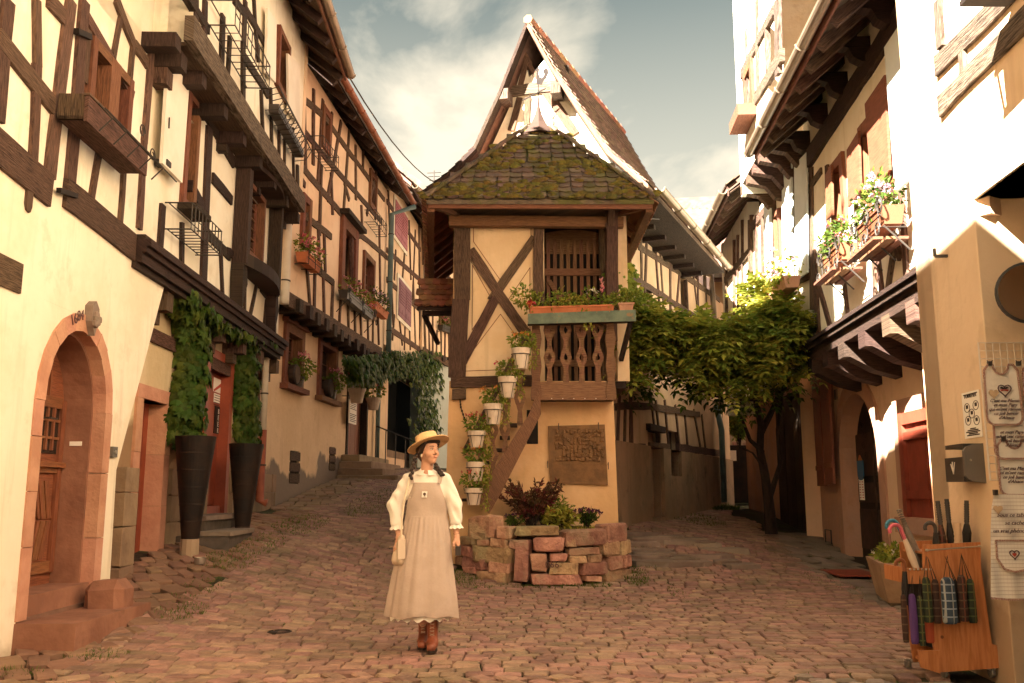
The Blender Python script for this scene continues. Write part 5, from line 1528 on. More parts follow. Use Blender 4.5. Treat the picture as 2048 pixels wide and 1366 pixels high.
def col_path(pts, wid, fac, off):
 def f(r):
  t = r.random()*(len(pts)-1); i = min(int(t), len(pts)-2); u = t-i
  a, b = pts[i], pts[i+1]; w = wid[i]*(1-u)+wid[i+1]*u
  an = pi*(r.random()**.8); rr = (.72+.28*r.random())*(1+.12*sin(t*9)+.07*sin(t*21+an*3))
  s_ = a[0]*(1-u)+b[0]*u - cos(pi-an)*w*.9*rr; z_ = a[1]*(1-u)+b[1]*u + r.uniform(-.05, .05)
  n_ = (fac.n*sin(an)+fac.d*cos(an)*-1).normalized()
  s_ = a[0]*(1-u)+b[0]*u - cos(an)*w*.9*rr
  return (fac.W(s_, z_, .02+off*sin(an)*rr), (fac.n*sin(an)-fac.d*cos(an)).normalized())
 return f
def pth(fac, L_): return [fac.hit(x, y_, .2) for x, y_ in L_]
ivy('dense ivy column climbing from the tall black planter left of the red door', col_path(pth(FL1r, [(380,885),(378,820),(385,760),(392,700),(384,640),(352,585)]), [.34,.36,.26,.26,.26,.22], FL1r, .36), 290, 1500, .15, 71)
ivy('ivy column climbing from the black planter right of the red door', col_path(pth(FL1r, [(505,900),(503,840),(500,780),(500,720),(498,670),(486,640)]), [.36,.38,.34,.30,.28,.26], FL1r, .30), 220, 1300, .15, 72)
ivy('ivy trained along the beam below the moulded sill', col_path(pth(FL1r, [(345,580),(385,620),(430,655),(470,670),(535,690)]), [.10,.13,.12,.12,.08], FL1r, .45), 60, 500, .12, 73)
def tall_planter(label, px_, ytop, ybot, y_, R0, logz):
 c = at_y(px_, ybot, y_); zt = at_y(px_, ytop, y_).z
 root = thing('tall_planter', label, 'planter', (c.x, c.y, c.z))
 Hh = zt-c.z; prev = None
 for k in range(6):
  za, zb = Hh*k/6, Hh*(k+1)/6
  ra, rb = R0*(.42+.58*k/6), R0*(.42+.58*(k+1)/6)
  mb = MB(); mb.lathe((c.x, c.y, c.z+za), [(ra, 0), (rb, zb-za), (rb*.9, zb-za), (rb*.88, zb-za-.05)], 40)
  if k: mb.lathe((c.x, c.y, c.z+za-.012), [(ra+.001, 0), (ra+.0025, .004), (ra+.0025, .020), (ra+.001, .024)], 40)
  mb.build('band', MAT['black_paint'], root, smooth=False)
 mb = MB(); mb.lathe((c.x, c.y, zt-.07), [(R0*.9, 0), (R0*.9, .01)], 16); mb.build('soil', MAT['soil'], root)
 return root, c
tp, c = tall_planter('tall tapering black planter with ivy left of the red door', 380, 873, 1078, 10.75, .235, .2)
gzv = g1(c.x, c.y)
mb = MB(); mb.lathe((c.x, c.y, gzv-.05), [(.11, 0), (.105, c.z-gzv+.05), (.1, c.z-gzv+.052)], 12); tag(mb.build('log_stand', MAT['timber_pale']), 'pale sawn log standing under the left black planter', 'log')
tp, c2 = tall_planter('tall tapering black planter with ivy right of the red door', 485, 888, 1052, 12.6, .235, .2)
mb = MB(); gz2 = g1(c2.x, c2.y); mb.lathe((c2.x, c2.y, gz2-.05), [(.10, 0), (.10, max(.06, c2.z-gz2+.05))], 12); tag(mb.build('planter_foot', MAT['timber_dark']), 'dark round foot under the right black planter', 'stand')
mb = MB(); p = at_y(401, 1103, 10.35); gq = g1(p.x, p.y); mb.lathe((p.x, p.y, gq), [(.045, 0), (.06, .01), (.065, .08), (.055, .08), (.05, .02)], 14); tag(mb.build('dog_bowl', MAT['metal_bright']), 'small shiny metal bowl on the ground beside the planter log', 'bowl')
# vine arch over the dark doorway of the left lane
def arch_c(r):
 t = r.random()
 if t < .62:
  x = r.uniform(690, 868); yb = 700+(x-690)*.08 if x < 760 else 716
  s_, z_ = FL2.hit(x, r.uniform(700, 752)+(8 if x < 760 else 0), .25)
 else:
  x = r.gauss(850, 12); s_, z_ = FL2.hit(x, r.uniform(720, 880), .25)
 return (FL2.W(s_, z_, .15+r.random()*.45), (FL2.n+Vector((0, 0, .3))).normalized())
ivy('dark green vine arching over the black doorway of the left lane', arch_c, 120, 1700, .20, 75, lm='leaf_ivy', cat='vine', name='vine')
# ================================================================== THE DOVECOTE TOWER between the lanes
HT = thing('dovecote_house', 'narrow ochre half-timbered house between the two lanes with mossy porch roof and pointed gable', 'house', (.4, 13.6, 0))
def c(px, py, y=12.9):
 p = at_y(px, py, y); return (p.x, p.z)
xl, xr = c(897, 900)[0], c(1228, 850)[0]
zM = c(1000, 762)[1]           # sill between the floors
zP = c(1000, 430)[1]           # underside of the top beam
# ground floor: flares outwards towards the base
mb = MB()
bl, br = c(890, 1000)[0], c(1237, 1040)[0]
prism(mb, FC, [(bl-.02, -.6), (br+.03, -.6), (br, .7), (xr, c(1228, 800)[1]), (xr, zM), (xl, zM), (bl, .7)], -3.6, 0)
mb.build('wall', MAT['plaster_ochre'], HT)
# the opening under the stair is a flat dark sheet laid on the wall
# upper floor, plaster panels on the left, the recessed porch on the right
x0, x1 = c(905, 600)[0], c(1236, 600)[0]
xm = c(1078, 600)[0]
wall(HT, 'wall', FC, x0+.04, x1+.15, zM, zP+.5, [(xm+.08, x1-.02, zM+.001, zP)], MAT['plaster_ochre_pale'], th=.3, off=-.015)
mb = MB(); mb.box((xm-.05, 13.75, zM), (x1+.1, 13.80, zP+.4)); mb.build('porch_back_wall', MTD, HT)
mb = MB(); mb.box((x0, 13.0, zM), (x0+.12, 16.0, zP+.6)); mb.build('side_wall', MAT['plaster_ochre'], HT)
mb = MB(); mb.box((x1+.06, 13.9, zM), (x1+.16, 16.0, zP+.6)); mb.build('side_wall', MAT['plaster_ochre'], HT)
# timbers
def tb(pts, w, m=MT, b=.03, **k):
 for r in pts: beam(HT, FC, c(r[0], r[1]), c(r[2], r[3]), w if len(r) < 5 else r[4], m, b=b, **k)
tb([(925,400,925,600,.235),(921,600,915,755,.25)], .23, b=.07)
tb([(1078,446,1078,640,.15)], .15, b=.05)
tb([(940,500,1068,690,.145)], .14, b=.028)
tb([(1068,474,984,602,.13),(992,596,916,740,.14)], .13, b=.02)
tb([(940,436,1090,436,.14)], .13, b=.02)
tb([(902,765,1075,762,.155)], .15, b=.06, )
tb([(905,788,932,788,.15)], .15, b=.10)
tb([(1222,410,1222,640,.165)], .16, b=.22)
tb([(860,402,1305,410,.15)], .15, m=MAT['timber_red'], b=.62, a=.50) if False else None
# painted line following each plaster panel
def line(pts, w=.010):
 for i in range(len(pts)):
  a = Vector(c(*pts[i])); b = Vector(c(*pts[(i+1) % len(pts)])); d = (b-a)
  if d.length < .02: continue
  d.normalize(); n_ = Vector((-d.y, d.x))*w/2; d2 = d*w*.4
  mb = MB(); prism(mb, FC, [tuple(a-d2+n_), tuple(b+d2+n_), tuple(b+d2-n_), tuple(a-d2-n_)], -.01, -.0135+.0035+.0001*i); mb.build('painted_line', MAT['line_brown'], HT)
line([(947,452),(1062,453),(1062,477),(1002,562),(947,483)])
line([(945,530),(944,660),(983,598)])
line([(1060,535),(1016,600),(1060,660)])
line([(1001,628),(1045,690),(1040,738),(930,742),(930,722)])
# slatted door inside the porch
FD = Fac(o=(0, 13.55, 0), d=(1, 0, 0), n=(0, -1, 0))
def cd(px, py): p = at_y(px, py, 13.55); return (p.x, p.z)
dz0 = zM; da, db = cd(1092, 600)[0], cd(1199, 600)[0]; dt = cd(1140, 462)[1]
mb = MB(); fbox(mb, FD, da, db, dz0, dt, -.06, -.045); dr = mb.build('porch_door', MAT['dark_void'], HT)
nsl = 8
for k in range(nsl):
 mb = MB(); a = da+(db-da)*k/nsl; fbox(mb, FD, a+.012, a+(db-da)/nsl-.036, dz0, dt-.14, -.03, 0); mb.build('slat', MAT['timber_mid'], dr)
mb = MB();
n_ = 10
prism(mb, FD, [(da, dt-.36)]+[(da+(db-da)*i/n_, dt-.02+.05*sin(pi*i/n_)) for i in range(n_+1)]+[(db, dt-.36)], -.04, -.032); mb.build('top_panel', MAT['timber_mid'], dr)
zr = cd(1100, 545)[1]
mb = MB(); fbox(mb, FD, da-.02, db+.02, zr-.055, zr+.055, 0, .035); mb.build('rail', MAT['timber_mid'], dr)
zr2 = zM+.35
mb = MB(); fbox(mb, FD, da-.02, db+.02, zr2-.05, zr2+.05, 0, .035); mb.build('rail', MAT['timber_mid'], dr)
mb = MB(); a, b = cd(1098, 562), cd(1128, 612); d_ = (Vector(b)-Vector(a)).normalized(); n_ = Vector((-d_.y, d_.x))*.035
prism(mb, FD, [tuple(Vector(a)+n_), tuple(Vector(b)+n_), tuple(Vector(b)-n_), tuple(Vector(a)-n_)], 0, .03); mb.build('brace', MAT['timber_mid'], dr)
mb = MB(); fbox(mb, FD, da-.12, da-.01, zM, zP, -.1, .03); mb.build('door_post', MT, HT)
mb = MB(); fbox(mb, FD, db+.01, db+.10, zM, zP, -.1, .03); mb.build('door_post', MT, HT)
mb = MB(); mb.box((xm, 12.95, zM-.1), (x1+.1, 13.8, zM)); mb.build('porch_floor', MTD, HT)
# balcony
FBc = Fac(o=(0, 12.45, 0), d=(1, 0, 0), n=(0, -1, 0))
def cb(px, py): p = at_y(px, py, 12.45); return (p.x, p.z)
bx0, bx1 = cb(1075, 700)[0], cb(1229, 700)[0]; bz0 = cb(1100, 800)[1]; bz1 = cb(1100, 648)[1]
mb = MB(); fbox(mb, FBc, bx0, bx1, bz0, cb(1100, 764)[1], -.04, 0); mb.build('balcony_board', MAT['timber_mid'], HT)
mb = MB(); mb.box((bx0, 12.49, bz0+.02), (bx1, 12.9, bz0+.09)); mb.build('balcony_floor', MTD, HT)
for q in range(14):
 mb = MB(); mb.lathe((0,0,0), [(.008, 0), (.005, .01)], 6); mb.rot(Matrix.Translation((bx0+.04+(bx1-bx0-.08)*q/13, 12.45, bz0+.02)) @ Matrix.Rotation(pi/2, 4, 'X'))
 if q % 2 == 0: mb.build('nail', MAT['metal_bright'], HT)
mb = MB(); fbox(mb, FBc, bx0, bx1, bz1, bz1+.09, -.06, 0); mb.build('handrail', MAT['timber_mid'], HT)
def baluster(par, fac, xc, z0, z1, w, m, off=0, lean=0.0, top=None, name='baluster'):
 """sawn board baluster: two lozenge swellings with lozenge holes, waists between"""
 Hh = z1-z0
 half = [(0, .5), (.12, .42), (.22, .34), (.30, .55), (.38, .95), (.46, .95), (.54, .55), (.62, .34), (.70, .34), (.78, .58), (.86, .95), (.94, .95), (1, .7)]
 R_ = [(xc+w/2*b+lean*a*Hh, z0+a*Hh) for a, b in half]; L_ = [(xc-w/2*b+lean*a*Hh, z0+a*Hh) for a, b in half]
 mb = MB()
 holes = [(.42, .085), (.90, .07)]
 # split the board along the middle so that the lozenge openings are real
 C_ = []
 for a, b in half:
  hw = 0
  for hc, hh in holes:
   if abs(a-hc) < hh: hw = max(hw, (1-abs(a-hc)/hh))
  C_.append(hw)
 lev = [0, .12, .22, .30, .34, .42, .50, .54, .62, .70, .78, .83, .90, .97, 1]
 hf = np.interp(lev, [a for a, _ in half], [b for _, b in half])
 ho = [0]*len(lev)
 ho[5] = .36; ho[12] = .32
 for sgn in (-1, 1):
  A_ = [(xc+sgn*w/2*hf[i]+lean*lev[i]*Hh, z0+lev[i]*Hh) for i in range(len(lev))]
  B_ = [(xc+sgn*w/2*ho[i]+lean*lev[i]*Hh, z0+lev[i]*Hh) for i in range(len(lev))]
  for i in range(len(lev)-1):
   q = [A_[i], A_[i+1], B_[i+1], B_[i]]
   prism(mb, fac, q, off-.03, off)
 return mb.build(name, m, par)
nb = 4
bw_ = (cb(1225, 700)[0]-cb(1083, 700)[0])
for k, xx in enumerate((1099, 1131.5, 1163, 1196)):
 baluster(HT, FBc, cb(xx, 700)[0], cb(1100, 764)[1], bz1, .175, MAT['timber_mid'], off=-.008)
for xx, w_ in ((1072, .13), (1221, .12)):
 a = cb(xx, 700)[0]; poly = []
 for i in range(15):
  t = i/14; z_ = bz0 + (bz1+.02-bz0)*t; poly.append((a-w_/2-.012*sin(t*18), z_))
 for i in range(14, -1, -1):
  t = i/14; z_ = bz0 + (bz1+.02-bz0)*t; poly.append((a+w_/2+.012*sin(t*18), z_))
 mb = MB(); prism(mb, FBc, poly, -.10, .02); mb.build('balcony_post', MAT['timber_mid'], HT)
# corner post of the porch, carved
p = c(1221, 412, 12.75); q = c(1221, 655, 12.75)
mb = MB(); zz = q[1];
for (za, zb, w_) in ((q[1]-.2, q[1]+.9, .062), (q[1]+.9, q[1]+.98, .085), (q[1]+.98, p[1]-.35, .068), (p[1]-.35, p[1]-.28, .095), (p[1]-.28, p[1]+.15, .085)):
 mb.obox((p[0], 12.78, (za+zb)/2), (w_, 0, 0), (0, w_, 0), (0, 0, (zb-za)/2))
mb.build('porch_post', MT, HT)
mb = MB(); mb.bar((p[0], 12.70, p[1]-.3), (p[0]-.02, 12.35, p[1]+.12), .09); mb.build('bracket', MT, HT)
# flower board with its troughs on the handrail
fx0, fz0 = cb(1056, 668); fx1, fz1 = cb(1272, 655)
FS = Fac(o=(0, 12.20, 0), d=(1, 0, 0), n=(0, -1, 0))
fx0, fz0 = at_y(1056, 648, 12.2).x, at_y(1056, 648, 12.2).z; fx1, fz1 = at_y(1272, 642, 12.2).x, at_y(1272, 642, 12.2).z
fh = .145
mb = MB(); prism(mb, FS, [(fx0, fz0), (fx1, fz1), (fx1, fz1+fh*1.1), (fx0, fz0+fh)], -.03, 0, (1, 0)); gbd = mb.build('flower_shelf_board', MAT['green_board'], HT)
mb = MB(); vs = [(fx0, 12.23, fz0+.02), (fx1, 12.23, fz1+.02), (fx1, 12.47, fz1+.02), (fx0, 12.47, fz0+.02)]; mb.add(vs+[(a, b, z+.03) for a, b, z in vs], BOXF); mb.build('flower_shelf', MTD, HT)
mb = MB(); mb.bar((fx1-.06, 12.35, fz1), (x1+.02, 12.85, fz1-.45), .06); mb.build('shelf_bracket', MTD, HT)
tx1 = at_y(1228, 640, 12.3).x
def troughT(root, xa, xb, za, zb, m):
 mb = MB(); h = .15
 vs = [(xa+.02, 12.26, za), (xb-.02, 12.26, zb), (xb-.02, 12.42, zb), (xa+.02, 12.42, za), (xa, 12.235, za+h), (xb, 12.235, zb+h), (xb, 12.45, zb+h), (xa, 12.45, za+h)]
 mb.add(vs, BOXF)
 n_ = int((xb-xa)/.045)
 for k in range(n_):
  t = (k+.5)/n_; x_ = xa+(xb-xa)*t; z_ = za+(zb-za)*t
  mb.bar((x_, 12.25, z_+.01), (x_, 12.233, z_+h-.03), .012)
 for e in (-.004,): mb.bar((xa-.01, 12.232, za+h-.012), (xb+.01, 12.232, zb+h-.012), .022)
 mb.build('trough', m, root)
def fz(x): return fz0+.10+(fz1-fz0)*(x-fx0)/(fx1-fx0)
lt = thing('balcony_trough', 'long terracotta trough with mixed herbs and a red flower on the green balcony shelf', 'flower box', (fx0+.5, 12.35, fz0))
troughT(lt, fx0+.02, tx1, fz(fx0), fz(tx1), MAT['terracotta'])
r2 = random.Random(8); fol = MB()
for k in range(9):
 x_ = fx0+.05+(tx1-fx0-.1)*k/8
 f = foliage((x_, 12.33, fz(x_)+.22+.05*sin(k*2.3)), (.13, .12, .12+.06*(k % 3 == 0)), 95, .055, r2); fol.add(f.v, f.f)
f = foliage((fx0-.06, 12.3, fz0+.42), (.16, .12, .17), 150, .06, r2); fol.add(f.v, f.f)
fol.build('foliage', MAT['leaf'], lt)
fol = MB(); f = foliage((fx0+.62, 12.3, fz(fx0+.6)+.22), (.22, .10, .07), 130, .06, r2); fol.add(f.v, f.f)
x_ = at_y(1178, 640, 12.25).x
for k in range(60): leaf_quad(fol, (x_+jit(.08), 12.24, fz(x_)+.15-k*.006), rvec(r2)+Vector((0, 0, -.6)), rvec(r2), .06, .03)
fol.build('foliage', MAT['leaf_gold'], lt)
bl_ = blooms((fx0+.05, 12.22, fz0+.27), (.05, .04, .05), 9, .06, r2); bl_.build('blossom', MAT['petal_red'], lt)
bl_ = blooms((at_y(1184, 580, 12.3).x, 12.3, at_y(1184, 580, 12.3).z-.03), (.07, .05, .03), 6, .05, r2); bl_.build('blossom', MAT['petal_white'], lt)
mb = MB(); p = at_y(1204, 575, 12.3)
for k in range(26): leaf_quad(mb, (p.x+jit(.02), 12.3, p.z+.12-k*.008), rvec(r2)+Vector((0,0,.8)), rvec(r2), .045, .035)
mb.build('blossom', MAT['petal_pink'], lt)
st_ = thing('corner_trough', 'small pale pink trough at the right end of the green balcony shelf', 'flower box', (tx1+.15, 12.35, fz1))
troughT(st_, tx1+.06, fx1-.02, fz(tx1)+.02, fz(fx1)+.02, MAT['terracotta_pale'])
fol = MB()
for k in range(3):
 f = foliage((tx1+.10+.12*k, 12.33, fz(tx1)+.27), (.13, .12, .10), 130, .055, r2); fol.add(f.v, f.f)
fol.build('foliage', MAT['leaf'], st_)
# climber behind the post
def clb(r):
 px = r.gauss(1246, 12); py = r.uniform(525, 600)
 p = at_y(px, py, 12.9+r.random()*.4); return (p, Vector((0, -1, .2)))
ivy('small golden creeper hanging beside the right porch post', clb, 30, 200, .11, 91, lm='leaf', cat='creeper', name='creeper')

# plaque
px0, pz1 = c(1096, 851); px1, pz0 = c(1215, 966)
pq = thing('relief_plaque', 'square brown relief plaque with cast figures and lines of text on the ochre wall', 'plaque', ((px0+px1)/2, 12.85, pz0))
mb = MB(); prism(mb, FC, [(px0+.02, pz0), (px1, pz0-.03), (px1-.03, pz1+.01), (px0, pz1-.01)], .0, .05); mb.build('plate', MAT['plaque_bronze'], pq)
mb = MB()
for (a, b, z_, z2) in ((px0+.06, px1-.05, pz1-.05, pz1-.04), (px0+.06, px1-.02, pz0+.26, pz0+.275), (px0+.055, px0+.07, pz0+.02, pz1-.02), (px1-.04, px1-.03, pz0+.28, pz1-.05)):
 fbox(mb, FC, a, b, z_, z2, .05, .062)
mb.build('border', MAT['plaque_bronze'], pq)
r2 = random.Random(12)
mb = MB()
for i in range(13):
 for j in range(8):
  if r2.random() < .15: continue
  xx = px0+.12+(px1-px0-.20)*i/12; zz = pz0+.33+(pz1-pz0-.42)*j/7
  stone(mb, (xx+jit(.01), 12.9-.055, zz+jit(.01)), (r2.uniform(.014, .032), 0, jit(.008)), (0, .024, 0), (jit(.006), 0, r2.uniform(.012, .036)), .35, .2)
mb.build('relief_figures', MAT['plaque_bronze'], pq)
mb = MB()
for j in range(6):
 xx = px0+.1
 while xx < px1-.08:
  l_ = r2.uniform(.02, .07); fbox(mb, FC, xx, min(xx+l_, px1-.06), pz0+.235-.034*j-.010, pz0+.235-.034*j+.008, .05, .057); xx += l_+.012
mb.build('inscription', MAT['plaque_bronze'], pq)
mb = MB()
for (xx, zz) in ((px0+.15, pz1), (px1-.12, pz1+.01), (px0-.01, pz0+.28), (px1+.01, pz0+.26)):
 mb.bar((xx, 12.9, zz), (xx, 12.84, zz+.02), .012); mb.bar((xx, 12.84, zz+.03), (xx, 12.84, zz-.07), .010)
mb.build('hook', MAT['iron'], pq)
# stair climbing behind the planter, from lower left to the balcony
sp = [(1082, 800), (1075, 822), (985, 985), (972, 1025)]
def s3(px, py, y): p = at_y(px, py, y); return p
yF, yB = 12.42, 12.80
mb = MB()
FSt = Fac(o=(0, yF, 0), d=(1, 0, 0), n=(0, -1, 0))
cs = lambda x, y_: (at_y(x, y_, yF).x, at_y(x, y_, yF).z)
prism(mb, FSt, [cs(1080, 770), cs(1082, 828), cs(1000, 990), cs(978, 1028), cs(952, 998), cs(1034, 864), cs(1056, 832)], -.05, 0, (.5, -.85)); mb.build('stair_stringer', MAT['timber_mid'], HT)
FSb = Fac(o=(0, yB, 0), d=(1, 0, 0), n=(0, -1, 0))
csb = lambda x, y_: (at_y(x, y_, yB).x, at_y(x, y_, yB).z)
mb = MB(); prism(mb, FSb, [csb(1062, 660), csb(1053, 655), csb(925, 900), csb(935, 905)], -.03, .03, (.5, -.85)); mb.build('stair_handrail', MT, HT)
mb = MB(); prism(mb, FSt, [cs(1058, 650), cs(1046, 655), cs(1056, 650)], 0, .01)
# treads seen as dark boards between the stringers
for k in range(7):
 t = k/6; a = at_y(1052-90*t, 850+150*t, 12.6)
 mb = MB(); mb.box((a.x-.26, yF+.1, a.z-.02), (a.x-.12, yB+.05, a.z+.02)); mb.build('tread', MTD, HT)
for k, (x, yt, yb) in enumerate(((1040, 720, 850), (1010, 790, 905), (985, 850, 955), (960, 880, 1000))):
 baluster(HT, FSt, cs(x, yb)[0], cs(x, yb)[1], cs(x, yt)[1], .17, MAT['timber_mid'], off=-.06)
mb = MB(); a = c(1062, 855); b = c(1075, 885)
fbox(mb, FC, a[0]-.06, a[0]+.1, b[1]-.02, a[1]+.25, 0, .012); mb.build('stair_dark_sheet', MAT['dark_void'], HT)  # dark sheet on the solid wall, shade of an opening painted in
# pots hanging on the stair rail
pots = [(1042, 697, 738), (1015, 754, 796), (986, 808, 849), (953, 862, 895), (951, 924, 962), (947, 976, 1010)]
desc = ['topmost white pot with orange flowers, just left of the balcony', 'second white pot from the top on the stair rail', 'third white pot from the top on the stair rail',
  'fourth white pot on the stair rail, level with the top of the straw hat', 'fifth white pot on the stair rail, level with the shoulder of the woman', 'lowest white pot on the stair rail, just above the stone planter']
for k, (x, yt, yb) in enumerate(pots):
 yy = 12.15; a = at_y(x, yb, yy); zt = at_y(x, yt, yy).z
 R_ = (.128 if k < 3 else .118) if k != 4 else .125
 def pot(root, a=a, h=zt-a.z, R_=R_):
  m_ = MB(); m_.lathe(a, [(R_*.66, 0), (R_*.90, h*.72), (R_*1.0, h*.72), (R_*1.03, h), (R_*.9, h), (R_*.86, h*.8)], 18); m_.build('pot', MAT['pot_white'], root)
  m_ = MB(); m_.tube([a+Vector((R_*1.04*cos(t*pi/8), R_*1.04*sin(t*pi/8), h*.70)) for t in range(17)], .005, 4)
  for sg in (-.5, .5): m_.tube([a+Vector((sg*R_*1.3, -R_*.75, h*.7)), a+Vector((sg*R_*.8, -R_*.7, 0))], .004, 4)
  m_.bar(a+Vector((0, R_, h*.7)), a+Vector((0, R_+.15, h*.7)), .012); m_.build('wire_holder', MAT['iron'], root)
 r2 = random.Random(100+k)
 root = pot_plant('hanging_pot', desc[k], 'flower pot', a, (Vector((a.x+.02, yy, zt+.10)), (.19, .16, .13)), (Vector((a.x-.04, yy-.04, zt+.15)), (.15, .13, .09)), pot=pot, seed=100+k, ls=.055, nl=230, nb=7 if k else 9, bs=.045,
     pm=['petal_orange', 'petal_red', 'petal_orange', 'petal_red', 'petal_orange', 'petal_red'][k], group='white pots on the stair rail', lm='leaf')
 mb = MB()
 for q in range(70):
  leaf_quad(mb, (a.x+R_+r2.uniform(-.02, .10), yy-.05+jit(.05), zt+.1-q*.0055), rvec(r2)+Vector((0, 0, -.8)), rvec(r2), .05, .022)
 mb.build('trailing_stems', MAT['leaf_gold'], root)
# chain on the corner
mb = MB(); pts = [c(920, 795), (c(922, 815)), c(930, 840), c(938, 870)]
for k in range(22):
 t = k/21*3; i = min(int(t), 2); u = t-i; x_ = pts[i][0]*(1-u)+pts[i+1][0]*u; z_ = pts[i][1]*(1-u)+pts[i+1][1]*u
 mb.obox((x_, 12.86, z_), (.012 if k % 2 else .005, 0, 0), (0, .005 if k % 2 else .012, 0), (0, 0, .016))
tag(mb.build('chain', MAT['iron_rust']), 'rusty chain hanging down the left corner of the dovecote house', 'chain')

# ---------------------------------------------------------------- mossy porch roof
zEv = at_y(1080, 396, 12.15).z
eL, eR = at_y(853, 394, 12.15), at_y(1308, 400, 12.15)
yk = 13.95
prof = [(1215, 760), (1110, 640), (1020, 500), (960, 385), (850, 222), (800, 140), (772, 90)]       # crop rows -> half widths (crop scale 3.416)
lev = [(0, 1.0, 0)]
ptop = at_y(1077, 250, yk)
NR = 15
rows_ = []
for i in range(NR+1):
 t = i/NR
 y_ = 12.15 + (yk-12.15)*(t**1.08)
 z_ = zEv + (ptop.z-zEv)*(t*.88+.12*t*t)
 hw = (eR.x-eL.x)/2*(1-t)**(.93)*1.0 + .10*t + .04*sin(pi*t)*0
 xc = (eL.x+eR.x)/2*(1-t)+ptop.x*t
 rows_.append((xc, hw, y_, z_))
mb = MB(); vs = []
for (xc, hw, y_, z_) in rows_: vs += [(xc-hw, y_, z_-.03), (xc+hw, y_, z_-.03)]
n0 = len(vs)
for (xc, hw, y_, z_) in rows_: vs += [(xc-hw, y_, z_-.09), (xc+hw, y_, z_-.09)]
fs = []
for i in range(NR):
 a = 2*i; fs.append((a, a+1, a+3, a+2)); fs.append((n0+a, n0+a+2, n0+a+3, n0+a+1))
fs.append((0, n0, n0+1, 1))
mb.add(vs, fs); proof = mb.build('porch_roof', MAT['mossy_tile'], HT)
# side slopes run back to the gable along the lanes
for sg, (ex, ez, ey) in ((-1, (eL.x-.45, zEv, 17.5)), (1, (eR.x+.03, zEv, 15.7))):
 mb = MB(); e = eL if sg < 0 else eR
 tops = [(xc+sg*hw, y_, z_) for (xc, hw, y_, z_) in rows_]
 A_ = (e.x, 12.15, zEv)
 vs = []; fs = []
 for i, (xx, y_, z_) in enumerate(tops):
  t = i/NR
  vs.append((xx, y_, z_-.02)); vs.append((ex*(1-t)+ptop.x*t+sg*.9*t*0, ey, zEv*(1-t)+(ptop.z)*t-.02))
 for i in range(NR):
  a = 2*i; f = (a, a+1, a+3, a+2); fs.append(f if sg > 0 else f[::-1])
 k0 = len(vs); vs2 = [(x_, y_, z_-.05) for x_, y_, z_ in vs]; fs2 = [tuple(k0+q for q in f[::-1]) for f in fs]
 mb.add(vs+vs2, fs+fs2); mb.build('side_roof', MAT['roof_tile'], HT)
 # hanging row of beaver-tail tiles along the eave
 n_ = 34 if sg < 0 else 24
 for k in range(n_):
  t = (k+.5)/n_; y_ = 12.15+(ey-12.15)*t; x_ = e.x+(ex-e.x)*t
  mb = MB(); stone(mb, (x_, y_, zEv-.03), (.07, 0, -.045*1), (0, .072, 0), (.006, 0, .010), .3, .05); mb.build('roof_tile', MAT['roof_tile'], HT)
 mb = MB(); mb.bar((e.x-sg*.06, 12.2, zEv-.12), (ex-sg*.06, ey-.1, zEv-.12), .10, .14); mb.build('eave_plate', MAT['timber_red'], HT)
 for k in range(7 if sg < 0 else 4):
  y_ = 13.4+k*.6; t = (y_-12.15)/(ey-12.15); x_ = e.x+(ex-e.x)*t-sg*.1
  mb = MB(); mb.bar((x_, y_, zEv-.12), (x_-sg*.75, y_, zEv+.50), .07, .09); mb.build('rafter', MAT['timber_red'], HT)
 mb = MB(); mb.bar((e.x-sg*.12, 12.25, zEv-.10), ((x0+.1 if sg < 0 else x1-.05), 12.9, zEv-.02), .07); mb.build('rafter', MAT['timber_mid'], HT)
mb = MB(); mb.bar((eL.x+.02, 12.2, zEv-.09), (eR.x-.02, 12.2, zEv-.10), .05, .10); mb.build('eave_board', MAT['timber_red'], HT)
mb = MB(); mb.bar((x0-.05, 12.75, zEv-.16), (x1+.08, 12.75, zEv-.18), .13, .15); mb.build('porch_beam', MAT['timber_red'], HT)
mb = MB(); mb.box((x0-.1, 12.25, zEv-.02), (x1+.2, 13.2, zEv+.01)); mb.build('porch_ceiling', MAT['soffit'], HT)
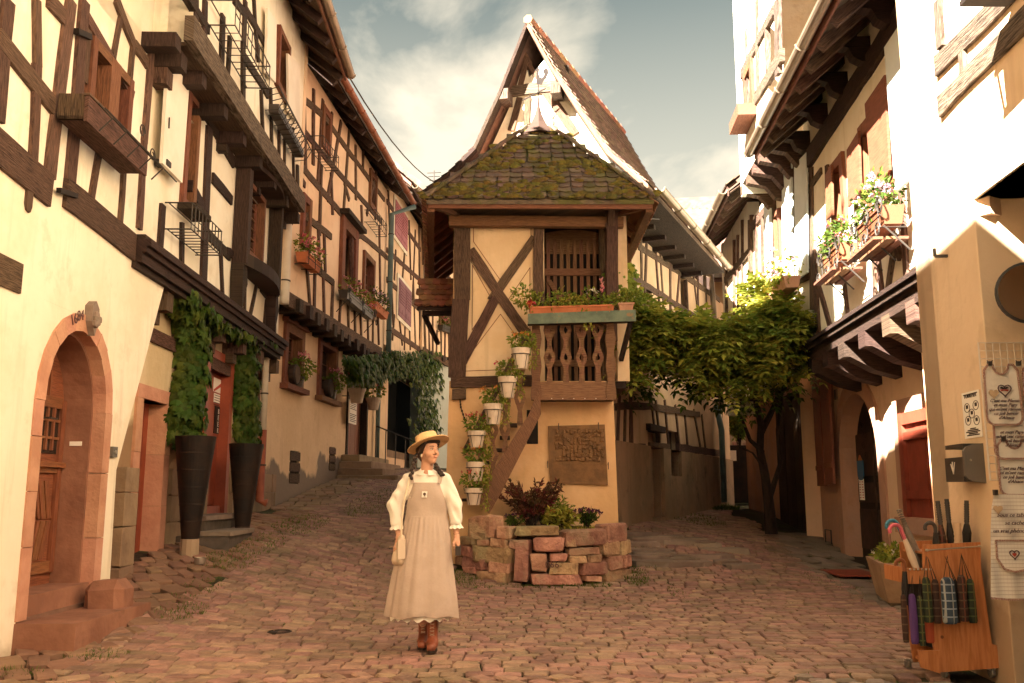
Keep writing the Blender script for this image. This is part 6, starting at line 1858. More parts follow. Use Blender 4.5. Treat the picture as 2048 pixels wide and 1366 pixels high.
# tiles
TM = []
for k in range(6):
 w, l, th = .085, .21, .011
 out = [(-w, l), (-w+jit(.004), .045), (-w*.72, .012+jit(.006)), (0, -.008+jit(.006)), (w*.72, .012+jit(.006)), (w+jit(.004), .045), (w, l)]
 n_ = len(out)
 vs = [(x_, y_, th + .014*(1-y_/l)) for x_, y_ in out] + [(x_, y_, -th*.4) for x_, y_ in out]
 fs = [tuple(range(n_)), tuple(range(2*n_-1, n_-1, -1))] + [(i, i+n_, (i+1) % n_+n_, (i+1) % n_) for i in range(n_)]
 me = bpy.data.meshes.new('roof_tile'); me.from_pydata(vs, [], [f[::-1] for f in fs]); me.materials.append(MAT['mossy_tile']); TM.append(me)
r2 = random.Random(17)
tilepos = []
for i in range(NR):
 xc, hw, y_, z_ = rows_[i]; xn, hn, yn, zn = rows_[i+1]
 up = Vector((0, yn-y_, zn-z_)).normalized()
 cnt = max(1, int(2*hw/.172));
 for k in range(cnt+1):
  x_ = xc-hw+ (2*hw)*(k+(.5 if i % 2 else .0))/cnt
  if x_ > xc+hw+.03: continue
  x_ += jit(.012)
  nr = Vector((1, 0, 0)).cross(up)
  tl = r2.uniform(-.05, .05)
  xa = (Vector((1, 0, 0)) + up*r2.uniform(-.04, .04)).normalized(); ya = (up+nr*(.05+r2.uniform(-.03, .05))*-1).normalized(); za_ = xa.cross(ya)
  p = Vector((x_, y_, z_)) + up*(r2.uniform(-.012, .012)-.03) + nr*.012
  M = Matrix(((xa.x, ya.x, za_.x, p.x), (xa.y, ya.y, za_.y, p.y), (xa.z, ya.z, za_.z, p.z), (0, 0, 0, 1)))
  place(TM[r2.randrange(6)], 'roof_tile', M, HT)
  tilepos.append((p, up, nr, i))
# moss cushions
mb = MB()
from mathutils import noise as mnoise
for (p, up, nr, i) in tilepos:
 for q in range(4):
  c_ = p + up*r2.uniform(0, .13) + Vector((jit(.08), 0, 0)) + nr*.018
  v = mnoise.noise(Vector((c_.x*2.1, c_.z*3.2, 4.0))) + (.22 if i < 1 else 0) + .10
  if v < .02 + r2.random()*.22: continue
  s_ = r2.uniform(.025, .068)
  b0 = len(mb.v)
  # lumpy half dome
  for (rr__, hh) in ((1.0, 0), (.75, .5), (.35, .8)):
   for a in range(7):
    t = a*2*pi/7+r2.random()*.5; k_ = rr__*r2.uniform(.8, 1.25)
    w_ = c_ + Vector((1, 0, 0))*cos(t)*s_*1.3*k_ + up*sin(t)*s_*k_*.9 + nr*s_*.62*hh*r2.uniform(.7, 1.3)
    mb.v.append(tuple(w_))
  mb.v.append(tuple(c_+nr*s_*.6))
  for rr__ in range(2):
   for a in range(7):
    mb.f.append([b0+rr__*7+a, b0+rr__*7+(a+1) % 7, b0+rr__*7+7+(a+1) % 7, b0+rr__*7+7+a]); mb.uv.append(None)
  for a in range(7): mb.f.append([b0+14+a, b0+14+(a+1) % 7, b0+21]); mb.uv.append(None)
mb.build('moss_cushions', MAT['moss'], HT, smooth=True, kind='stuff')
# hip tiles
for sg in (-1, 1):
 for i in range(NR-1):
  xc, hw, y_, z_ = rows_[i]; xn, hn, yn, zn = rows_[i+1]
  a = Vector((xc+sg*hw, y_, z_+.01)); b = Vector((xn+sg*hn, yn, zn+.03)); d = (b-a).normalized(); n_ = Vector((sg*.5, -.4, .75)).normalized(); s_ = d.cross(n_)
  mb = MB(); stone(mb, (a+b)/2+n_*.02, s_*.085, d*(b-a).length*.62, n_*.025, .3, .08); mb.build('hip_tile', MAT['mossy_tile'], HT)
# lead cap with weathercock
cap = at_y(1077, 262, 13.9)
mb = MB(); mb.lathe(cap, [(.34, -.12), (.24, 0), (.13, .12), (.06, .28), (.025, .42), (.012, .60)], 8); tipz = cap.z+.6
wc = thing('weathercock', 'iron rooster weathercock on the pointed cap of the mossy porch roof', 'weathercock', cap)
mb.build('cap', MTD, wc)
mb = MB(); mb.tube([cap+Vector((0, 0, .5)), cap+Vector((0, 0, .80))], .010, 6)
mb.tube([cap+Vector((.12, -.02, .73)), cap+Vector((-.26, -.02, .52))], .011, 5); mb.build('rod', MAT['iron_rust'], wc)
FW = Fac(o=(cap.x, 13.88, 0), d=(1, 0, 0), n=(0, -1, 0))
rz = cap.z+.80
rs = [(-.02, 0), (.06, 0), (.08, .05), (.13, .10), (.17, .20), (.16, .27), (.12, .29), (.08, .24), (.10, .17), (.06, .11), (.03, .12), (.01, .18), (.02, .26), (0, .30), (-.03, .27), (-.06, .235), (-.025, .235), (-.03, .15), (-.035, .06)]
mb = MB(); prism(mb, FW, [(a*1.0, rz+b) for a, b in rs], -.006, .006); mb.build('rooster', MAT['iron_rust'], wc)

# ---------------------------------------------------------------- main gable and roof
rot_ = radians(13)
FG = Fac(o=(.4, 14.25, 0), d=(cos(rot_), -sin(rot_), 0), n=(-sin(rot_), -cos(rot_), 0))
gv = lambda x, y_, off=0.0: FG.hit(x, y_, off)
VO = .26
vergeL = [gv(1056, 42, VO), gv(1003, 178, VO), (gv(952, 290, VO)), gv(900, 343, VO), gv(846, 383, VO)]
vergeR = [gv(1056, 42, VO), gv(1105, 130, VO), gv(1160, 215, VO), gv(1218, 300, VO), gv(1296, 368, VO)]
ridge_d = FCR.d
def inward(v, k): return [(a*(1-k)+vergeL[0][0]*k, b-(.0)) for a, b in v]
gz0 = zEv+.35
gl = [(a+.10, b-.16) for a, b in vergeL[1:]]; gr = [(a-.0, b-.05) for a, b in vergeR[1:]]
apex = vergeL[0]
op = [gv(1040, 108), gv(1052, 52), gv(1078, 112), gv(1060, 150)]
# gable wall built of plaster panels between the timbers, open at the very top
zo = gv(1056, 118)[1]
def xat(v, z):
 for i in range(len(v)-1):
  (a, za), (b, zb) = v[i], v[i+1]
  if min(za, zb) <= z <= max(za, zb): return a+(b-a)*(z-za)/(zb-za)
 return v[-1][0]
polyL = [(xat(vergeL, zo)+.10, zo)] + [p for p in gl if p[1] < zo] + [(gl[-1][0], gz0)]
polyR = [(xat(vergeR, zo)-.0, zo)] + [p for p in gr if p[1] < zo] + [(gr[-1][0], gz0)]
mb = MB();
xo = gv(1058, 155)
prism(mb, FG, polyL + [(apex[0], gz0), (xo[0], xo[1])], -.15, 0); mb.build('gable_wall', MAT['plaster_white'], HT)
mb = MB(); prism(mb, FG, polyR + [(apex[0]+.001, gz0), (xo[0]+.001, xo[1])], -.15, 0); mb.build('gable_wall', MAT['plaster_white'], HT)
def gb(L_, m, b=.03, a=-.05):
 for r in L_: beam(HT, FG, gv(r[0], r[1]), gv(r[2], r[3]), r[4], m, b=b, a=a, wob=.008)
gb([(1000,188,1118,172,.19)], MAT['timber_grey'], b=.05)
gb([(1040,98,1060,130,.10),(1054,120,1038,180,.09),(1058,128,1080,165,.07),(1040,196,1022,262,.11),(1056,195,1054,250,.10),(1092,182,1150,270,.16)], MT)
gb([(1014,150,996,215,.1),(1000,215,955,300,.17)], MT)
for (x, y_) in ((1008, 190), (1112, 178)):
 q = gv(x, y_, .3); mb = MB(); fbox(mb, FG, q[0]-.08, q[0]+.08, q[1]-.09, q[1]+.09, -.1, .36); mb.build('purlin_end', MAT['timber_grey'], HT)
mb = MB(); fbox(mb, FG, apex[0]-.5, apex[0]+.5, zo-.4, apex[1]-.3, -.9, -.85); mb.build('loft_back', MTD, HT)
# roof slopes, verge boards, tiles
LEN = 5.4
def roof_side(v, sg):
 mb = MB(); n_ = len(v)
 A_ = [FG.W(a, z_, VO) for a, z_ in v]; B_ = [p+ridge_d*LEN for p in A_]
 dn = Vector((0, 0, -.09))
 vs = A_ + B_ + [p+dn for p in A_] + [p+dn for p in B_]
 fs = []
 for i in range(n_-1):
  f = (i, i+1, n_+i+1, n_+i); fs.append(f if sg > 0 else f[::-1]); g_ = (2*n_+i, 3*n_+i, 3*n_+i+1, 2*n_+i+1); fs.append(g_ if sg > 0 else g_[::-1])
  fs.append((i, 2*n_+i, 2*n_+i+1, i+1))
 fs.append((n_-1, 2*n_-1, 4*n_-1, 3*n_-1))
 mb.add(vs, fs); rf = mb.build('main_roof', MAT['roof_tile_brown'], HT)
 # verge board
 for i in range(n_-1):
  a, b = A_[i]+FG.n*.03+Vector((0, 0, -.10)), A_[i+1]+FG.n*.03+Vector((0, 0, -.10))
  m2 = MB(); m2.bar(a, b, .05, .17, up=FG.n); m2.build('verge_board', MTD if sg < 0 else MAT['timber_mid'], HT)  # left board darker: its shade is put into the colour
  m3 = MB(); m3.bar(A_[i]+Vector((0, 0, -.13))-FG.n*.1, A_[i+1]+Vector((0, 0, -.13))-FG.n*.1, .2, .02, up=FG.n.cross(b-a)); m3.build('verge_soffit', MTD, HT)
 # tiles laid in courses: verge tiles as parts, the rest joined
 st = MB(); run = 0; tot = sum((A_[i+1]-A_[i]).length for i in range(n_-1)); k = 0
 Ls = [(A_[i+1]-A_[i]).length for i in range(n_-1)]
 s_ = .04
 while s_ < tot:
  i = 0; u = s_
  while i < n_-2 and u > Ls[i]: u -= Ls[i]; i += 1
  d = (A_[i+1]-A_[i]).normalized(); p = A_[i]+d*u
  nr = ridge_d.cross(d)*(1 if sg > 0 else -1)
  if nr.z < 0: nr = -nr
  m2 = MB(); m2.obox(p+nr*.016+ridge_d*.078, ridge_d*.085, d*.088, nr*.009+d*.0)
  m2.v = [tuple(Vector(q)+nr*.012*((Vector(q)-p).dot(d)/.095)) for q in m2.v]
  m2.build('verge_tile', MTD if sg < 0 else MAT['roof_tile_brown'], HT)  # left tiles take a dark colour that stands for shade
  if sg > 0:
   w_ = .17; x_ = .16 + (.085 if k % 2 else 0)
   while x_ < LEN:
    st.obox(p+nr*(.026)+ridge_d*x_, ridge_d*(w_/2-.006), d*.092-nr*-.012, nr*.009); x_ += w_
  s_ += .155; k += 1
 if sg > 0: st.build('roof_tile_courses', MAT['roof_tile_brown'], rf, kind='stuff')
 return A_, B_
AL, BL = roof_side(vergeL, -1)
AR, BR = roof_side(vergeR, 1)
for k in range(int(LEN/.33)):
 p = AL[0]+ridge_d*(.16+k*.33)+Vector((0, 0, .03)); mb = MB(); mb.tube([p-ridge_d*.17, p+ridge_d*.18], [.085, .075], 7); mb.build('ridge_tile', MAT['roof_tile'], HT)

# ---------------------------------------------------------------- long side wall on the right lane
ztopw = AR[-1].z + .1
wl = (FCR.hit(1296, 740)[0], FCR.hit(1308, 740)[0], FCR.hit(1300, 640)[1], FCR.hit(1300, 575)[1])
wr = (FCR.hit(1366, 740)[0], FCR.hit(1380, 740)[0], FCR.hit(1372, 640)[1], FCR.hit(1372, 560)[1])
wn = (FCR.hit(1337, 940)[0], FCR.hit(1358, 940)[0], FCR.hit(1345, 952)[1], FCR.hit(1345, 862)[1])
zl = FCR.hit(1300, 893)[1]
dN = (FCR.hit(1297, 940)[0], FCR.hit(1322, 940)[0], FCR.hit(1310, 1035)[1], FCR.hit(1310, 862)[1])
wall(HT, 'lane_wall', FCR, -.9, 9.5, zl, ztopw, [wl, wr, wn, dN], MAT['plaster_lane'], th=.3)
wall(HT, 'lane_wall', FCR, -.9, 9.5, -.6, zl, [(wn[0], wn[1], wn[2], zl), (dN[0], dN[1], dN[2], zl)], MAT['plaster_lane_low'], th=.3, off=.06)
mb = MB(); fbox(mb, FCR, dN[0], dN[1], dN[2]-.2, dN[3], -.3, -.14); mb.build('boarded_door', MAT['plaster_lane_low'], HT)
mb = MB(); fbox(mb, FCR, dN[0]-.1, dN[1]+.1, dN[3]-.02, dN[3]+.1, -.1, .09); mb.build('lintel', MTD, HT)
for w_ in (wl, wr, wn):
 mb = MB(); fbox(mb, FCR, w_[0]-.05, w_[1]+.05, w_[2]-.05, w_[3]+.05, -.2, -.14); pn = mb.build('window', MTD, HT)
 mb = MB(); fbox(mb, FCR, w_[0]+.06, w_[1]-.06, w_[2]+.06, w_[3]-.06, -.14, -.13); mb.build('pane', MAT['glass'], pn)
R_B = [(1262,470,1262,900,.10),(1283,440,1285,600,.1),(1278,492,1440,600,.13),(1255,545,1440,665,.13),(1245,590,1300,625,.1),(1296,440,1290,625,.1),(1308,450,1322,640,.09),(1318,450,1330,640,.08),(1341,480,1342,660,.11),(1363,500,1352,650,.10),
    (1372,510,1378,640,.09),(1384,520,1400,650,.09),(1396,530,1398,650,.1),(1412,540,1415,650,.09),(1425,545,1430,650,.1),
    (1225,893,1292,893,.14),(1300,893,1340,893,.12),(1358,895,1440,905,.15),(1240,790,1236,893,.1),(1262,790,1266,890,.1),(1252,800,1250,890,.09),(1301,780,1310,860,.09),(1313,800,1320,890,.08),(1330,800,1338,890,.09),(1351,810,1360,890,.1),(1369,815,1376,892,.1),(1388,820,1402,895,.1),(1404,830,1412,895,.09),
    (1230,815,1300,812,.13),(1300,812,1400,830,.13)]
beams_px(HT, FCR, R_B, MT, wob=.02)
add_gutter(HT, FCR, -.6, 5.0, AR[-1].z+.02, (AR[-1]-FCR.o).dot(FCR.n)+.12, MAT['zinc'])
mb = MB(); fbox(mb, FCR, -.4, 5.1, AR[-1].z-.09, AR[-1].z-.02, -.1, (AR[-1]-FCR.o).dot(FCR.n)); mb.build('eave_soffit', MTD, HT)
for k in range(7):
 mb = MB(); fbox(mb, FCR, .2+k*.75, .32+k*.75, AR[-1].z-.17, AR[-1].z-.09, 0, .45); mb.build('rafter', MTD, HT)
pa = FCR.W(FCR.hit(1432, 900)[0], FCR.hit(1430, 860)[1], .15); pb = FCR.W(FCR.hit(1432, 900)[0], FCR.hit(1432, 1005)[1], .15)
pipe2('dark teal downpipe leaning on the far end of the right lane wall', [([pa+Vector((-.1, 0, .6)), pa, pb], .07, MAT['pipe_teal'], 'pipe')])
# little pent roof on the left side, above the far window
PT = thing('pent_roof', 'small tiled pent roof on wooden brackets at the left side of the dovecote house', 'pent roof', at_y(872, 620, 14.8))
a, b = at_y(838, 622, 14.6), at_y(908, 622, 14.6); t0_ = at_y(845, 575, 15.0)
for q_ in range(6):
 m_ = TM[q_].copy(); m_.materials.clear(); m_.materials.append(MAT['roof_tile']); TM.append(m_)
mb = MB(); mb.add([(a.x, 14.3, a.z), (b.x+.1, 14.3, a.z), (b.x+.1, 14.75, t0_.z), (a.x+.12, 14.75, t0_.z), (a.x, 14.3, a.z-.05), (b.x+.1, 14.3, a.z-.05), (b.x+.1, 14.75, t0_.z-.05), (a.x+.12, 14.75, t0_.z-.05)], BOXF); mb.build('deck', MTD, PT)
up = Vector((0, .45, t0_.z-a.z)).normalized(); nr = Vector((1, 0, 0)).cross(up)
for i in range(5):
 for k in range(6):
  x_ = a.x+.02+(k+(.5 if i % 2 else 0))*.125
  if x_ > b.x+.08: continue
  p = Vector((x_, 14.28, a.z))+up*(i*.15)+nr*.02
  ya = (up-nr*.08).normalized(); za_ = Vector((1, 0, 0)).cross(ya)
  M = Matrix(((.78, ya.x, za_.x, p.x), (0, ya.y, za_.y, p.y), (0, ya.z, za_.z, p.z), (0, 0, 0, 1)))
  o = place(TM[6+k], 'roof_tile', M, PT)
for me_ in TM[:0]: pass
mb = MB(); mb.bar((a.x+.08, 14.4, a.z-.08), (b.x+.1, 14.4, a.z-.08), .08); mb.bar((a.x+.1, 14.4, a.z-.1), (a.x+.3, 14.9, a.z-.5), .06); mb.build('bracket', MTD, PT)

# ---------------------------------------------------------------- round stone planter
PLc = (.455, 12.90)
RA, RB = 1.13, .98
ps = thing('stone_planter', 'semicircular dry stone flower bed of red sandstone blocks at the foot of the dovecote house', 'planter', (PLc[0], 12.2, 0))
def pp_(th, r=1.0): return Vector((PLc[0]+RA*r*cos(th), PLc[1]-RB*r*sin(th), 0))
def zpl(px, py, th):
 p = pp_(th); return at_y(px, py, p.y).z
zb0_ = -.03
def ang_of(px):
 best = None
 for i in range(1, 400):
  th = pi*i/400; p = pp_(th); d = (p.y*CP+0)  # approx
  x_ = CX + F*p.x/(p.y*CP + (.45-H)*SP)
  if best is None or abs(x_-px) < best[0]: best = (abs(x_-px), th)
 return best[1]
# traced stones: x0, x1, y0, y1 (photograph pixels)
ST = [(948,1000,1030,1078,0),(952,988,1062,1080,2),(999,1030,1052,1078,0),(1030,1120,1052,1072,1),(1122,1208,1058,1092,0),(1200,1240,1046,1085,0),
 (936,964,1072,1090,2),(965,988,1078,1092,0),(987,1022,1076,1094,0),(1022,1042,1078,1098,0),(1067,1127,1073,1103,0),(1127,1148,1075,1094,1),
 (930,957,1090,1112,2),(956,1034,1090,1126,1),(1133,1192,1094,1110,0),(1194,1228,1080,1112,0),(1228,1245,1078,1110,0),
 (1031,1061,1078,1165,3),(1062,1095,1106,1142,4),(1098,1131,1106,1122,1),(1133,1168,1110,1126,1),(1168,1194,1108,1124,0),
 (928,940,1112,1130,2),(938,984,1112,1138,2),(985,1026,1122,1146,0),(1096,1152,1124,1150,0),(1155,1204,1122,1150,0),(1204,1232,1110,1140,0),(1232,1246,1108,1136,0),
 (964,1022,1142,1166,0),(1060,1160,1146,1170,0),(1194,1246,1138,1162,0),(1160,1194,1150,1162,0),(940,966,1132,1148,2)]
for (xa, xb, ya, yb, kind) in ST:
 ta, tb = ang_of(xb), ang_of(xa); tm = (ta+tb)/2; p = pp_(tm)
 A_, B_ = pp_(ta), pp_(tb)
 zt = at_y((xa+xb)/2, ya, p.y).z; zb_ = at_y((xa+xb)/2, yb, p.y).z
 tan_ = (A_-B_); hw = tan_.length/2*.97; tan_.normalize(); nrm = Vector((tan_.y, -tan_.x, 0))
 hh = (zt-zb_)/2
 mb = MB(); cc = (A_+B_)/2*.5+p*.5
 stone(mb, (cc.x, cc.y, (zt+zb_)/2), tan_*hw+Vector((0,0,jit(.012))), -nrm*.13, (jit(.01), 0, hh*.97), .19 if kind != 3 else .15, .09)
 o = mb.build('stone_block', MAT['planter_stone'], ps)
 if kind == 4:
  FK = Fac(o=(cc.x, cc.y, 0), d=-tan_, n=nrm if nrm.y < 0 else -nrm)
  text(o, '066', FK, -.085, (zt+zb_)/2-.06, .12, MAT['ink_brown'], .135)
mb = MB(); mb.v = []; n_ = 26
ring = [pp_(pi*i/n_, .93) for i in range(n_+1)]
ztp = at_y(1080, 1050, 12.2).z-.03
mb.add([(p.x, p.y, -.3) for p in ring]+[(p.x, p.y, ztp-.05) for p in ring], [(i, i+1, n_+2+i, n_+1+i) for i in range(n_)]); mb.build('core', MAT['soil'], ps)
mb = MB(); mb.add([(p.x, p.y, ztp-.05+jit(.01)) for p in ring]+[(PLc[0], 12.6, ztp+.03)], [(i+1, i, n_+1) for i in range(n_)]); mb.build('soil', MAT['soil'], ps)
# plants in the bed
r2 = random.Random(33)
def shrub(label, base, h, nst, lm, seed, leaf=.06, w=.35, name='shrub', petals=None):
 r_ = random.Random(seed); root = thing(name, label, name.replace('_', ' '), base)
 stm = MB(); lv = MB(); b = Vector(base)
 for k in range(nst):
  a = r_.uniform(0, 2*pi); l = h*r_.uniform(.55, 1.1); tip = b+Vector((cos(a)*w*r_.uniform(.2, 1), sin(a)*w*.5*r_.random(), l)); mid = b.lerp(tip, .5)+Vector((0, 0, .08*h))
  stm.tube([b+Vector((jit(.04), jit(.04), 0)), mid, tip], [.006, .005, .003], 4)
  for q in range(int(16+l*30)):
   t = .3+.7*r_.random(); p = (mid.lerp(tip, (t-.5)*2) if t > .5 else b.lerp(mid, t*2))
   leaf_quad(lv, p, rvec(r_)+Vector((cos(a)*.5, 0, .2)), rvec(r_), leaf*r_.uniform(.7, 1.2), leaf*.34)
 stm.build('stem', MAT['bark'], root); lv.build('foliage', MAT[lm], root)
 if petals: blooms(b+Vector((0, -.03, h*.75)), (w*.8, w*.4, h*.3), petals[1], petals[2], r_).build('blossom', MAT[petals[0]], root)
 return root
bs_ = lambda px, y_: (at_y(px, 1045, y_).x, y_, ztp-.03)
shrub('reddish nandina bush growing in the middle of the stone bed', bs_(1062, 12.45), .62, 46, 'leaf_red', 1, .085, .5)
shrub('dark green leafy plant behind the nandina in the stone bed', bs_(1090, 12.6), .40, 30, 'leaf', 2, .09, .42, name='leafy_plant')
shrub('bushy plant with purple flowers at the right of the stone bed', bs_(1172, 12.35), .26, 22, 'leaf_ivy', 3, .06, .26, name='flowering_plant', petals=('petal_purple', 26, .05))
shrub('low purple-flowered plant at the left of the stone bed', bs_(1028, 12.25), .2, 14, 'leaf_ivy', 4, .06, .16, name='flowering_plant', petals=('petal_purple', 8, .045))
shrub('strappy green plant with red flowers in front of the plaque', bs_(1122, 12.3), .24, 24, 'leaf_gold', 5, .10, .26, name='flowering_plant', petals=('petal_red', 5, .045))
mb = MB()
for k in range(900):
 th = r2.uniform(.15, pi-.15); p = pp_(th, r2.uniform(.4, .95)); leaf_quad(mb, (p.x, p.y, ztp-.04), Vector((jit(.6), jit(.6), 1)), rvec(r2), r2.uniform(.03, .08), .008)
mb.build('grass', MAT['leaf_gold'], ps, kind='stuff')
# ================================================================== RIGHT SIDE
# ---- pale house nearest the camera
HP = thing('pale_house', 'pale plaster house nearest on the right with two weathered beams and a splayed entrance', 'house', (3.4, 6, 0))
sc0 = FR0.hit(1852, 800)[0]; so_ = FR0.hit(1956, 500)[0]
zlin = FR0.hit(1956, 392)[1]
wall(HP, 'wall', FR0, -19, sc0, -.8, 9.0, [(-3.6, so_, -.9, zlin)], MAT['plaster_beige'], th=.35)
mb = MB()      # far end return wall
FRr = Fac(o=FR0.W(sc0, 0, 0), d=-FR0.n, n=FR0.d)
wall(HP, 'wall', FRr, -.0, 4.5, -.8, 9.0, [], MAT['plaster_beige'], th=.3, off=.0)
cn = FR0.W(so_, 0, 0)
FS0 = Fac(o=cn, d=(.86, .50, 0), n=(.50, -.86, 0))
wall(HP, 'splayed_wall', FS0, 0.0, 3.2, -.8, zlin, [], MAT['plaster_beige'], th=.01, off=0)
mb = MB(); fbox(mb, FS0, 0.02, 3.2, zlin-.12, zlin-.001, 0, .10); mb.build('rough_lintel', MAT['plaster_pale'], HP)
mb = MB(); a = FR0.W(so_, 0, -.02); b = FR0.W(-3.6, 0, -.02); c_ = FR0.W(-3.6, 0, -3); d_ = FR0.W(so_+1.5, 0, -3);
mb.add([(p.x, p.y, zlin+dz) for dz in (.0, .08) for p in (a, b, c_, d_)], BOXF); mb.build('ceiling', MAT['terracotta'], HP)
mb = MB(); mb.add([(c_.x, c_.y, -.5), (d_.x, d_.y, -.5), (d_.x, d_.y, zlin), (c_.x, c_.y, zlin)], [(0,1,2,3)]); mb.build('passage_wall', MAT['plaster_beige'], HP)
beams_px(HP, FR0, [(1868,132,2080,-85,.15),(1876,215,2090,-5,.15),(1873,0,1878,95,.09),(1924,165,1921,105,.09)], MAT['timber_grey'], b=.03, wob=.018)
mb = MB(); fbox(mb, FR0, -2.2, -1.6, FR0.hit(1990, 18)[1], FR0.hit(1990, 0)[1]+.6, 0, .35)
mb.build('box_sign', MAT['timber_pale'], HP) if False else None
roof(HP, FR0, -19, sc0+.3, 9.0, .7, MAT['roof_tile'], 4, 42, gutter=MAT['zinc'], soff=MAT['soffit'])
mb = MB(); q = FR0.hit(1895, 512); p = FR0.W(q[0], q[1], 0); mb.bar(p, p+FR0.n*.09, .02); mb.bar(p+FR0.n*.09, p+FR0.n*.09+Vector((0, 0, .06)), .018); mb.build('wall_hook', MAT['iron'], HP)
# lantern edge at the top right corner
q = FR0.hit(1992, -14, .3)
ln = thing('lantern', 'square lantern with pale glass at the top edge of the picture on the pale house', 'lantern', FR0.W(q[0], q[1], .35))
p = FR0.W(q[0], q[1], .3)
mb = MB(); mb.obox(p+Vector((0, 0, .01)), (.14, 0, 0), (0, .14, 0), (0, 0, .015)); mb.obox(p+Vector((0, 0, .36)), (.17, 0, 0), (0, .17, 0), (0, 0, .02))
for sx in (-1, 1):
 for sy in (-1, 1): mb.bar(p+Vector((sx*.125, sy*.125, 0)), p+Vector((sx*.15, sy*.15, .36)), .018)
mb.bar(p+Vector((0, 0, .36)), p+Vector((0, 0, .5)), .03); mb.bar(p+Vector((0, 0, .5)), p+Vector((0, 0, .5))-FR0.n*.4, .03); mb.build('frame', MAT['iron_rust'], ln)
mb = MB(); mb.obox(p+Vector((0, 0, .19)), (.115, 0, 0), (0, .115, 0), (0, 0, .165)); mb.build('glass', MAT['glass_pale'], ln)
# poster and ash bin
q0, q1 = FR0.hit(1928, 830)[0], FR0.hit(1963, 830)[0]; a, b = min(q0, q1), max(q0, q1)
pz1, pz0 = FR0.hit(1945, 782)[1], FR0.hit(1945, 876)[1]
po = thing('wall_poster', 'white printed poster with five round medallions above the grey ash bin', 'poster', FR0.W((a+b)/2, pz0, 0))
mb = MB(); fbox(mb, FR0, a, b, pz0, pz1, .002, .006); mb.build('sheet', MAT['paper'], po)
h_ = pz1-pz0; w_ = b-a
def PF(u, v): return (b-(b-a)*u, pz0+h_*v)      # u from the left as read
mb = MB()
for (u, v) in ((.27, .66), (.78, .68), (.52, .52), (.28, .38), (.76, .36)):
 cu_, cv_ = PF(u, v); n_ = 14; rx, rz = w_*.17, h_*.105
 for i in range(n_):
  t0, t1 = 2*pi*i/n_, 2*pi*(i+1)/n_
  prism(mb, FR0, [(cu_+rx*cos(t0), cv_+rz*sin(t0)), (cu_+rx*cos(t1), cv_+rz*sin(t1)), (cu_+rx*.84*cos(t1), cv_+rz*.86*sin(t1)), (cu_+rx*.84*cos(t0), cv_+rz*.86*sin(t0))], .006, .0075)
 fbox(mb, FR0, cu_-rx*.4, cu_+rx*.35, cv_-rz*.2, cv_+rz*.55, .006, .0075)
for k in range(5):
 z_ = PF(0, .20-.035*k)[1]; e = [.35, .2, .1, .25, .15][k]; fbox(mb, FR0, *sorted((PF(e, 0)[0], PF(1-e*.9, 0)[0])), z_-.004, z_+.004, .006, .0075)
fbox(mb, FR0, *sorted((PF(.1, 0)[0], PF(.92, 0)[0])), PF(0, .945)[1]-.004, PF(0, .945)[1]+.004, .006, .0075)
mb.build('print', MAT['ink'], po)
text(po, 'TORREFIER', FR0, (a+b)/2, PF(0, .87)[1], .040, MAT['ink'], .007, align='CENTER')
q0, q1 = FR0.hit(1923, 925)[0], FR0.hit(1968, 925)[0]; a, b = min(q0, q1), max(q0, q1)
z1_, z0_ = FR0.hit(1945, 886, .08)[1], FR0.hit(1945, 966, .08)[1]
ab = thing('ash_bin', 'grey wall mounted cigarette bin with rounded side below the poster', 'ash bin', FR0.W((a+b)/2, z0_, .06))
mb = MB(); fbox(mb, FR0, a+.02, b-.04, z0_+.01, z1_-.09, 0, .13); fbox(mb, FR0, a+.02, b-.04, z1_-.03, z1_, 0, .12); mb.build('body', MAT['plastic_dark'], ab)
mb = MB(); n_ = 12; pr = [(.0, z0_+.05+0), ]
prof = [(0, z0_)] + [(.13*cos(t)*1.0, z0_+.05-.05*sin(t)) for t in (pi/2, pi/3, pi/6, 0)] + [(.13, z1_-.05)] + [(.13*cos(t), z1_-.05+.05*sin(t)) for t in (pi/6, pi/3, pi/2)] + [(0, z1_)]
for (s_, t_) in ((a-.012, a+.02),):
 vs = [FR0.W(s_, z, o) for o, z in prof] + [FR0.W(t_, z, o) for o, z in prof]; n_ = len(prof)
 mb.add(vs, [tuple(range(n_)), tuple(range(2*n_-1, n_-1, -1))] + [(i, i+n_, (i+1) % n_+n_, (i+1) % n_) for i in range(n_)])
mb.build('side_cheek', MAT['plastic_grey'], ab)
mb = MB(); cu_ = (a+b)/2; cz = (z0_+z1_)/2-.03
mb.bar(FR0.W(cu_-.03, cz+.04, .132), FR0.W(cu_, cz-.04, .132), .006); mb.bar(FR0.W(cu_, cz-.04, .132), FR0.W(cu_+.035, cz+.03, .132), .006); mb.bar(FR0.W(cu_, cz-.03, .132), FR0.W(cu_+.01, cz+.045, .132), .005); mb.build('emblem', MAT['wire_white'], ab)
mb = MB(); mb.lathe((0,0,0), [(.008, 0), (.006, .006)], 8); mb.rot(Matrix.Translation(FR0.W(a-.012, (z0_+z1_)/2+.02, .09)) @ (-FR0.d).to_track_quat('Z', 'Y').to_matrix().to_4x4()); mb.build('lock', MAT['metal_bright'], ab)
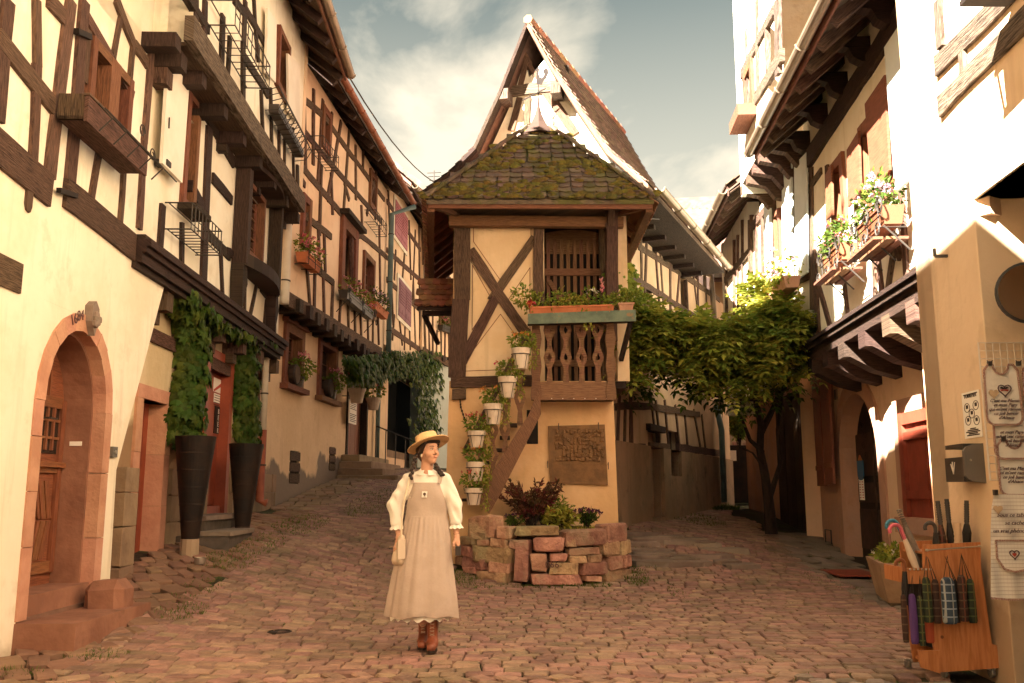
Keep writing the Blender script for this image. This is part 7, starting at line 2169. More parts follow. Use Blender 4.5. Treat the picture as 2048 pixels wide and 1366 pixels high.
# round mirror on the splayed wall
p = at_y(2058, 586, 5.6)
mr = thing('round_mirror', 'round mirror with a thin dark frame cut by the right edge of the picture', 'mirror', p)
mb = MB(); mb.lathe((0, 0, 0), [(.20, 0), (.20, .02), (.185, .025), (.185, .018)], 32); M_ = Matrix.Translation(p) @ Vector((-.25, -1, 0)).normalized().to_track_quat('Z', 'Y').to_matrix().to_4x4(); mb.rot(M_); mb.build('frame', MAT['iron'], mr)
mb = MB(); mb.lathe((0, 0, .0), [(.184, .0), (.184, .019)], 32); mb.rot(M_); mb.build('glass', MAT['mirror'], mr)
mb = MB(); mb.bar(p-Vector((0, 0, -.1)), p+Vector((.1, .5, .1)), .02); mb.build('arm', MAT['iron'], mr)

# ---- house R1 with the arch
HR = thing('jettied_house', 'sunlit half-timbered house on the right above the pink arched doorway with flower boxes', 'house', (4.5, 11, 0))
r0 = FR1.hit(1870, 500)[0]-1.2; r1 = FR1.hit(1624, 600)[0]
zjr = FR1.hit(1640, 712)[1]; ztr = FR1.hit(1620, 312)[1]
W1 = (FR1.hit(1726, 300)[0], FR1.hit(1792, 300)[0]); W1 = (min(W1), max(W1), FR1.hit(1760, 405)[1], FR1.hit(1760, 215)[1])
W2 = (FR1.hit(1668, 400)[0], FR1.hit(1692, 400)[0]); W2 = (min(W2), max(W2), FR1.hit(1680, 455)[1], FR1.hit(1680, 318)[1])
wall(HR, 'wall', FR1, r0, r1, zjr, ztr+.9, [W1, W2], MAT['plaster_white'], th=.25, off=-.012)
beams_px(HR, FR1, [(1605,332,1822,-15,.26)], MTD, b=.06, wob=.02)
beams_px(HR, FR1, [(1612,715,1850,572,.20)], MTD, b=.10)
mb = MB()
for (za, zb, o) in ((.10,.17,.16),(.17,.22,.20)): fbox(mb, FR1, r0, r1+.05, zjr+za, zjr+zb, -.05, o)
mb.build('moulded_sill', MTD, HR)
beams_px(HR, FR1, [(1626,500,1636,700,.17),(1628,545,1665,680,.11),(1684,552,1697,662,.09),(1772,440,1798,515,.12),(1750,490,1765,620,.10),(1742,400,1748,630,.09),(1800,380,1812,585,.12),(1830,480,1838,575,.1),
   (1652,330,1655,520,.12),(1640,425,1700,395,.10) if False else (1655,340,1652,520,.12),(1705,330,1712,480,.10),(1560,500,1640,400,.12) if False else (1845,330,1852,570,.12),(1790,470,1770,600,.1)], MT)
def shp(par, fac, pts, off, th, m, name='shutter'):
 mb = MB(); prism(mb, fac, quadp(fac, pts, off), off-th, off); o = mb.build(name, MAT[m], par)
 return o
window(HR, FR1, *W1, MAT['shutter_brown'], fw=.12, dep=.2, proud=.04, cols=2, rows=2, trim=.05)
window(HR, FR1, *W2, MAT['shutter_brown'], fw=.09, dep=.2, proud=.04, cols=2, rows=3, trim=.04)
a = shp(HR, FR1, [(1729,208),(1768,150),(1778,340),(1745,412)], .10, .03, 'shutter_brown')
a = shp(HR, FR1, [(1788,215),(1808,170),(1818,345),(1796,400)], .16, .03, 'terracotta_pale') if False else None
a = shp(HR, FR1, [(1768,95),(1803,42),(1826,350),(1790,385)], .20, .035, 'shutter_blue')
for q_ in ((1806, 80), (1822, 140)):
 s_, z_ = FR1.hit(*q_, .2); mb = MB(); mb.bar(FR1.W(s_, z_, .22), FR1.W(s_-.25, z_, .05), .03); mb.build('hinge', MAT['timber_pale'], HR)
a = shp(HR, FR1, [(1829,60),(1866,-10),(1862,280),(1835,330)], .14, .035, 'shutter_blue')
a = shp(HR, FR1, [(1693,300),(1716,262),(1720,380),(1696,415)], .10, .03, 'shutter_brown')
a = shp(HR, FR1, [(1650,350),(1662,330),(1664,430),(1652,440)], .08, .03, 'shutter_brown')
for k, (x, y_) in enumerate(((1586,300),(1615,262),(1650,212),(1690,155),(1735,95),(1785,25))):
 s_, z_ = FR1.hit(x, y_); mb = MB()
 prism(mb, Fac(o=FR1.W(s_, 0, 0), d=FR1.n, n=-FR1.d), [(-.2, ztr+.08), (.10, ztr+.08), (.20, ztr+.14), (.25, ztr+.26), (.42, ztr+.30), (.42, ztr+.40), (-.2, ztr+.40)], -.08, .08); mb.build('eave_corbel', MTD, HR)
zer = FR1.off(.88).hit(1500, 298)[1]
zer = 6.36
roof(HR, FR1, r0, r1-.25, zer-.02, .78, MAT['roof_tile_brown'], 3.2, 40, rafters=[r0+.4+k*.55 for k in range(int((r1-.3-r0)/.55))], gutter=MAT['zinc'], board=MAT['timber_red'], soff=MAT['soffit'], rm=MAT['timber'])
s_ = r1-.05
for k, (x, y_) in enumerate(((1634,735),(1664,715),(1697,697),(1740,680),(1790,655),(1840,620))):
 s_, z_ = FR1.hit(x, y_); mb = MB(); w_ = .13
 prism(mb, Fac(o=FR1.W(s_, 0, 0), d=FR1.n, n=-FR1.d), [(-.75, zjr-.55), (-.3, zjr-.42), (.02, zjr-.24), (.10, zjr-.24), (.10, zjr-.01), (-.75, zjr-.01)], -w_, w_); mb.build('joist', MTD if k < 4 else MT, HR)
mb = MB(); fbox(mb, FR1, r0, r1, zjr-.012, zjr, -.7, .05); mb.build('soffit_board', MAT['soffit'], HR)
# ground floor with arch
oa, ob = FR1g.hit(1668, 1000)[0], FR1g.hit(1773, 1000)[0]; oa, ob = min(oa, ob), max(oa, ob)
ia, ib = FR1g.hit(1688, 1000)[0], FR1g.hit(1764, 1000)[0]; ia, ib = min(ia, ib), max(ia, ib)
ac = (ia+ib)/2; ahw = (ib-ia)/2; ohw = ahw+.26
atop = FR1g.hit(1712, 787)[1]; abase = .0
aspr = atop-ahw*1.05; arise = atop-aspr
rg0 = FR1g.hit(1890, 900)[0]-.3
ws = (FR1g.hit(1808, 930)[0], FR1g.hit(1885, 930)[0]); ws = (min(ws)-.0, max(ws), FR1g.hit(1835, 1035)[1], FR1g.hit(1835, 820)[1])
sr2 = FR1.hit(1500, 900)[0]+.0
wall(HR, 'wall', FR1g, rg0-1.0, ac+ohw-.02, -.6, zjr, [(ac-ohw+.02, ac+ohw-.02, -.5, atop+.22), ws], MAT['plaster_pale'], th=.4)
wall(HR, 'wall', FR1g, ac+ohw-.02, FR1g.hit(1640, 900)[0], -.6, zjr, [], MAT['plaster_pink'], th=.4)  # pink wall, darkened in colour for the shade of the pergola
mb = MB()
oT = atop+.26
for sg in (-1, 1):
 prism(mb, FR1g, [(ac+sg*ohw, aspr)] + [(ac+sg*(ohw-.01)*cos(pi/2*i/8), aspr+(oT-aspr-.01)*sin(pi/2*i/8)) for i in range(9)] + [(ac, oT+.01), (ac+sg*(ohw+.01), oT+.01)], -.38, -.002)
mb.build('spandrel', MAT['plaster_pale'], HR)
o_ = [(ac-ohw, -.3)] + arch_pts(ac, ohw, aspr, oT-aspr, 16) + [(ac+ohw, -.3)]; i_ = [(ac-ahw, -.3)] + arch_pts(ac, ahw, aspr, arise, 16) + [(ac+ahw, -.3)]
for k in range(len(o_)-1):
 mb = MB(); prism(mb, FR1g, [o_[k], o_[k+1], i_[k+1], i_[k]], -.28, .03); mb.build('arch_stone', MAT['plaster_pink'], HR)
mb = MB(); fbox(mb, FR1g, ac-ahw-.1, ac+ahw+.1, -.1, atop+.1, -.34, -.24); dr = mb.build('door', MAT['black_paint'], HR)
for k in range(2):
 a = ac-ahw+.06+k*ahw; b = a+ahw-.12
 for (za, zb) in ((.35, .95), (1.05, 1.35), (1.45, 2.1)):
  mb = MB(); fbox(mb, FR1g, a, b, za, zb, -.24, -.215); mb.build('panel', MAT['barrel'], dr)
mb = MB(); fbox(mb, FR1g, ac-.03, ac+.03, .1, atop-.03, -.24, -.20); mb.build('cover_strip', MAT['barrel'], dr)
mb = MB()
for k in range(4): mb.tube(scroll(FR1g, ac+.35+.12*(k % 2), 1.75+.16*k, .07, -.22), .008, 4)
mb.build('ironwork', MAT['iron_rust'], dr)
Fdr = FR1g.off(-.20)
q = Fdr.hit(1722, 937); s_ = q[0]
bsn = thing('blue_sign', 'small blue enamel sign with pointed top on the dark arched door', 'sign', Fdr.W(s_, q[1], 0))
mb = MB(); prism(mb, Fdr, [(s_-.14, q[1]-.12), (s_-.06, q[1]-.18), (s_+.06, q[1]-.18), (s_+.14, q[1]-.12), (s_+.14, q[1]+.12), (s_-.14, q[1]+.12)], 0, .015); mb.build('plate', MAT['blue_sign'], bsn)
mb = MB(); prism(mb, Fdr, [(s_-.10, q[1]+.125), (s_+.10, q[1]+.125), (s_, q[1]+.21)], 0, .014); mb.build('crest', MAT['terracotta'], bsn)
q = Fdr.hit(1724, 979); s_ = q[0]
mb = MB(); fbox(mb, Fdr, s_-.12, s_-.01, q[1]-.16, q[1]+.16, 0, .006); fbox(mb, Fdr, s_+.01, s_+.12, q[1]-.16, q[1]+.16, 0, .006)
nt_ = thing('notice', 'two narrow pale notices with red print under the blue sign', 'notice', Fdr.W(s_, q[1]-.16, 0)); mb.build('sheet', MAT['paper'], nt_)
mb = MB()
for k in range(7): fbox(mb, Fdr, s_-.10, s_-.03, q[1]-.13+.04*k, q[1]-.118+.04*k, .006, .0075); fbox(mb, Fdr, s_+.03, s_+.10, q[1]-.13+.04*k, q[1]-.118+.04*k, .006, .0075)
mb.build('print', MAT['ink_red'], nt_)
q = FR1g.hit(1660, 805); text(HR, '6', FR1g, q[0]+.0, q[1]-.1, .30, MAT['iron'], .01)
mb = MB(); q = FR1g.hit(1673, 790); fbox(mb, FR1g, q[0]-.07, q[0]+.07, q[1]-.07, q[1]+.09, 0, .02); tag(mb.build('house_number_plate', MAT['slab_grey']), 'tiny square plate on the wall left of the pink arch', 'plate')
# red shutters of the shop window
shb = MB(); fbox(shb, FR1g, ws[0], ws[1], ws[2], ws[3], -.3, -.2); shb.build('window_back', MAT['dark_void'], HR)
stone_frame(HR, FR1g, *ws, .20, MAT['plaster_pink'], nj=1, proud=.03, dep=.25)
mb = MB(); fbox(mb, FR1g, ws[0]-.22, ws[1]+.2, ws[2]-.20, ws[2]-.005, -.2, .10); mb.build('window_sill', MAT['plaster_pink'], HR)
fr_ = MB();
for (a, b, c_, d_) in ((ws[0]+.005, ws[0]+.14, ws[2], ws[3]), (ws[1]-.14, ws[1]-.005, ws[2], ws[3]), (ws[0]+.14, ws[1]-.14, ws[3]-.15, ws[3]-.005)): fbox(fr_, FR1g, a, b, c_, d_, -.2, .05)
sr_ = fr_.build('shutter', MAT['shutter_red'], HR)
for k in range(3):
 mb = MB(); a = ws[0]+.14+(ws[1]-ws[0]-.28)*k/3; fbox(mb, FR1g, a+.004, a+(ws[1]-ws[0]-.28)/3-.004, ws[2], ws[3]-.15, -.1, -.0+jit(.004)); mb.build('plank', MAT['shutter_red'], sr_)
for z_ in (ws[2]+.28, ws[3]-.30):
 mb = MB(); fbox(mb, FR1g, ws[0]+.10, ws[1]-.1, z_-.05, z_+.05, 0, .045); mb.build('batten', MAT['shutter_red'], sr_)
# brown folded shutters left of the arch
for k, (xa, xb, yt, yb) in enumerate(((1628,1642,748,972),(1644,1660,752,968))):
 F_ = FR1g.off(.12+.05*k); a, b = F_.hit(xa, 850)[0], F_.hit(xb, 850)[0]; z1_, z0_ = F_.hit(xb, yt)[1], F_.hit(xb, yb)[1]
 mb = MB(); fbox(mb, F_, min(a, b), max(a, b), z0_, z1_, -.04, 0); o = mb.build('shutter', MAT['shutter_brown'], HR)
 for z_ in (z0_+.3, z1_-.3):
  mb = MB(); fbox(mb, F_, min(a, b)+.02, max(a, b)-.02, z_-.04, z_+.04, 0, .02); mb.build('batten', MAT['shutter_brown'], o)
mb = MB(); q = FR1g.hit(1700, 1143, .5); p = FR1g.W(q[0], 0, .5); z_ = g1(p.x, p.y)+.02
M_ = slope_rot(p.x, p.y).to_3x3(); mb.obox((p.x, p.y, z_+.012), FR1g.n*.28, FR1g.d*.45, (0, 0, .012)); tag(mb.build('doormat', MAT['shutter_red']), 'dark red doormat on the slabs before the pink arch', 'doormat')
mb = MB(); p = FR1g.W(FR1g.hit(1668, 1110)[0], 0, .12); z_ = g1(p.x, p.y)
mb.tube([p+Vector((0, 0, z_)), p+Vector((0, 0, z_+.22)), p-FR1g.d*.35+Vector((0, 0, z_+.22)), p-FR1g.d*.35+Vector((0, 0, z_))], .012, 5); tag(mb.build('boot_scraper', MAT['iron']), 'low iron boot scraper at the foot of the pink arch', 'boot scraper')
# flower boxes on iron holders
def boxR(label, fac, xa, xb, y_, seed, **k):
 a, b = fac.hit(xa, y_, .2)[0], fac.hit(xb, y_, .2)[0]
 return flower_box(label, fac, min(a, b), max(a, b), fac.hit((xa+xb)/2, y_, .25)[1], .12, seed=seed, **k)
boxR('terracotta box of lilac flowers in scrolled iron under the large right upper window', FR1, 1740, 1795, 424, 31, pm='petal_lilac', lm='leaf_ivy', dep=.24, up=.36, nl=420, nb=18, ls=.07, bs=.07, iron=True, scr=True, spread=.15, h=.2, box='shutter_brown')
boxR('terracotta box with pink and green plants under the small upper window on the right', FR1, 1668, 1706, 494, 32, pm='petal_pink', lm='leaf_ivy', dep=.24, up=.34, nl=360, nb=7, ls=.07, bs=.07, iron=True, scr=True, spread=.15, h=.2, box='shutter_brown')
for (xa, xb, yy) in ((1735, 1795, 490), (1664, 1706, 552)):
 a, b = sorted((FR1.hit(xa, yy, .2)[0], FR1.hit(xb, yy, .2)[0])); z_ = FR1.hit(xb, yy-25, .25)[1]
 for k in range(3):
  mb = MB(); fbox(mb, FR1, a, b, z_-.02, z_+.01, .08+.13*k, .18+.13*k); mb.build('shelf_slat', MAT['timber_red'], HR)

# ---- tall neighbour R2 and lower R4
HS = thing('tall_house', 'tall sunlit white half-timbered house with pale blue shutters behind the leafy pergola', 'house', (4.9, 15, .5))
q1 = FR1.hit(1500, 600)[0]; q4 = FR1.hit(1446, 600)[0]
zj2 = FR2t.hit(1570, 305)[1]
zj2 = at_y(1560, 330, 14.6).z
ql = [(a, b) for a, b in ()]
wl1 = (FR1.hit(1549, 450)[0], FR1.hit(1560, 450)[0]); wl1 = (min(wl1), max(wl1), FR1.hit(1555, 560)[1], FR1.hit(1555, 420)[1])
wall(HS, 'wall', FR1, r1, q1, 3.3, zj2, [wl1], MAT['plaster_white'], th=.25, off=-.03)
window(HS, FR1, *wl1, MAT['timber_red'], fw=.08, dep=.18, proud=.03, cols=1, rows=3)
wall(HS, 'wall', FR1g, FR1g.hit(1640, 900)[0], FR1g.hit(1500, 900)[0], -.4, 3.4, [], MAT['plaster_pink'], th=.3, off=0)  # same deepened pink, carrying the pergola's shade
for k, (pts, m_) in enumerate((([(1563,335),(1582,318),(1584,560),(1565,575)], 'shutter_blue'), ([(1588,330),(1612,305),(1614,545),(1590,562)], 'shutter_blue'), ([(1527,395),(1540,380),(1543,560),(1530,570)], 'shutter_blue'))):
 o = shp(HS, FR1, pts, .07, .03, m_)
beams_px(HS, FR1, [(1620,335,1622,620,.18),(1545,395,1547,600,.12),(1522,420,1524,600,.12),(1510,430,1511,610,.1),(1500,430,1501,620,.1),(1586,330,1588,590,.07),(1500,455,1545,400,.15),(1500,600,1620,545,.15),(1585,420,1640,340,.10)], MT)
x3 = FR2t.hit(1476, 250)[0]; x3b = r1-.2
wt = (FR2t.hit(1492, 180)[0], FR2t.hit(1508, 180)[0]); wt = (min(wt), max(wt), FR2t.hit(1500, 225)[1], FR2t.hit(1500, 130)[1])
wall(HS, 'wall', FR2t, x3b, x3, zj2, 11.5, [wt], MAT['plaster_white'], th=.25, off=-.012)
beams_px(HS, FR2t, [(1478,250,1560,110,.2),(1480,150,1545,20,.16),(1550,0,1552,150,.22),(1490,60,1494,240,.12),(1512,0,1514,200,.14),(1530,40,1532,170,.10)], MAT['timber_grey'])
window(HS, FR2t, *wt, MAT['timber_red'], fw=.10, dep=.2, proud=.05, cols=1, rows=2, trim=.04)
mb = MB(); fbox(mb, FR2t, wt[0]-.1, wt[1]+.1, wt[2]-.25, wt[2]-.05, 0, .3); mb.build('window_box', MAT['timber_red'], HS)
mb = MB(); fbox(mb, FR2t, x3b, x3, zj2-.02, zj2, -.8, 0); mb.build('soffit_board', MAT['soffit'], HS)
for k in range(5):
 s_ = x3b+.3+k*(x3-x3b-.4)/4; mb = MB()
 prism(mb, Fac(o=FR1.W(s_, 0, 0), d=FR1.n, n=-FR1.d), [(-.1, zj2-.5), (.1, zj2-.45), (.25, zj2-.25), (.56, zj2-.18), (.56, zj2-.02), (-.1, zj2-.02)], -.08, .08); mb.build('joist', MAT['timber'], HS)
F3 = Fac(o=FR2t.W(x3, 0, 0), d=-FR2t.n, n=FR2t.d); wall(HS, 'wall', F3, 0, 5, zj2-.2, 11.5, [], MAT['plaster_white'], th=.2)
mb = MB(); fbox(mb, FR2t, x3-.1, x3+.0, at_y(1460, 175, 20).z, 12.2, .0, .45); mb.build('verge_board', MAT['terracotta_pale'], HS)
roof(HS, FR2t, x3b-3.0, x3+.2, 11.5, .7, MAT['roof_tile_brown'], 4, 45, soff=MAT['soffit'], gutter=MAT['zinc'])
HL = thing('low_eaved_house', 'half-timbered house with low dark eaves and zinc gutter ending the right row', 'house', (5.2, 19, .7))
ze4 = 6.9
wall(HL, 'wall', FR1, q1, q4, 3.2, ze4+.3, [], MAT['plaster_white'], th=.25, off=-.03)
wall(HL, 'wall', FR1g, FR1g.hit(1500, 900)[0], FR1g.hit(1500, 900)[0]+.5, -.2, 3.3, [], MAT['plaster_pink'], th=.3, off=0)
beams_px(HL, FR1, [(1496,440,1497,620,.13),(1482,440,1483,640,.1),(1466,480,1467,640,.12),(1450,520,1451,640,.16),(1448,560,1500,500,.15),(1473,470,1474,640,.09)], MT)
s4a = 7.1
roof(HL, FR1, s4a, q4+.2, ze4, .62, MAT['roof_tile_brown'], 3, 38, rafters=[s4a+.2+k*.5 for k in range(int((q4-s4a)/.5))], gutter=MAT['zinc'], board=MAT['timber'], soff=MAT['soffit'], rm=MAT['timber'])
F4 = Fac(o=FR1g.W(FR1g.hit(1500, 900)[0]+.5, 0, 0), d=-FR1.n, n=FR1.d); wall(HL, 'wall', F4, 0, 4, -.2, 3.3, [], MAT['plaster_pink'], th=.2)
F5 = Fac(o=FR1.W(q4, 0, 0), d=-FR1.n, n=FR1.d); wall(HL, 'wall', F5, 0, 4, 3.0, ze4+.3, [], MAT['plaster_white'], th=.2)
pA = FR1.W(q4+.05, ze4-.08, .72); pB = FR1.W(q4+.05, ze4-.35, .66); pC = FR1.W(q4+.05, ze4-.45, .25); pD = FR1.W(q4+.05, 3.2, .12)
pipe2('grey zinc downpipe with a long elbow below the low dark eaves on the right', [([pA, pB, pC, pC+Vector((0, 0, -.2)), pD], .065, MAT['zinc'], 'pipe')])
boxR('pale box of lilac flowers half hidden in the top of the pergola leaves', FR1, 1535, 1592, 572, 34, pm='petal_lilac', lm='leaf_gold', dep=.26, up=.4, nl=300, nb=16, ls=.09, bs=.09, box='terracotta_pale', spread=.25)
# ---- closing the right lane
FZ = Fac(o=(4.2, 27, 0), d=(1, -.15, 0), n=(-.15, -1, 0))
HZ = thing('stone_house', 'rough orange stone house far down the right lane', 'house', (6, 27, 1))
wall(HZ, 'wall', FZ, 0, 8, -.5, 7.5, [], MAT['plaster_lane'], th=.3)
r2 = random.Random(9)
for i in range(22):
 for j in range(24):
  if r2.random() < .1: continue
  s_ = 1.1+j*.16+(.08 if i % 2 else 0); z_ = .9+i*.21
  if s_ > 4.2: continue
  mb = MB(); stone(mb, FZ.W(s_+jit(.02), z_+jit(.02), .0), FZ.d*r2.uniform(.06, .085), FZ.n*.03, (0, 0, r2.uniform(.06, .09)), .25, .1); mb.build('stone', MAT['planter_stone'], HZ) if (i*24+j) % 2 == 0 else None
roof(HZ, FZ, -.3, 8, 7.4, .5, MAT['roof_tile_brown'], 4, 42)
p = at_y(1476, 1000, 25)
mb = MB(); mb.box((p.x-.28, 24.6, g1(p.x, 25)), (p.x+.45, 25.4, g1(p.x, 25)+1.55)); tag(mb.build('dark_bin', MAT['black_paint']), 'tall dark green container standing at the end of the right lane', 'container')
shrub('green bush above the dark container at the end of the right lane', (p.x+.1, 25, g1(p.x, 25)+1.5), 1.0, 30, 'leaf', 61, .16, .4)
sgn = at_y(1456, 910, 24); mb = MB(); mb.box((sgn.x-.22, 24, sgn.z-.15), (sgn.x+.22, 24.04, sgn.z+.12)); mb.box((sgn.x+.05, 24.04, sgn.z-.02), (sgn.x+.08, 24.6, sgn.z+.01)); tag(mb.build('hanging_sign', MAT['paper']), 'small white sign hung out at the far end of the right lane', 'sign')
# distant tiled roof
FY = Fac(o=(0, 23.5, 0), d=(1, 0, 0), n=(0, -1, 0))
a, b = at_y(1345, 405, 23.5), at_y(1432, 405, 23.5)
HY = thing('distant_roof_house', 'house whose small tiled roof peeps over the gutter left of the low eaves', 'house', (a.x+1, 24, 1))
c0, c1 = at_y(1358, 428, 23.2), at_y(1425, 452, 23.2)
mb = MB(); mb.add([(c0.x-1.0, 23.0, c0.z-.5), (c1.x+.2, 23.0, c0.z-.5), (b.x+.15, 25.0, a.z+.3), (a.x-.6, 25.0, a.z+.3)]+[(c0.x-1.0, 23.0, c0.z-.6), (c1.x+.2, 23.0, c0.z-.6), (b.x+.15, 25.0, a.z+.2), (a.x-.6, 25.0, a.z+.2)], BOXF); mb.build('roof', MAT['roof_tile_brown'], HY)
mb = MB(); mb.box((c0.x-.7, 23.3, 0), (c1.x, 26, c0.z-.5)); mb.build('wall', MTD, HY)
for k in range(9):
 x_ = a.x-.4+k*(b.x-a.x+.5)/8; mb = MB(); mb.bar((x_, 25.0, a.z+.30), (x_+.14, 25, a.z+.48), .06); mb.build('ridge_tile', MAT['roof_tile'], HY)
def cable(label, p, q, sag, r=.010, name='cable'):
 mb = MB(); mb.tube([p.lerp(q, t/14)-Vector((0, 0, sag*4*(t/14)*(1-t/14))) for t in range(15)], r, 4); tag(mb.build(name, MAT['iron']), label, 'cable')
cable('thin dark cable sagging from the white house gutter towards the tower roof', at_y(699, 155, 17.0), at_y(968, 365, 30), 1.1, .018)
cable('short wire spanning from the tower eave to the low eaves on the right', at_y(1302, 437, 14.5), at_y(1384, 437, 18.5), .02, .012)
# television aerial behind the roofs
p = at_y(868, 362, 31); mb = MB(); mb.tube([p+Vector((0, 0, -3)), p+Vector((0, 0, .4))], .025, 5)
for k in range(4): mb.tube([p+Vector((-.25+.04*k, 0, .30-.14*k)), p+Vector((.25-.04*k, 0, .32-.14*k))], .014, 4)
tag(mb.build('aerial', MAT['iron']), 'small television aerial above the roofs left of the tower', 'aerial')

# ================================================================== pergola vine
r = random.Random(51)
def spray_mesh(n=5, L_=.36, seed=0):
 r_ = random.Random(seed); mb = MB(); p = Vector((0, 0, 0)); d = Vector((0, 1, .15))
 pts = []
 for i in range(n+1):
  t = i/n; pts.append(Vector((0.02*sin(t*3+seed), L_*t*.95, .10*t-.26*L_*3*t*t*.5)))
 for i in range(1, n+1):
  d = (pts[i]-pts[i-1]).normalized()
  for sg in (-1, 1):
   leaf_quad(mb, pts[i], (d*.6+Vector((sg, 0, -.25+r_.uniform(-.15, .15)))).normalized(), Vector((0, 0, 1))+rvec(r_)*.3, .125*(1-.35*i/n)*r_.uniform(.85, 1.1), .055)
 leaf_quad(mb, pts[-1], (pts[-1]-pts[-2]).normalized(), Vector((0, 0, 1)), .12, .05)
 # midrib
 for i in range(n):
  a, b = pts[i], pts[i+1]; k = len(mb.v); mb.v += [tuple(a+Vector((.003, 0, 0))), tuple(a-Vector((.003, 0, 0))), tuple(b)]; mb.f.append([k, k+1, k+2]); mb.uv.append(None)
 return mb
SPM = {}
for key in ('leaf', 'leaf_gold', 'leaf_ivy'):
 SPM[key] = []
 for k in range(4):
  m_ = spray_mesh(4+k % 2, .34, k); me = bpy.data.meshes.new('leaf_spray'); me.from_pydata(m_.v, [], m_.f); me.materials.append(MAT[key]); SPM[key].append((me, m_.v, m_.f))
pv = thing('pergola_vine', 'thick green climber spread over the right lane between the tower and the tall house', 'vine', at_y(1540, 1062, 15.3))
top = [(1230,668),(1262,640),(1300,645),(1345,660),(1400,668),(1440,668),(1480,655),(1520,635),(1560,612),(1600,645),(1622,675)]
bot = [(1230,750),(1262,755),(1300,730),(1345,728),(1390,750),(1430,775),(1470,785),(1510,778),(1550,755),(1595,725),(1622,705)]
def lerp_tab(tab, x): return float(np.interp(x, [a for a, _ in tab], [b for _, b in tab]))
sp = []
def add_spray(px, py, y_, key=None, out=None):
 p = at_y(px, py, y_); sp.append((p, key or ('leaf_gold' if r.random() < .42 else 'leaf'), out))
for k in range(1900):      # the hanging front
 px = r.uniform(1232, 1620); t = r.random()**1.6; a, b = lerp_tab(top, px), lerp_tab(bot, px)
 b = b + 18*sin(px*.13)+10*sin(px*.31)
 py = a+(b-a)*t
 add_spray(px, py, 13.55+r.random()*.5 + .25*sin(px*.05+py*.04), out=Vector((jit(.6), -1, .25)))
for k in range(1100):       # roof of leaves
 y_ = r.uniform(13.6, 16.8); u = r.random()
 x_ = 1.95+(4.75-1.95)*u + (y_-14)*.2; z_ = at_y(1400, 640, 13.6).z+r.gauss(0, .13)+.12*sin(x_*3)
 sp.append((Vector((x_, y_, z_-.34)), 'leaf_gold' if r.random() < .3 else 'leaf', Vector((jit(.8), -.5, .7))))
for k in range(230):       # hanging fringe behind the front
 px = r.uniform(1235, 1600); b = lerp_tab(bot, px)
 add_spray(px, r.uniform(b-90, b+35*sin(px*.09)**2+12), 14.2+r.random()*1.4, 'leaf_ivy', Vector((jit(1), -.6, -.3)))
for k in range(240):       # sprays against the right wall, sunlight put into their gold colour
 px = r.gauss(1560, 30); py = r.uniform(560, 660)
 add_spray(px, py+12, 14.6+r.random()*.9, 'leaf_gold', Vector((-.7, -.7, .5)))
for k in range(150):
 add_spray(r.gauss(1272, 16), r.uniform(615, 700), 13.3+r.random()*.5, None, Vector((jit(.7), -1, .4)))
r.shuffle(sp)
sp.sort(key=lambda t: t[0].y+ (0 if t[1] != 'leaf_ivy' else 2) + r.random()*.8)
stf = {k: MB() for k in SPM}
for i, (p, key, out) in enumerate(sp):
 yax = (out+rvec(r)*.75).normalized(); yax.z = max(yax.z-.25, -.7); yax.normalize()
 zax = (Vector((0, 0, 1))+rvec(r)*.5); zax = (zax-yax*zax.dot(yax)).normalized(); xax = yax.cross(zax); s_ = r.uniform(.9, 1.5)
 M = Matrix(((xax.x*s_, yax.x*s_, zax.x*s_, p.x), (xax.y*s_, yax.y*s_, zax.y*s_, p.y), (xax.z*s_, yax.z*s_, zax.z*s_, p.z), (0, 0, 0, 1)))
 me, v_, f_ = SPM[key][i % 4]
 if i < 300: place(me, 'leaf_spray', M, pv)
 else: stf[key].add([M @ Vector(q) for q in v_], f_)
for k in stf: stf[k].build('foliage', MAT[k], pv, kind='stuff')
tb_ = at_y(1540, 1065, 15.3)
mb = MB(); P_ = lambda x, y_, d: at_y(x, y_, d)
mb.tube([P_(1543,1068,15.3), P_(1538,1010,15.3), P_(1530,950,15.25), P_(1520,900,15.2), P_(1522,850,15.2), P_(1512,800,15.0), P_(1490,740,14.8), P_(1440,700,14.6)], [.11,.09,.075,.065,.06,.05,.04,.025], 8)
mb.build('trunk', MAT['bark'], pv)
for pts, rr_ in (([(1526,905,15.2),(1500,880,15.1),(1485,840,14.8),(1460,800,14.6)], .04), ([(1520,870,15.2),(1545,820,15.2),(1570,760,15),(1580,690,15)], .06), ([(1530,940,15.2),(1505,905,15.0),(1480,895,14.9)], .022), ([(1538,1000,15.3),(1560,930,15.4),(1555,860,15.4),(1570,740,15.3)], .05), ([(1512,800,15),(1470,800,14.5),(1420,790,14.2),(1380,770,14)], .03)):
 mb = MB(); mb.tube([P_(*q) for q in pts], [rr_*(1-.18*i) for i in range(len(pts))], 6); mb.build('limb', MAT['bark'], pv)
pg = thing('pergola', 'dark wooden pergola bars hidden in the climber across the right lane', 'pergola', (3, 14.5, 3.4))
zp_ = at_y(1400, 655, 13.7).z-.18
for k in range(3):
 mb = MB(); mb.bar((1.9+.2*k, 13.8+k*1.1, zp_), (4.9, 13.9+k*1.1, zp_+.05), .07); mb.build('cross_bar', MTD, pg)
mb = MB(); p = P_(1350, 730, 13.5)
mb.tube([p+Vector((.10*cos(t*pi/8), 0, .14*sin(t*pi/8))) for t in range(17)]+[p+Vector((.05, 0, .1)), p+Vector((-.02, 0, -.05))], .006, 4); tag(mb.build('loose_tendril', MAT['timber_pale']), 'pale looped tendril hanging in front of the pergola leaves', 'tendril')
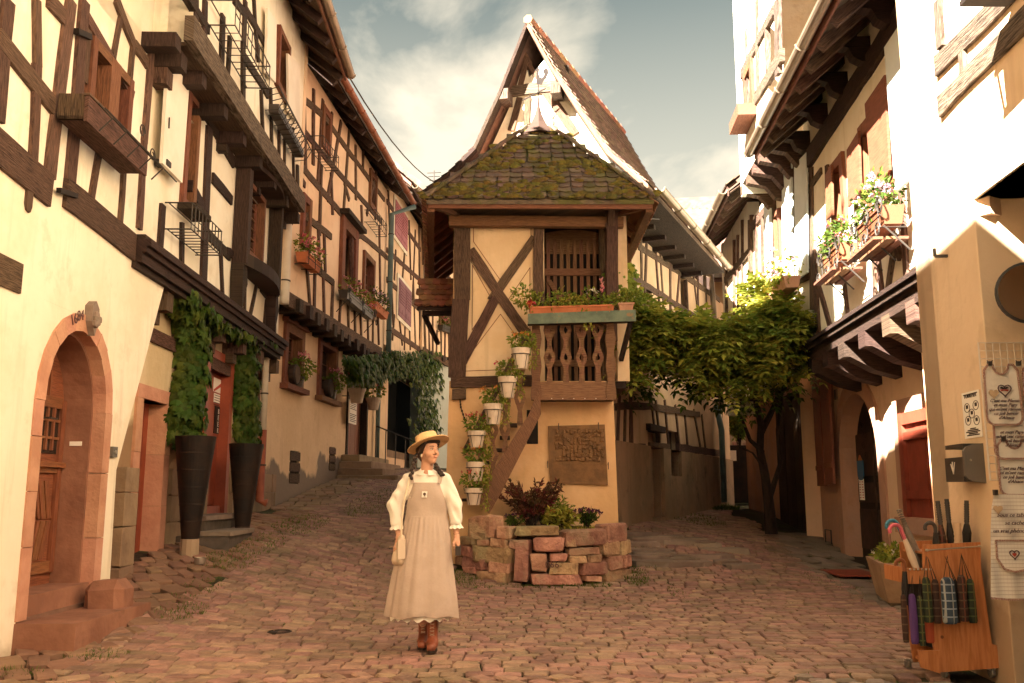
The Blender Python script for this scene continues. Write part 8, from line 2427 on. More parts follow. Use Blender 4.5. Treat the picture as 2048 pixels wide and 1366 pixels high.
# deep shade building side beneath the pergola (brown boards)
BG = thing('board_gate', 'dark brown upright boards of a closed gate beneath the pergola', 'gate', FR1g.W(FR1g.hit(1600, 1000)[0], .3, .1))
a, b = sorted((FR1g.hit(1560, 900)[0], FR1g.hit(1626, 900)[0]))
for k in range(7):
 mb = MB(); s_ = a+(b-a)*k/7; fbox(mb, FR1g, s_+.01, s_+(b-a)/7-.01, .5, 3.1, .02, .06+jit(.008)); mb.build('plank', MTD, BG)
# ================================================================== trough, umbrella stand, bibs
p0 = at_y(1738, 1165, 11.1);
tr = thing('stone_trough', 'tapered terracotta coloured stone trough with green plants beside the umbrella stand', 'trough', (4.15, 10.5, 0))
A_ = Vector((4.02, 9.85, .035)); B_ = Vector((4.30, 10.95, .035)); dd_ = (B_-A_).normalized(); nn_ = Vector((dd_.y, -dd_.x, 0)); Ls = (B_-A_).length
mb = MB(); vs = []
for (z_, i_) in ((0, .10), (.42, 0)):
 for (u, v) in ((i_, i_*.8), (Ls-i_, i_*.8), (Ls-i_, .46-i_*.8), (i_, .46-i_*.8)): vs.append(A_+dd_*u+nn_*(v-.1)+Vector((0, 0, z_)))
for (z_, i_) in ((.42, .05), (.34, .06)):
 for (u, v) in ((i_, i_), (Ls-i_, i_), (Ls-i_, .46-i_), (i_, .46-i_)): vs.append(A_+dd_*u+nn_*(v-.1)+Vector((0, 0, z_)))
fs = [(3,2,1,0)]
for k in range(3):
 for j in range(4): j2 = (j+1) % 4; fs.append((4*k+j, 4*k+j2, 4*k+4+j2, 4*k+4+j))
fs.append((12, 13, 14, 15)); mb.add(vs, fs); mb.build('basin', MAT['concrete'], tr)
for u in (.2, Ls-.2):
 mb = MB(); q = A_+dd_*u+nn_*.13; mb.obox(q+Vector((0, 0, -.018)), dd_*.06, nn_*.13, (0, 0, .018)); mb.build('foot', MAT['slab_grey'], tr)
mb = MB(); r2 = random.Random(77); fol = MB()
for u in (.25, .55, .9): f = foliage(A_+dd_*u+nn_*.13+Vector((0, 0, .47)), (.2, .2, .11), 160, .06, r2); fol.add(f.v, f.f)
fol.build('foliage', MAT['leaf'], tr)
blooms(A_+dd_*.5+nn_*.1+Vector((0, 0, .5)), (.2, .15, .1), 5, .05, r2).build('blossom', MAT['petal_white'], tr)

# wooden umbrella stand on casters
YS = 6.15
def sx(px, py, y=YS): p = at_y(px, py, y); return (p.x, p.z)
FU = Fac(o=(0, YS, 0), d=(1, 0, 0), n=(0, -1, 0))
us = thing('umbrella_stand', 'pale orange pine umbrella stand on casters at the lower right', 'stand', (3.0, 6.3, 0))
mb = MB(); prism(mb, FU, [sx(1877,1345), sx(2000,1336), sx(1994,1291), sx(1984,1288), sx(1962,1132), sx(1961,1084), sx(1846,1090), sx(1848,1150), sx(1853,1150), sx(1858,1240)], -.02, 0, (0, 1)); mb.build('front_board', MAT['pine'], us)
FU2 = Fac(o=(0, YS+.36, 0), d=(1, 0, 0), n=(0, -1, 0));
mb = MB(); prism(mb, FU, [sx(1877,1345), sx(2000,1336), sx(1994,1291), sx(1984,1288), sx(1962,1132), sx(1961,1084), sx(1846,1090), sx(1858,1240)], -.38, -.36, (0, 1)); mb.build('back_board', MAT['pine'], us)
a = sx(1846, 1100); b = sx(1960, 1095)
mb = MB(); mb.box((a[0]+.02, YS+.02, a[1]-.03), (b[0]-.02, YS+.36, a[1]-.015)); mb.build('top_shelf', MAT['pine'], us)
a = sx(1877, 1340); b = sx(1998, 1335)
mb = MB(); mb.box((a[0]+.01, YS+.02, a[1]+.01), (b[0]-.01, YS+.36, a[1]+.03)); mb.build('bottom_shelf', MAT['pine'], us)
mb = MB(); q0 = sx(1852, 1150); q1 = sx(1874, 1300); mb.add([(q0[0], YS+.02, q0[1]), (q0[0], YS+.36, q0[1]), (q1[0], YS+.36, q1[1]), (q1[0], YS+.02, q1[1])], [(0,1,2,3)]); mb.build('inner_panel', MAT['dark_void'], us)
lx0, lx1 = sx(1812, 1140)[0], sx(1856, 1140)[0]
mb = MB(); prism(mb, FU, [sx(1834,1300), sx(1878,1300), sx(1878,1346), sx(1840,1334)], .0, .02, (1, 0)); mb.build('lower_front', MAT['pine'], us)
mb = MB(); z_ = sx(1830, 1136)[1]; mb.box((lx0, YS-.02, z_-.10), (lx1, YS+.0, z_)); mb.build('rail_board', MAT['pine'], us)
mb = MB(); mb.box((lx0, YS, z_-.10), (lx0+.02, YS+.36, z_)); mb.build('rail_board', MAT['pine'], us)
for (x, y_, dy) in ((1895, 1358, 0.02), (1990, 1352, .02), (1862, 1330, .34), (1975, 1330, .34)):
 x_ = sx(x, y_)[0]; mb = MB(); cz = .035; m2 = MB(); m2.lathe((0, 0, -.012), [(.032, 0), (.035, .006), (.035, .018), (.032, .024)], 14)
 m2.rot(Matrix.Translation((x_, YS+dy+.02, .035)) @ Matrix.Rotation(pi/2, 4, 'Y') ); cs_ = m2.build('caster', MAT['plastic_grey'], us)
 m3 = MB(); m3.box((x_-.02, YS+dy, .05), (x_+.02, YS+dy+.04, sx(1900, 1340)[1]+.01)); m3.build('fork', MAT['metal_bright'], cs_)
mb = MB(); a = sx(1851, 1100); b = sx(1956, 1092); mb.tube([(a[0], YS-.03, a[1]), (b[0], YS-.03, b[1])], .005, 6); mb.build('hanging_rod', MAT['metal_bright'], us)
for q in (a, b):
 mb = MB(); stone(mb, (q[0], YS-.02, q[1]), (.008, 0, 0), (0, .012, 0), (0, 0, .008), .4, .05); mb.build('rod_end', MAT['metal_bright'], us)
for k in range(6):
 a = sx(1817+8*k, 1138); mb = MB(); stone(mb, (a[0], YS-.025, a[1]), (.006, 0, 0), (0, .006, 0), (0, 0, .006), .4, .05); mb.build('hook', MAT['metal_bright'], us)
mb = MB(); a = sx(1884, 1274); mb.lathe((0, 0, 0), [(.011, 0), (.011, .002)], 10); mb.rot(Matrix.Translation((a[0], YS-.001, a[1])) @ Matrix.Rotation(pi/2, 4, 'X')); mb.build('knot', MAT['shutter_brown'], us)
def hang_umb(label, x0, x1, y0, y1, ystr, m, y=YS-.06, xs=None):
 a, b = sx(x0, y0, y), sx(x1, y1, y); xc = (a[0]+b[0])/2; w = (b[0]-a[0])/2*1.22
 root = thing('folded_umbrella', label, 'umbrella', (xc, y, b[1]), 'small folded umbrellas hanging on the stand')
 mb = MB(); prof = []
 n_ = 9
 Hh = a[1]-b[1]
 mb.lathe((xc, y, b[1]), [(w*.8, 0), (w*1.02, Hh*.05), (w*1.12, Hh*.5), (w*1.08, Hh*.93), (w*.85, Hh), (w*.4, Hh+.008)], 14, 1, .6)
 mb.v = [(p[0]+.004*sin(atan2(p[1]-y, p[0]-xc)*5+p[2]*9), p[1], p[2]) for p in mb.v]
 mb.build('canopy', MAT[m], root, smooth=False)
 s_ = sx(xs or (x0+x1)/2, ystr, y)
 mb = MB(); mb.tube([(xc-w*.5, y, a[1]), (s_[0], y+.02, s_[1]), (xc+w*.5, y, a[1])], .0035, 4); mb.build('strap', MAT['cloth_black'], root)
 return root
hang_umb('dark green tartan folded umbrella, first on the front of the pine stand', 1845, 1865, 1157, 1245, 1113, 'tartan_green')
hang_umb('dark brown folded umbrella next to the green tartan one', 1864, 1882, 1161, 1247, 1115, 'tartan_brown', y=YS-.05, xs=1858)
hang_umb('blue and white tartan folded umbrella in the middle of the pine stand', 1883, 1912, 1157, 1248, 1112, 'tartan_blue', y=YS-.08)
hang_umb('black folded umbrella behind the blue tartan one', 1908, 1920, 1162, 1246, 1114, 'cloth_black', y=YS-.045, xs=1893)
hang_umb('brown tartan folded umbrella near the right side of the pine stand', 1915, 1936, 1152, 1243, 1108, 'tartan_brown', y=YS-.07)
hang_umb('dark grey folded umbrella furthest right on the pine stand', 1934, 1953, 1160, 1246, 1108, 'tartan_green', y=YS-.05, xs=1925)
hang_umb('dark folded umbrella with red dots at the left of the stand', 1802, 1817, 1192, 1285, 1152, 'tartan_brown', y=YS-.06)
hang_umb('purple folded umbrella hanging on the lower rail', 1818, 1836, 1190, 1288, 1152, 'cloth_purple', y=YS-.07)
hang_umb('olive green folded umbrella on the lower rail beside the purple one', 1835, 1850, 1194, 1292, 1152, 'tartan_green', y=YS-.055)
hang_umb('bright red folded umbrella low inside the stand', 1851, 1867, 1228, 1286, 1205, 'cloth_red', y=YS-.01)
def long_umb(label, px, ytop, ybot, lean, m, hm, y, hl=.16, crook=None, r=.022):
 a = at_y(px, ybot, y); b = at_y(px+lean, ytop, y)
 root = thing('long_umbrella', label, 'umbrella', a)
 d = (b-a).normalized()
 mb = MB(); mb.tube([a, a.lerp(b, .35), b-d*hl], [r*.9, r*1.2, r*.7], 8); mb.build('canopy', MAT[m], root)
 mb = MB()
 if crook:
  c_ = b-d*hl; rr_ = crook; pts = [c_, c_+d*hl*.6] + [c_+d*hl*.6+Vector((-rr_+rr_*cos(t*pi/8), 0, rr_*sin(t*pi/8))) for t in range(0, 10)]
  mb.tube(pts, .013, 7)
 else:
  mb.tube([b-d*hl, b], .015, 8)
  for k in range(8): mb.tube([b-d*(hl*.9-k*.016), b-d*(hl*.9-k*.016-.008)], .018, 8)
 mb.build('handle', MAT[hm], root)
 return root
long_umb('long umbrella with ribbed black handle, left of three standing in the stand', 1889, 1002, 1110, -14, 'tartan_brown', 'plastic_dark', YS+.12)
long_umb('long umbrella with ribbed black handle, middle of three standing in the stand', 1905, 998, 1110, -12, 'cloth_black', 'plastic_dark', YS+.16)
long_umb('long black umbrella with tall handle, right of three standing in the stand', 1934, 1001, 1100, -1, 'cloth_black', 'plastic_dark', YS+.14, r=.026)
long_umb('black umbrella with a curved handle lying low in the top of the stand', 1874, 1050, 1105, -4, 'cloth_black', 'plastic_dark', YS+.1, hl=.05, crook=.035)
long_umb('clear plastic umbrella with pink curved handle leaning left of the stand', 1838, 1050, 1150, -40, 'bag', 'handle_pink', YS+.08, hl=.10, crook=.04)
long_umb('umbrella with teal blue curved handle leaning left of the stand', 1845, 1046, 1150, -52, 'slab_grey', 'handle_blue', YS+.14, hl=.06, crook=.04)
long_umb('umbrella with brown wooden curved handle at the left rail', 1812, 1118, 1210, -4, 'cloth_black', 'handle_wood', YS-.0, hl=.08, crook=.028)
long_umb('grey wrapped umbrella leaning at the back left of the stand', 1850, 1040, 1150, -44, 'slab_grey', 'slab_grey', YS+.2, hl=.05, r=.028)
mb = MB(); a = at_y(1914, 1105, YS+.15); b = at_y(1914, 1045, YS+.15); mb.tube([a, b], .026, 10)
for k in range(7): mb.tube([a.lerp(b, k/7), a.lerp(b, k/7+.07)], .029, 10)
tag(mb.build('bamboo_handle', MAT['wood_tag']), 'pale ribbed wooden handle between the standing black umbrellas', 'umbrella handle')
# wire grid with bibs
YB = 5.86
FBb = Fac(o=(0, YB, 0), d=(1, 0, 0), n=(0, -1, 0))
def bx(px, py, y=YB): p = at_y(px, py, y); return (p.x, p.z)
gr = thing('wire_grid', 'white wire display grid on which the bibs hang', 'display grid', (3.2, YB, 2))
mb = MB(); a = bx(1961, 684); b = bx(2075, 684); z0_ = bx(1961, 960)[1]
for k in range(9): x_ = a[0]+(b[0]-a[0])*k/8; mb.tube([(x_, YB+.03, a[1]), (x_, YB+.03, z0_)], .0035, 5)
for k in range(18): z_ = a[1]-(a[1]-z0_)*k/17; mb.tube([(a[0], YB+.035, z_), (b[0], YB+.035, z_)], .003, 5)
mb.tube([(a[0], YB+.03, z0_), (a[0], YB+.03, a[1]), (b[0], YB+.03, a[1])], .006, 6)
mb.build('grid', MAT['wire_white'], gr)
mb = MB(); mb.bar((b[0]-.05, YB+.04, a[1]-.1), (b[0]+.1, YB+.3, a[1]-.1), .02); mb.build('wall_bracket', MAT['wire_white'], gr)
def bib_outline(x0, x1, y0, y1, neck=True, n=10):
 a = bx(x0, y0); b = bx(x1, y1); w = b[0]-a[0]; h = a[1]-b[1]; P = []
 rr_ = w*.22
 for i in range(7): t = pi+pi/2*i/6; P.append((a[0]+rr_+rr_*cos(t), b[1]+rr_+rr_*sin(t)))
 for i in range(7): t = -pi/2+pi/2*i/6; P.append((b[0]-rr_+rr_*cos(t), b[1]+rr_+rr_*sin(t)))
 P.append((b[0]-.005, a[1]-.10*h)); P.append((b[0]-w*.15, a[1]))
 if neck:
  for i in range(9): t = pi*i/8; P.append((a[0]+w*.5+w*.22*cos(t), a[1]-.0-h*.16*sin(t)))
 P.append((a[0]+w*.15, a[1])); P.append((a[0]+.005, a[1]-.10*h))
 return P
def strip(mb, fac, P, w, o, closed=True):
 n_ = len(P)
 for i in range(n_ if closed else n_-1):
  a, b = Vector(P[i]), Vector(P[(i+1) % n_]); d = b-a
  if d.length < .002: continue
  d.normalize(); n2 = Vector((-d.y, d.x))*w/2
  prism(mb, fac, [tuple(a+n2), tuple(b+n2+d*.002), tuple(b-n2+d*.002), tuple(a-n2)], o-.001, o+.004)
def heart(cx_, cz, s_): return [(cx_+s_*.5*(16*sin(t)**3)/16, cz+s_*.5*(13*cos(t)-5*cos(2*t)-2*cos(3*t)-cos(4*t))/16) for t in [2*pi*i/20 for i in range(20)]]
def cloth(root, P, off, m, name='cloth', wave=.010):
 """cloth panel with gentle folds: strips between x levels"""
 xs = [p[0] for p in P]; x0_, x1_ = min(xs), max(xs); zs = [p[1] for p in P]
 N_ = 18; mb = MB(); cols = []
 def span(x):
  hits = []
  for i in range(len(P)):
   a, b = P[i], P[(i+1) % len(P)]
   if (a[0]-x)*(b[0]-x) <= 0 and a[0] != b[0]: hits.append(a[1]+(b[1]-a[1])*(x-a[0])/(b[0]-a[0]))
  return (min(hits), max(hits)) if hits else (zs[0], zs[0])
 M_ = 9
 for i in range(N_+1):
  x = x0_+(x1_-x0_)*(i/N_*.998+.001); lo, hi = span(x); col = []
  for j in range(M_+1):
   z = lo+(hi-lo)*j/M_; t = 1-(z-min(zs))/(max(zs)-min(zs)+1e-6)
   y_ = -off - wave*(sin((x-x0_)*42+z*2)*.6+sin((x-x0_)*19+1)*.6)*(.3+t)
   col.append((x, YB+y_, z))
  cols.append(col)
 b0 = 0
 for col in cols: mb.v += col
 for i in range(N_):
  for j in range(M_):
   a = i*(M_+1)+j; mb.f.append([a, a+M_+1, a+M_+2, a+1]); mb.uv.append(None)
 n0 = len(mb.v); mb.v += [(p[0], p[1]+.004, p[2]) for p in mb.v]
 for f in [list(q) for q in mb.f]: mb.f.append([q+n0 for q in f[::-1]]); mb.uv.append(None)
 return mb.build(name, MAT[m], root, smooth=True)
def bib(label, x0, x1, y0, y1, off, lines, heart_at=None, tagged=None, txt=(None, None)):
 root = thing('baby_bib', label, 'bib', (bx(x0, y0)[0]+.13, YB-off, bx(x0, y1)[1]), 'embroidered bibs on the wire grid')
 P = bib_outline(x0, x1, y0, y1); cloth(root, P, off, 'bib_cloth', wave=.004)
 mb = MB(); strip(mb, FBb, P, .014, off+.008); mb.build('trim', MAT['bib_trim'], root)
 if heart_at:
  c_ = bx(*heart_at); mb = MB(); strip(mb, FBb, heart(c_[0], c_[1], .085), .005, off+.007); mb.build('heart_outline', MAT['ink_brown'], root)
  mb = MB(); prism(mb, FBb, [(c_[0]-.028, c_[1]+.012), (c_[0]-.018, c_[1]+.022), (c_[0], c_[1]+.010), (c_[0]+.018, c_[1]+.022), (c_[0]+.028, c_[1]+.012), (c_[0]+.012, c_[1]+.006), (c_[0]-.012, c_[1]+.006)], off, off+.009); mb.build('embroidery', MAT['ink'], root)
  mb = MB(); prism(mb, FBb, [(c_[0]-.026, c_[1]+.004), (c_[0]+.026, c_[1]+.004), (c_[0]+.022, c_[1]-.008), (c_[0], c_[1]-.004), (c_[0]-.022, c_[1]-.008)], off, off+.009); mb.build('embroidery', MAT['ink_red'], root)
 if tagged:
  c_ = bx(*tagged); mb = MB(); prism(mb, FBb, heart(c_[0], c_[1], .065), off+.008, off+.014); mb.build('heart_tag', MAT['wood_tag'], root)
 if lines:
  q = bx(*txt[0]); text(root, lines, FBb, q[0], q[1], .030, MAT['ink_brown'], off+.009, align='CENTER', shear=.45, sp=.92, name='embroidered_text')
 for xx in (x0+14, x1-10):
  c_ = bx(xx, y0-2); mb = MB(); mb.obox((c_[0], YB-off-.01, c_[1]), (.012, 0, 0), (0, .012, 0), (0, 0, .014)); mb.tube([(c_[0]-.018, YB-off-.015, c_[1]+.02), (c_[0], YB-off-.01, c_[1]), (c_[0]+.018, YB-off-.015, c_[1]+.02)], .004, 4); mb.build('clip', MAT['plastic_dark'], root)
 return root
T1 = "C'est ma Mamie\net mon Papy\nqui m'ont ramené\nce joli bavoir\nd'Alsace"
bib('white bib with a heart and a wooden heart tag, top row, fully visible', 1955, 2036, 732, 851, .055, T1, (1999, 782), (1977, 789), ((1999, 806), 0))
bib('white bib partly cut by the right edge of the picture, top row', 2033, 2112, 732, 851, .045, None, None, (2052, 784))
bib('white bib in the middle row beneath the heart bib', 1976, 2056, 820, 918, .035, "et mon Papy\nqui m'ont ramené\nce joli bavoir\nd'Alsace", None, None, ((2016, 868), 0))
bib('white bib in the lowest row just above the striped apron', 1986, 2066, 880, 990, .028, "C'est ma Mamie\nqui m'ont ramené\nce joli bavoir\nd'Alsace", None, None, ((2022, 940), 0))
bib('white bib in the middle row cut by the right edge of the picture', 2052, 2125, 820, 918, .03, None)
ap = thing('apron', 'long finely striped apron with a trimmed pocket and heart hanging below the bibs', 'apron', (bx(2010, 1195)[0], YB-.04, bx(2010, 1195)[1]))
P = [bx(1972, 1193), bx(1990, 1196), bx(2072, 1196), bx(2090, 1190), bx(2080, 1080), bx(2066, 990), bx(1978, 988), bx(1974, 1060)]
cloth(ap, P, .045, 'bib_stripe', wave=.012)
mb = MB(); strip(mb, FBb, [bx(1972, 1194), bx(2010, 1197), bx(2050, 1197), bx(2090, 1192)], .012, .062, False); mb.build('trim', MAT['bib_trim'], ap)
pk = [bx(1980, 1080), bx(1983, 1115), bx(1997, 1136), bx(2018, 1142), bx(2050, 1136), bx(2062, 1115), bx(2064, 1080)]
mb = MB(); prism(mb, FBb, pk, .05, .066); mb.build('pocket', MAT['bib_stripe'], ap)
mb = MB(); strip(mb, FBb, pk, .012, .068); mb.build('pocket_trim', MAT['bib_trim'], ap)
c_ = bx(2017, 1107); mb = MB(); strip(mb, FBb, heart(c_[0], c_[1], .06), .005, .069); mb.build('heart_outline', MAT['ink_brown'], ap)
mb = MB(); prism(mb, FBb, heart(c_[0], c_[1]-.002, .026), .066, .072); mb.build('embroidery', MAT['ink_red'], ap)
q = bx(2013, 1033); text(ap, "Sous ce tablier\nse cache\nun vrai phénomène", FBb, q[0]+.01, q[1], .036, MAT['ink_brown'], .066, align='CENTER', shear=.4, sp=1.35, name='embroidered_text')
c_ = bx(1985, 1018); mb = MB(); prism(mb, FBb, heart(c_[0], c_[1], .06), .064, .07); mb.build('heart_tag', MAT['wood_tag'], ap)
c_ = bx(1981, 985); mb = MB(); mb.obox((c_[0], YB-.06, c_[1]), (.012, 0, 0), (0, .012, 0), (0, 0, .018)); mb.build('clip', MAT['plastic_dark'], ap)

# ================================================================== grass and weeds
def grass_patch(mb, x, y_, rx, ry, n, h, r):
 for k in range(n):
  a = r.uniform(0, 2*pi); q = r.random()**.5; xx = x+rx*q*cos(a); yy = y_+ry*q*sin(a)
  z_ = g1(xx, yy)-.015 if n < 40 else GZ(xx, yy)-.015
  leaf_quad(mb, (xx, yy, z_), Vector((r.uniform(-.7, .7), r.uniform(-.7, .7), 1)), rvec(r), h*r.uniform(.5, 1.3), h*.16)
_gx = np.arange(-7, 9, .1); _gy = np.arange(3, 30, .1); _GG = gz(*np.meshgrid(_gx, _gy))
def GZ(x, y_): return float(_GG[min(max(int((y_-3)/.1), 0), len(_gy)-1), min(max(int((x+7)/.1), 0), len(_gx)-1)])
r = random.Random(88); mb = MB()
for (x, y_, rx, ry, n, h) in ((-3.05,8.6,.22,.35,420,.045),(-3.1,7.0,.25,.2,260,.04),(-3.4,6.4,.2,.15,160,.04),(-3.2,9.5,.2,.5,300,.04),(-3.3,10.8,.3,.5,420,.05),(-3.3,12,.3,.8,420,.05),(-3.2,14,.35,1.2,500,.06),(-2.6,17,.4,1.8,600,.06),
   (-.75,12.1,.35,.4,700,.05),(-.5,11.6,.3,.2,300,.04),(.3,11.72,.5,.1,300,.04),(.95,11.85,.35,.12,420,.05),(1.65,12.3,.16,.5,520,.06),(2.0,11.4,.1,.6,160,.04),(1.9,13.2,.3,.5,300,.06),(4.6,22,.8,1.4,1200,.12),(3.6,18,.5,1.5,600,.06),(3.8,8.0,.2,1,120,.04),(4.1,11.8,.25,1.2,260,.04)):
 grass_patch(mb, x, y_, rx, ry, n, h, r)
# moss and blades along the joints
for k in range(2600):
 x = r.uniform(-3.2, 4.2); y_ = 5+r.random()**1.4*12
 if abs(x/y_) > .62 or blocked(x, y_): continue
 d = mnoise.noise(Vector((x*.55, y_*.4, 1.7)))
 if d < .05+r.random()*.18-.1: continue
 z_ = GZ(x, y_)-.02
 for q in range(3): leaf_quad(mb, (x+jit(.012), y_+jit(.012), z_), Vector((r.uniform(-.9, .9), r.uniform(-.9, .9), .9)), rvec(r), r.uniform(.025, .04), .007)
mb.build('grass', MAT['grass'], None, kind='stuff')
# ================================================================== THE WOMAN
def snets(V, lo, h):
 ins = V < 0
 nx, ny, nz = V.shape; cs = (nx-1, ny-1, nz-1)
 key = {}; P = []; Ci = []
 acc_i = []; acc_p = []
 edges = []
 for ax in range(3):
  sl0 = [slice(None)]*3; sl1 = [slice(None)]*3; sl0[ax] = slice(0, -1); sl1[ax] = slice(1, None)
  A, B = ins[tuple(sl0)], ins[tuple(sl1)]
  idx = np.argwhere(A != B)
  v0 = V[tuple(sl0)][tuple(idx.T)]; v1 = V[tuple(sl1)][tuple(idx.T)]
  t = v0/(v0-v1); pos = idx.astype(float); pos[:, ax] += t
  o = [a for a in range(3) if a != ax]
  ok = np.ones(len(idx), bool)
  for a in o: ok &= (idx[:, a] >= 1) & (idx[:, a] <= V.shape[a]-2)
  idx, pos = idx[ok], pos[ok]; sgn = A[tuple(idx.T)]
  quad = []
  for (da, db) in ((-1, -1), (0, -1), (0, 0), (-1, 0)):
   c = idx.copy(); c[:, o[0]] += da; c[:, o[1]] += db
   lin = (c[:, 0]*cs[1]+c[:, 1])*cs[2]+c[:, 2]
   acc_i.append(lin); acc_p.append(pos); quad.append(lin)
  Q = np.stack(quad, 1)
  flip = sgn if ax != 1 else ~sgn
  Q[~flip] = Q[~flip][:, ::-1]
  edges.append(Q)
 I = np.concatenate(acc_i); Pp = np.concatenate(acc_p)
 u, inv = np.unique(I, return_inverse=True)
 S = np.zeros((len(u), 3)); np.add.at(S, inv, Pp); cnt = np.bincount(inv)
 S = S/cnt[:, None]*h + np.array(lo)
 F_ = np.searchsorted(u, np.concatenate(edges))
 return S, F_
class SDF:
 def __init__(s, lo, hi, h):
  s.lo, s.h = lo, h
  s.ax = [np.arange(lo[i], hi[i]+h, h) for i in range(3)]
  s.V = np.full([len(a) for a in s.ax], .1)
 def _sl(s, a, b, r):
  out = []
  for i in range(3):
   l = int(max(0, (min(a[i], b[i])-r-s.lo[i])/s.h)); u = int(min(len(s.ax[i]), (max(a[i], b[i])+r-s.lo[i])/s.h+2)); out.append(slice(l, max(u, l+1)))
  return tuple(out)
 def _mix(s, sl, d, k):
  v = s.V[sl]
  if k > 0:
   hh = np.clip(.5+.5*(v-d)/k, 0, 1); s.V[sl] = v*(1-hh)+d*hh-k*hh*(1-hh)
  else: s.V[sl] = np.minimum(v, d)
 def cap(s, a, b, ra, rb=None, k=.015, sq=None):
  rb = ra if rb is None else rb
  sl = s._sl(a, b, max(ra, rb)+.07)
  X = s.ax[0][sl[0]][:, None, None]; Y = s.ax[1][sl[1]][None, :, None]; Z = s.ax[2][sl[2]][None, None, :]
  d = [b[i]-a[i] for i in range(3)]; L2 = sum(q*q for q in d)+1e-12
  t = np.clip(((X-a[0])*d[0]+(Y-a[1])*d[1]+(Z-a[2])*d[2])/L2, 0, 1)
  sx_, sy_, sz_ = sq or (1, 1, 1)
  D = np.sqrt(((X-a[0]-d[0]*t)/sx_)**2+((Y-a[1]-d[1]*t)/sy_)**2+((Z-a[2]-d[2]*t)/sz_)**2)-(ra+(rb-ra)*t)
  s._mix(sl, D, k)
 def ell(s, c, r, k=.015, R=None):
  m = max(r); sl = s._sl(c, c, m+.07)
  X = s.ax[0][sl[0]][:, None, None]-c[0]; Y = s.ax[1][sl[1]][None, :, None]-c[1]; Z = s.ax[2][sl[2]][None, None, :]-c[2]
  if R is not None:
   X, Y, Z = (R[0][0]*X+R[1][0]*Y+R[2][0]*Z, R[0][1]*X+R[1][1]*Y+R[2][1]*Z, R[0][2]*X+R[1][2]*Y+R[2][2]*Z)
  q = np.sqrt((X/r[0])**2+(Y/r[1])**2+(Z/r[2])**2); D = (q-1)*min(r)*(1+0*q)
  D = (q-1)*(r[0]*r[1]*r[2])**(1/3)
  s._mix(sl, D, k)
 def carve(s, c, r, k=.008):
  m = max(r); sl = s._sl(c, c, m+.05)
  X = s.ax[0][sl[0]][:, None, None]-c[0]; Y = s.ax[1][sl[1]][None, :, None]-c[1]; Z = s.ax[2][sl[2]][None, None, :]-c[2]
  D = -(np.sqrt((X/r[0])**2+(Y/r[1])**2+(Z/r[2])**2)-1)*min(r); v = s.V[sl]
  hh = np.clip(.5-.5*(v-D)/k, 0, 1); s.V[sl] = v*(1-hh)+D*hh+k*hh*(1-hh)
 def mesh(s): return snets(s.V, s.lo, s.h)
WX, WY = at_y(849, 1290, 7.22).x, 7.22
WO = Vector((WX, WY, g1(WX, WY)+.012))
woman = thing('person', 'woman in straw boater, white blouse and long beige pinafore dress walking and looking aside', 'person', WO)
def wobj(name, V, Fq, m, parent=woman, smooth=True):
 me = bpy.data.meshes.new(name)
 me.from_pydata([tuple(p) for p in V], [], [list(map(int, f)) for f in Fq])
 me.polygons.foreach_set('use_smooth', [smooth]*len(me.polygons)); me.materials.append(m); me.update()
 o = bpy.data.objects.new(name, me); COL.objects.link(o); o.parent = parent; o.location = WO-wloc(parent); WLOC[o.name] = WO.copy()
 return o
def wmb(mb, name, m, parent=woman, smooth=False):
 mb.v = [tuple(Vector(p)+WO) for p in mb.v]; return mb.build(name, m, parent, smooth=smooth)
yaw = radians(44)
f = Vector((sin(yaw), -cos(yaw), .0)); sd = Vector((cos(yaw), sin(yaw), 0)); up = Vector((0, 0, 1))
HC_ = Vector((.008, .0, 1.552))
def hd(a, b, c_): return HC_+sd*a+f*b+up*c_       # side, forward, up
Rm = [[sd.x, f.x, 0], [sd.y, f.y, 0], [0, 0, 1]]
S = SDF((-.34, -.24, .05), (.34, .24, 1.70), .0052)
S.ell(hd(0, -.012, .018), (.074, .092, .094), .0, R=Rm)
S.ell(hd(0, .022, -.035), (.058, .066, .072), .02, R=Rm)
S.cap(hd(0, .055, -.085), hd(0, .05, -.080), .026, .026, .02)
for sg in (-1, 1):
 S.ell(hd(sg*.040, .048, -.030), (.026, .026, .026), .015, R=Rm)
 S.cap(hd(sg*.070, -.008, -.005), hd(sg*.066, -.004, -.032), .013, .009, .006)
 S.carve(hd(sg*.030, .092, .004), (.017, .012, .010))
S.cap(hd(0, .082, .008), hd(0, .103, -.024), .007, .0115, .008)
S.cap(hd(-.014, .086, -.030), hd(.014, .086, -.030), .008, .008, .006)
S.cap(hd(-.018, .079, -.056), hd(.018, .079, -.056), .0085, .0085, .007)
S.cap((.0, .012, 1.49), (-.005, .015, 1.36), .046, .052, .02)
S.cap((-.13, .02, 1.325), (.125, .02, 1.325), .05, .05, .03)
S.ell((0, .02, 1.20), (.14, .085, .17), .03); S.ell((0, .02, .98), (.13, .085, .14), .03)
aL = [(-.155, .02, 1.315), (-.262, .03, 1.10), (-.222, -.035, .915), (-.212, -.055, .862)]
aR = [(.148, .02, 1.315), (.222, .03, 1.10), (.240, -.01, .915), (.247, -.03, .862)]
for A in (aL, aR):
 S.cap(A[0], A[1], .042, .034, .02); S.cap(A[1], A[2], .033, .0215, .012); S.cap(A[2], A[3], .0205, .021, .01)
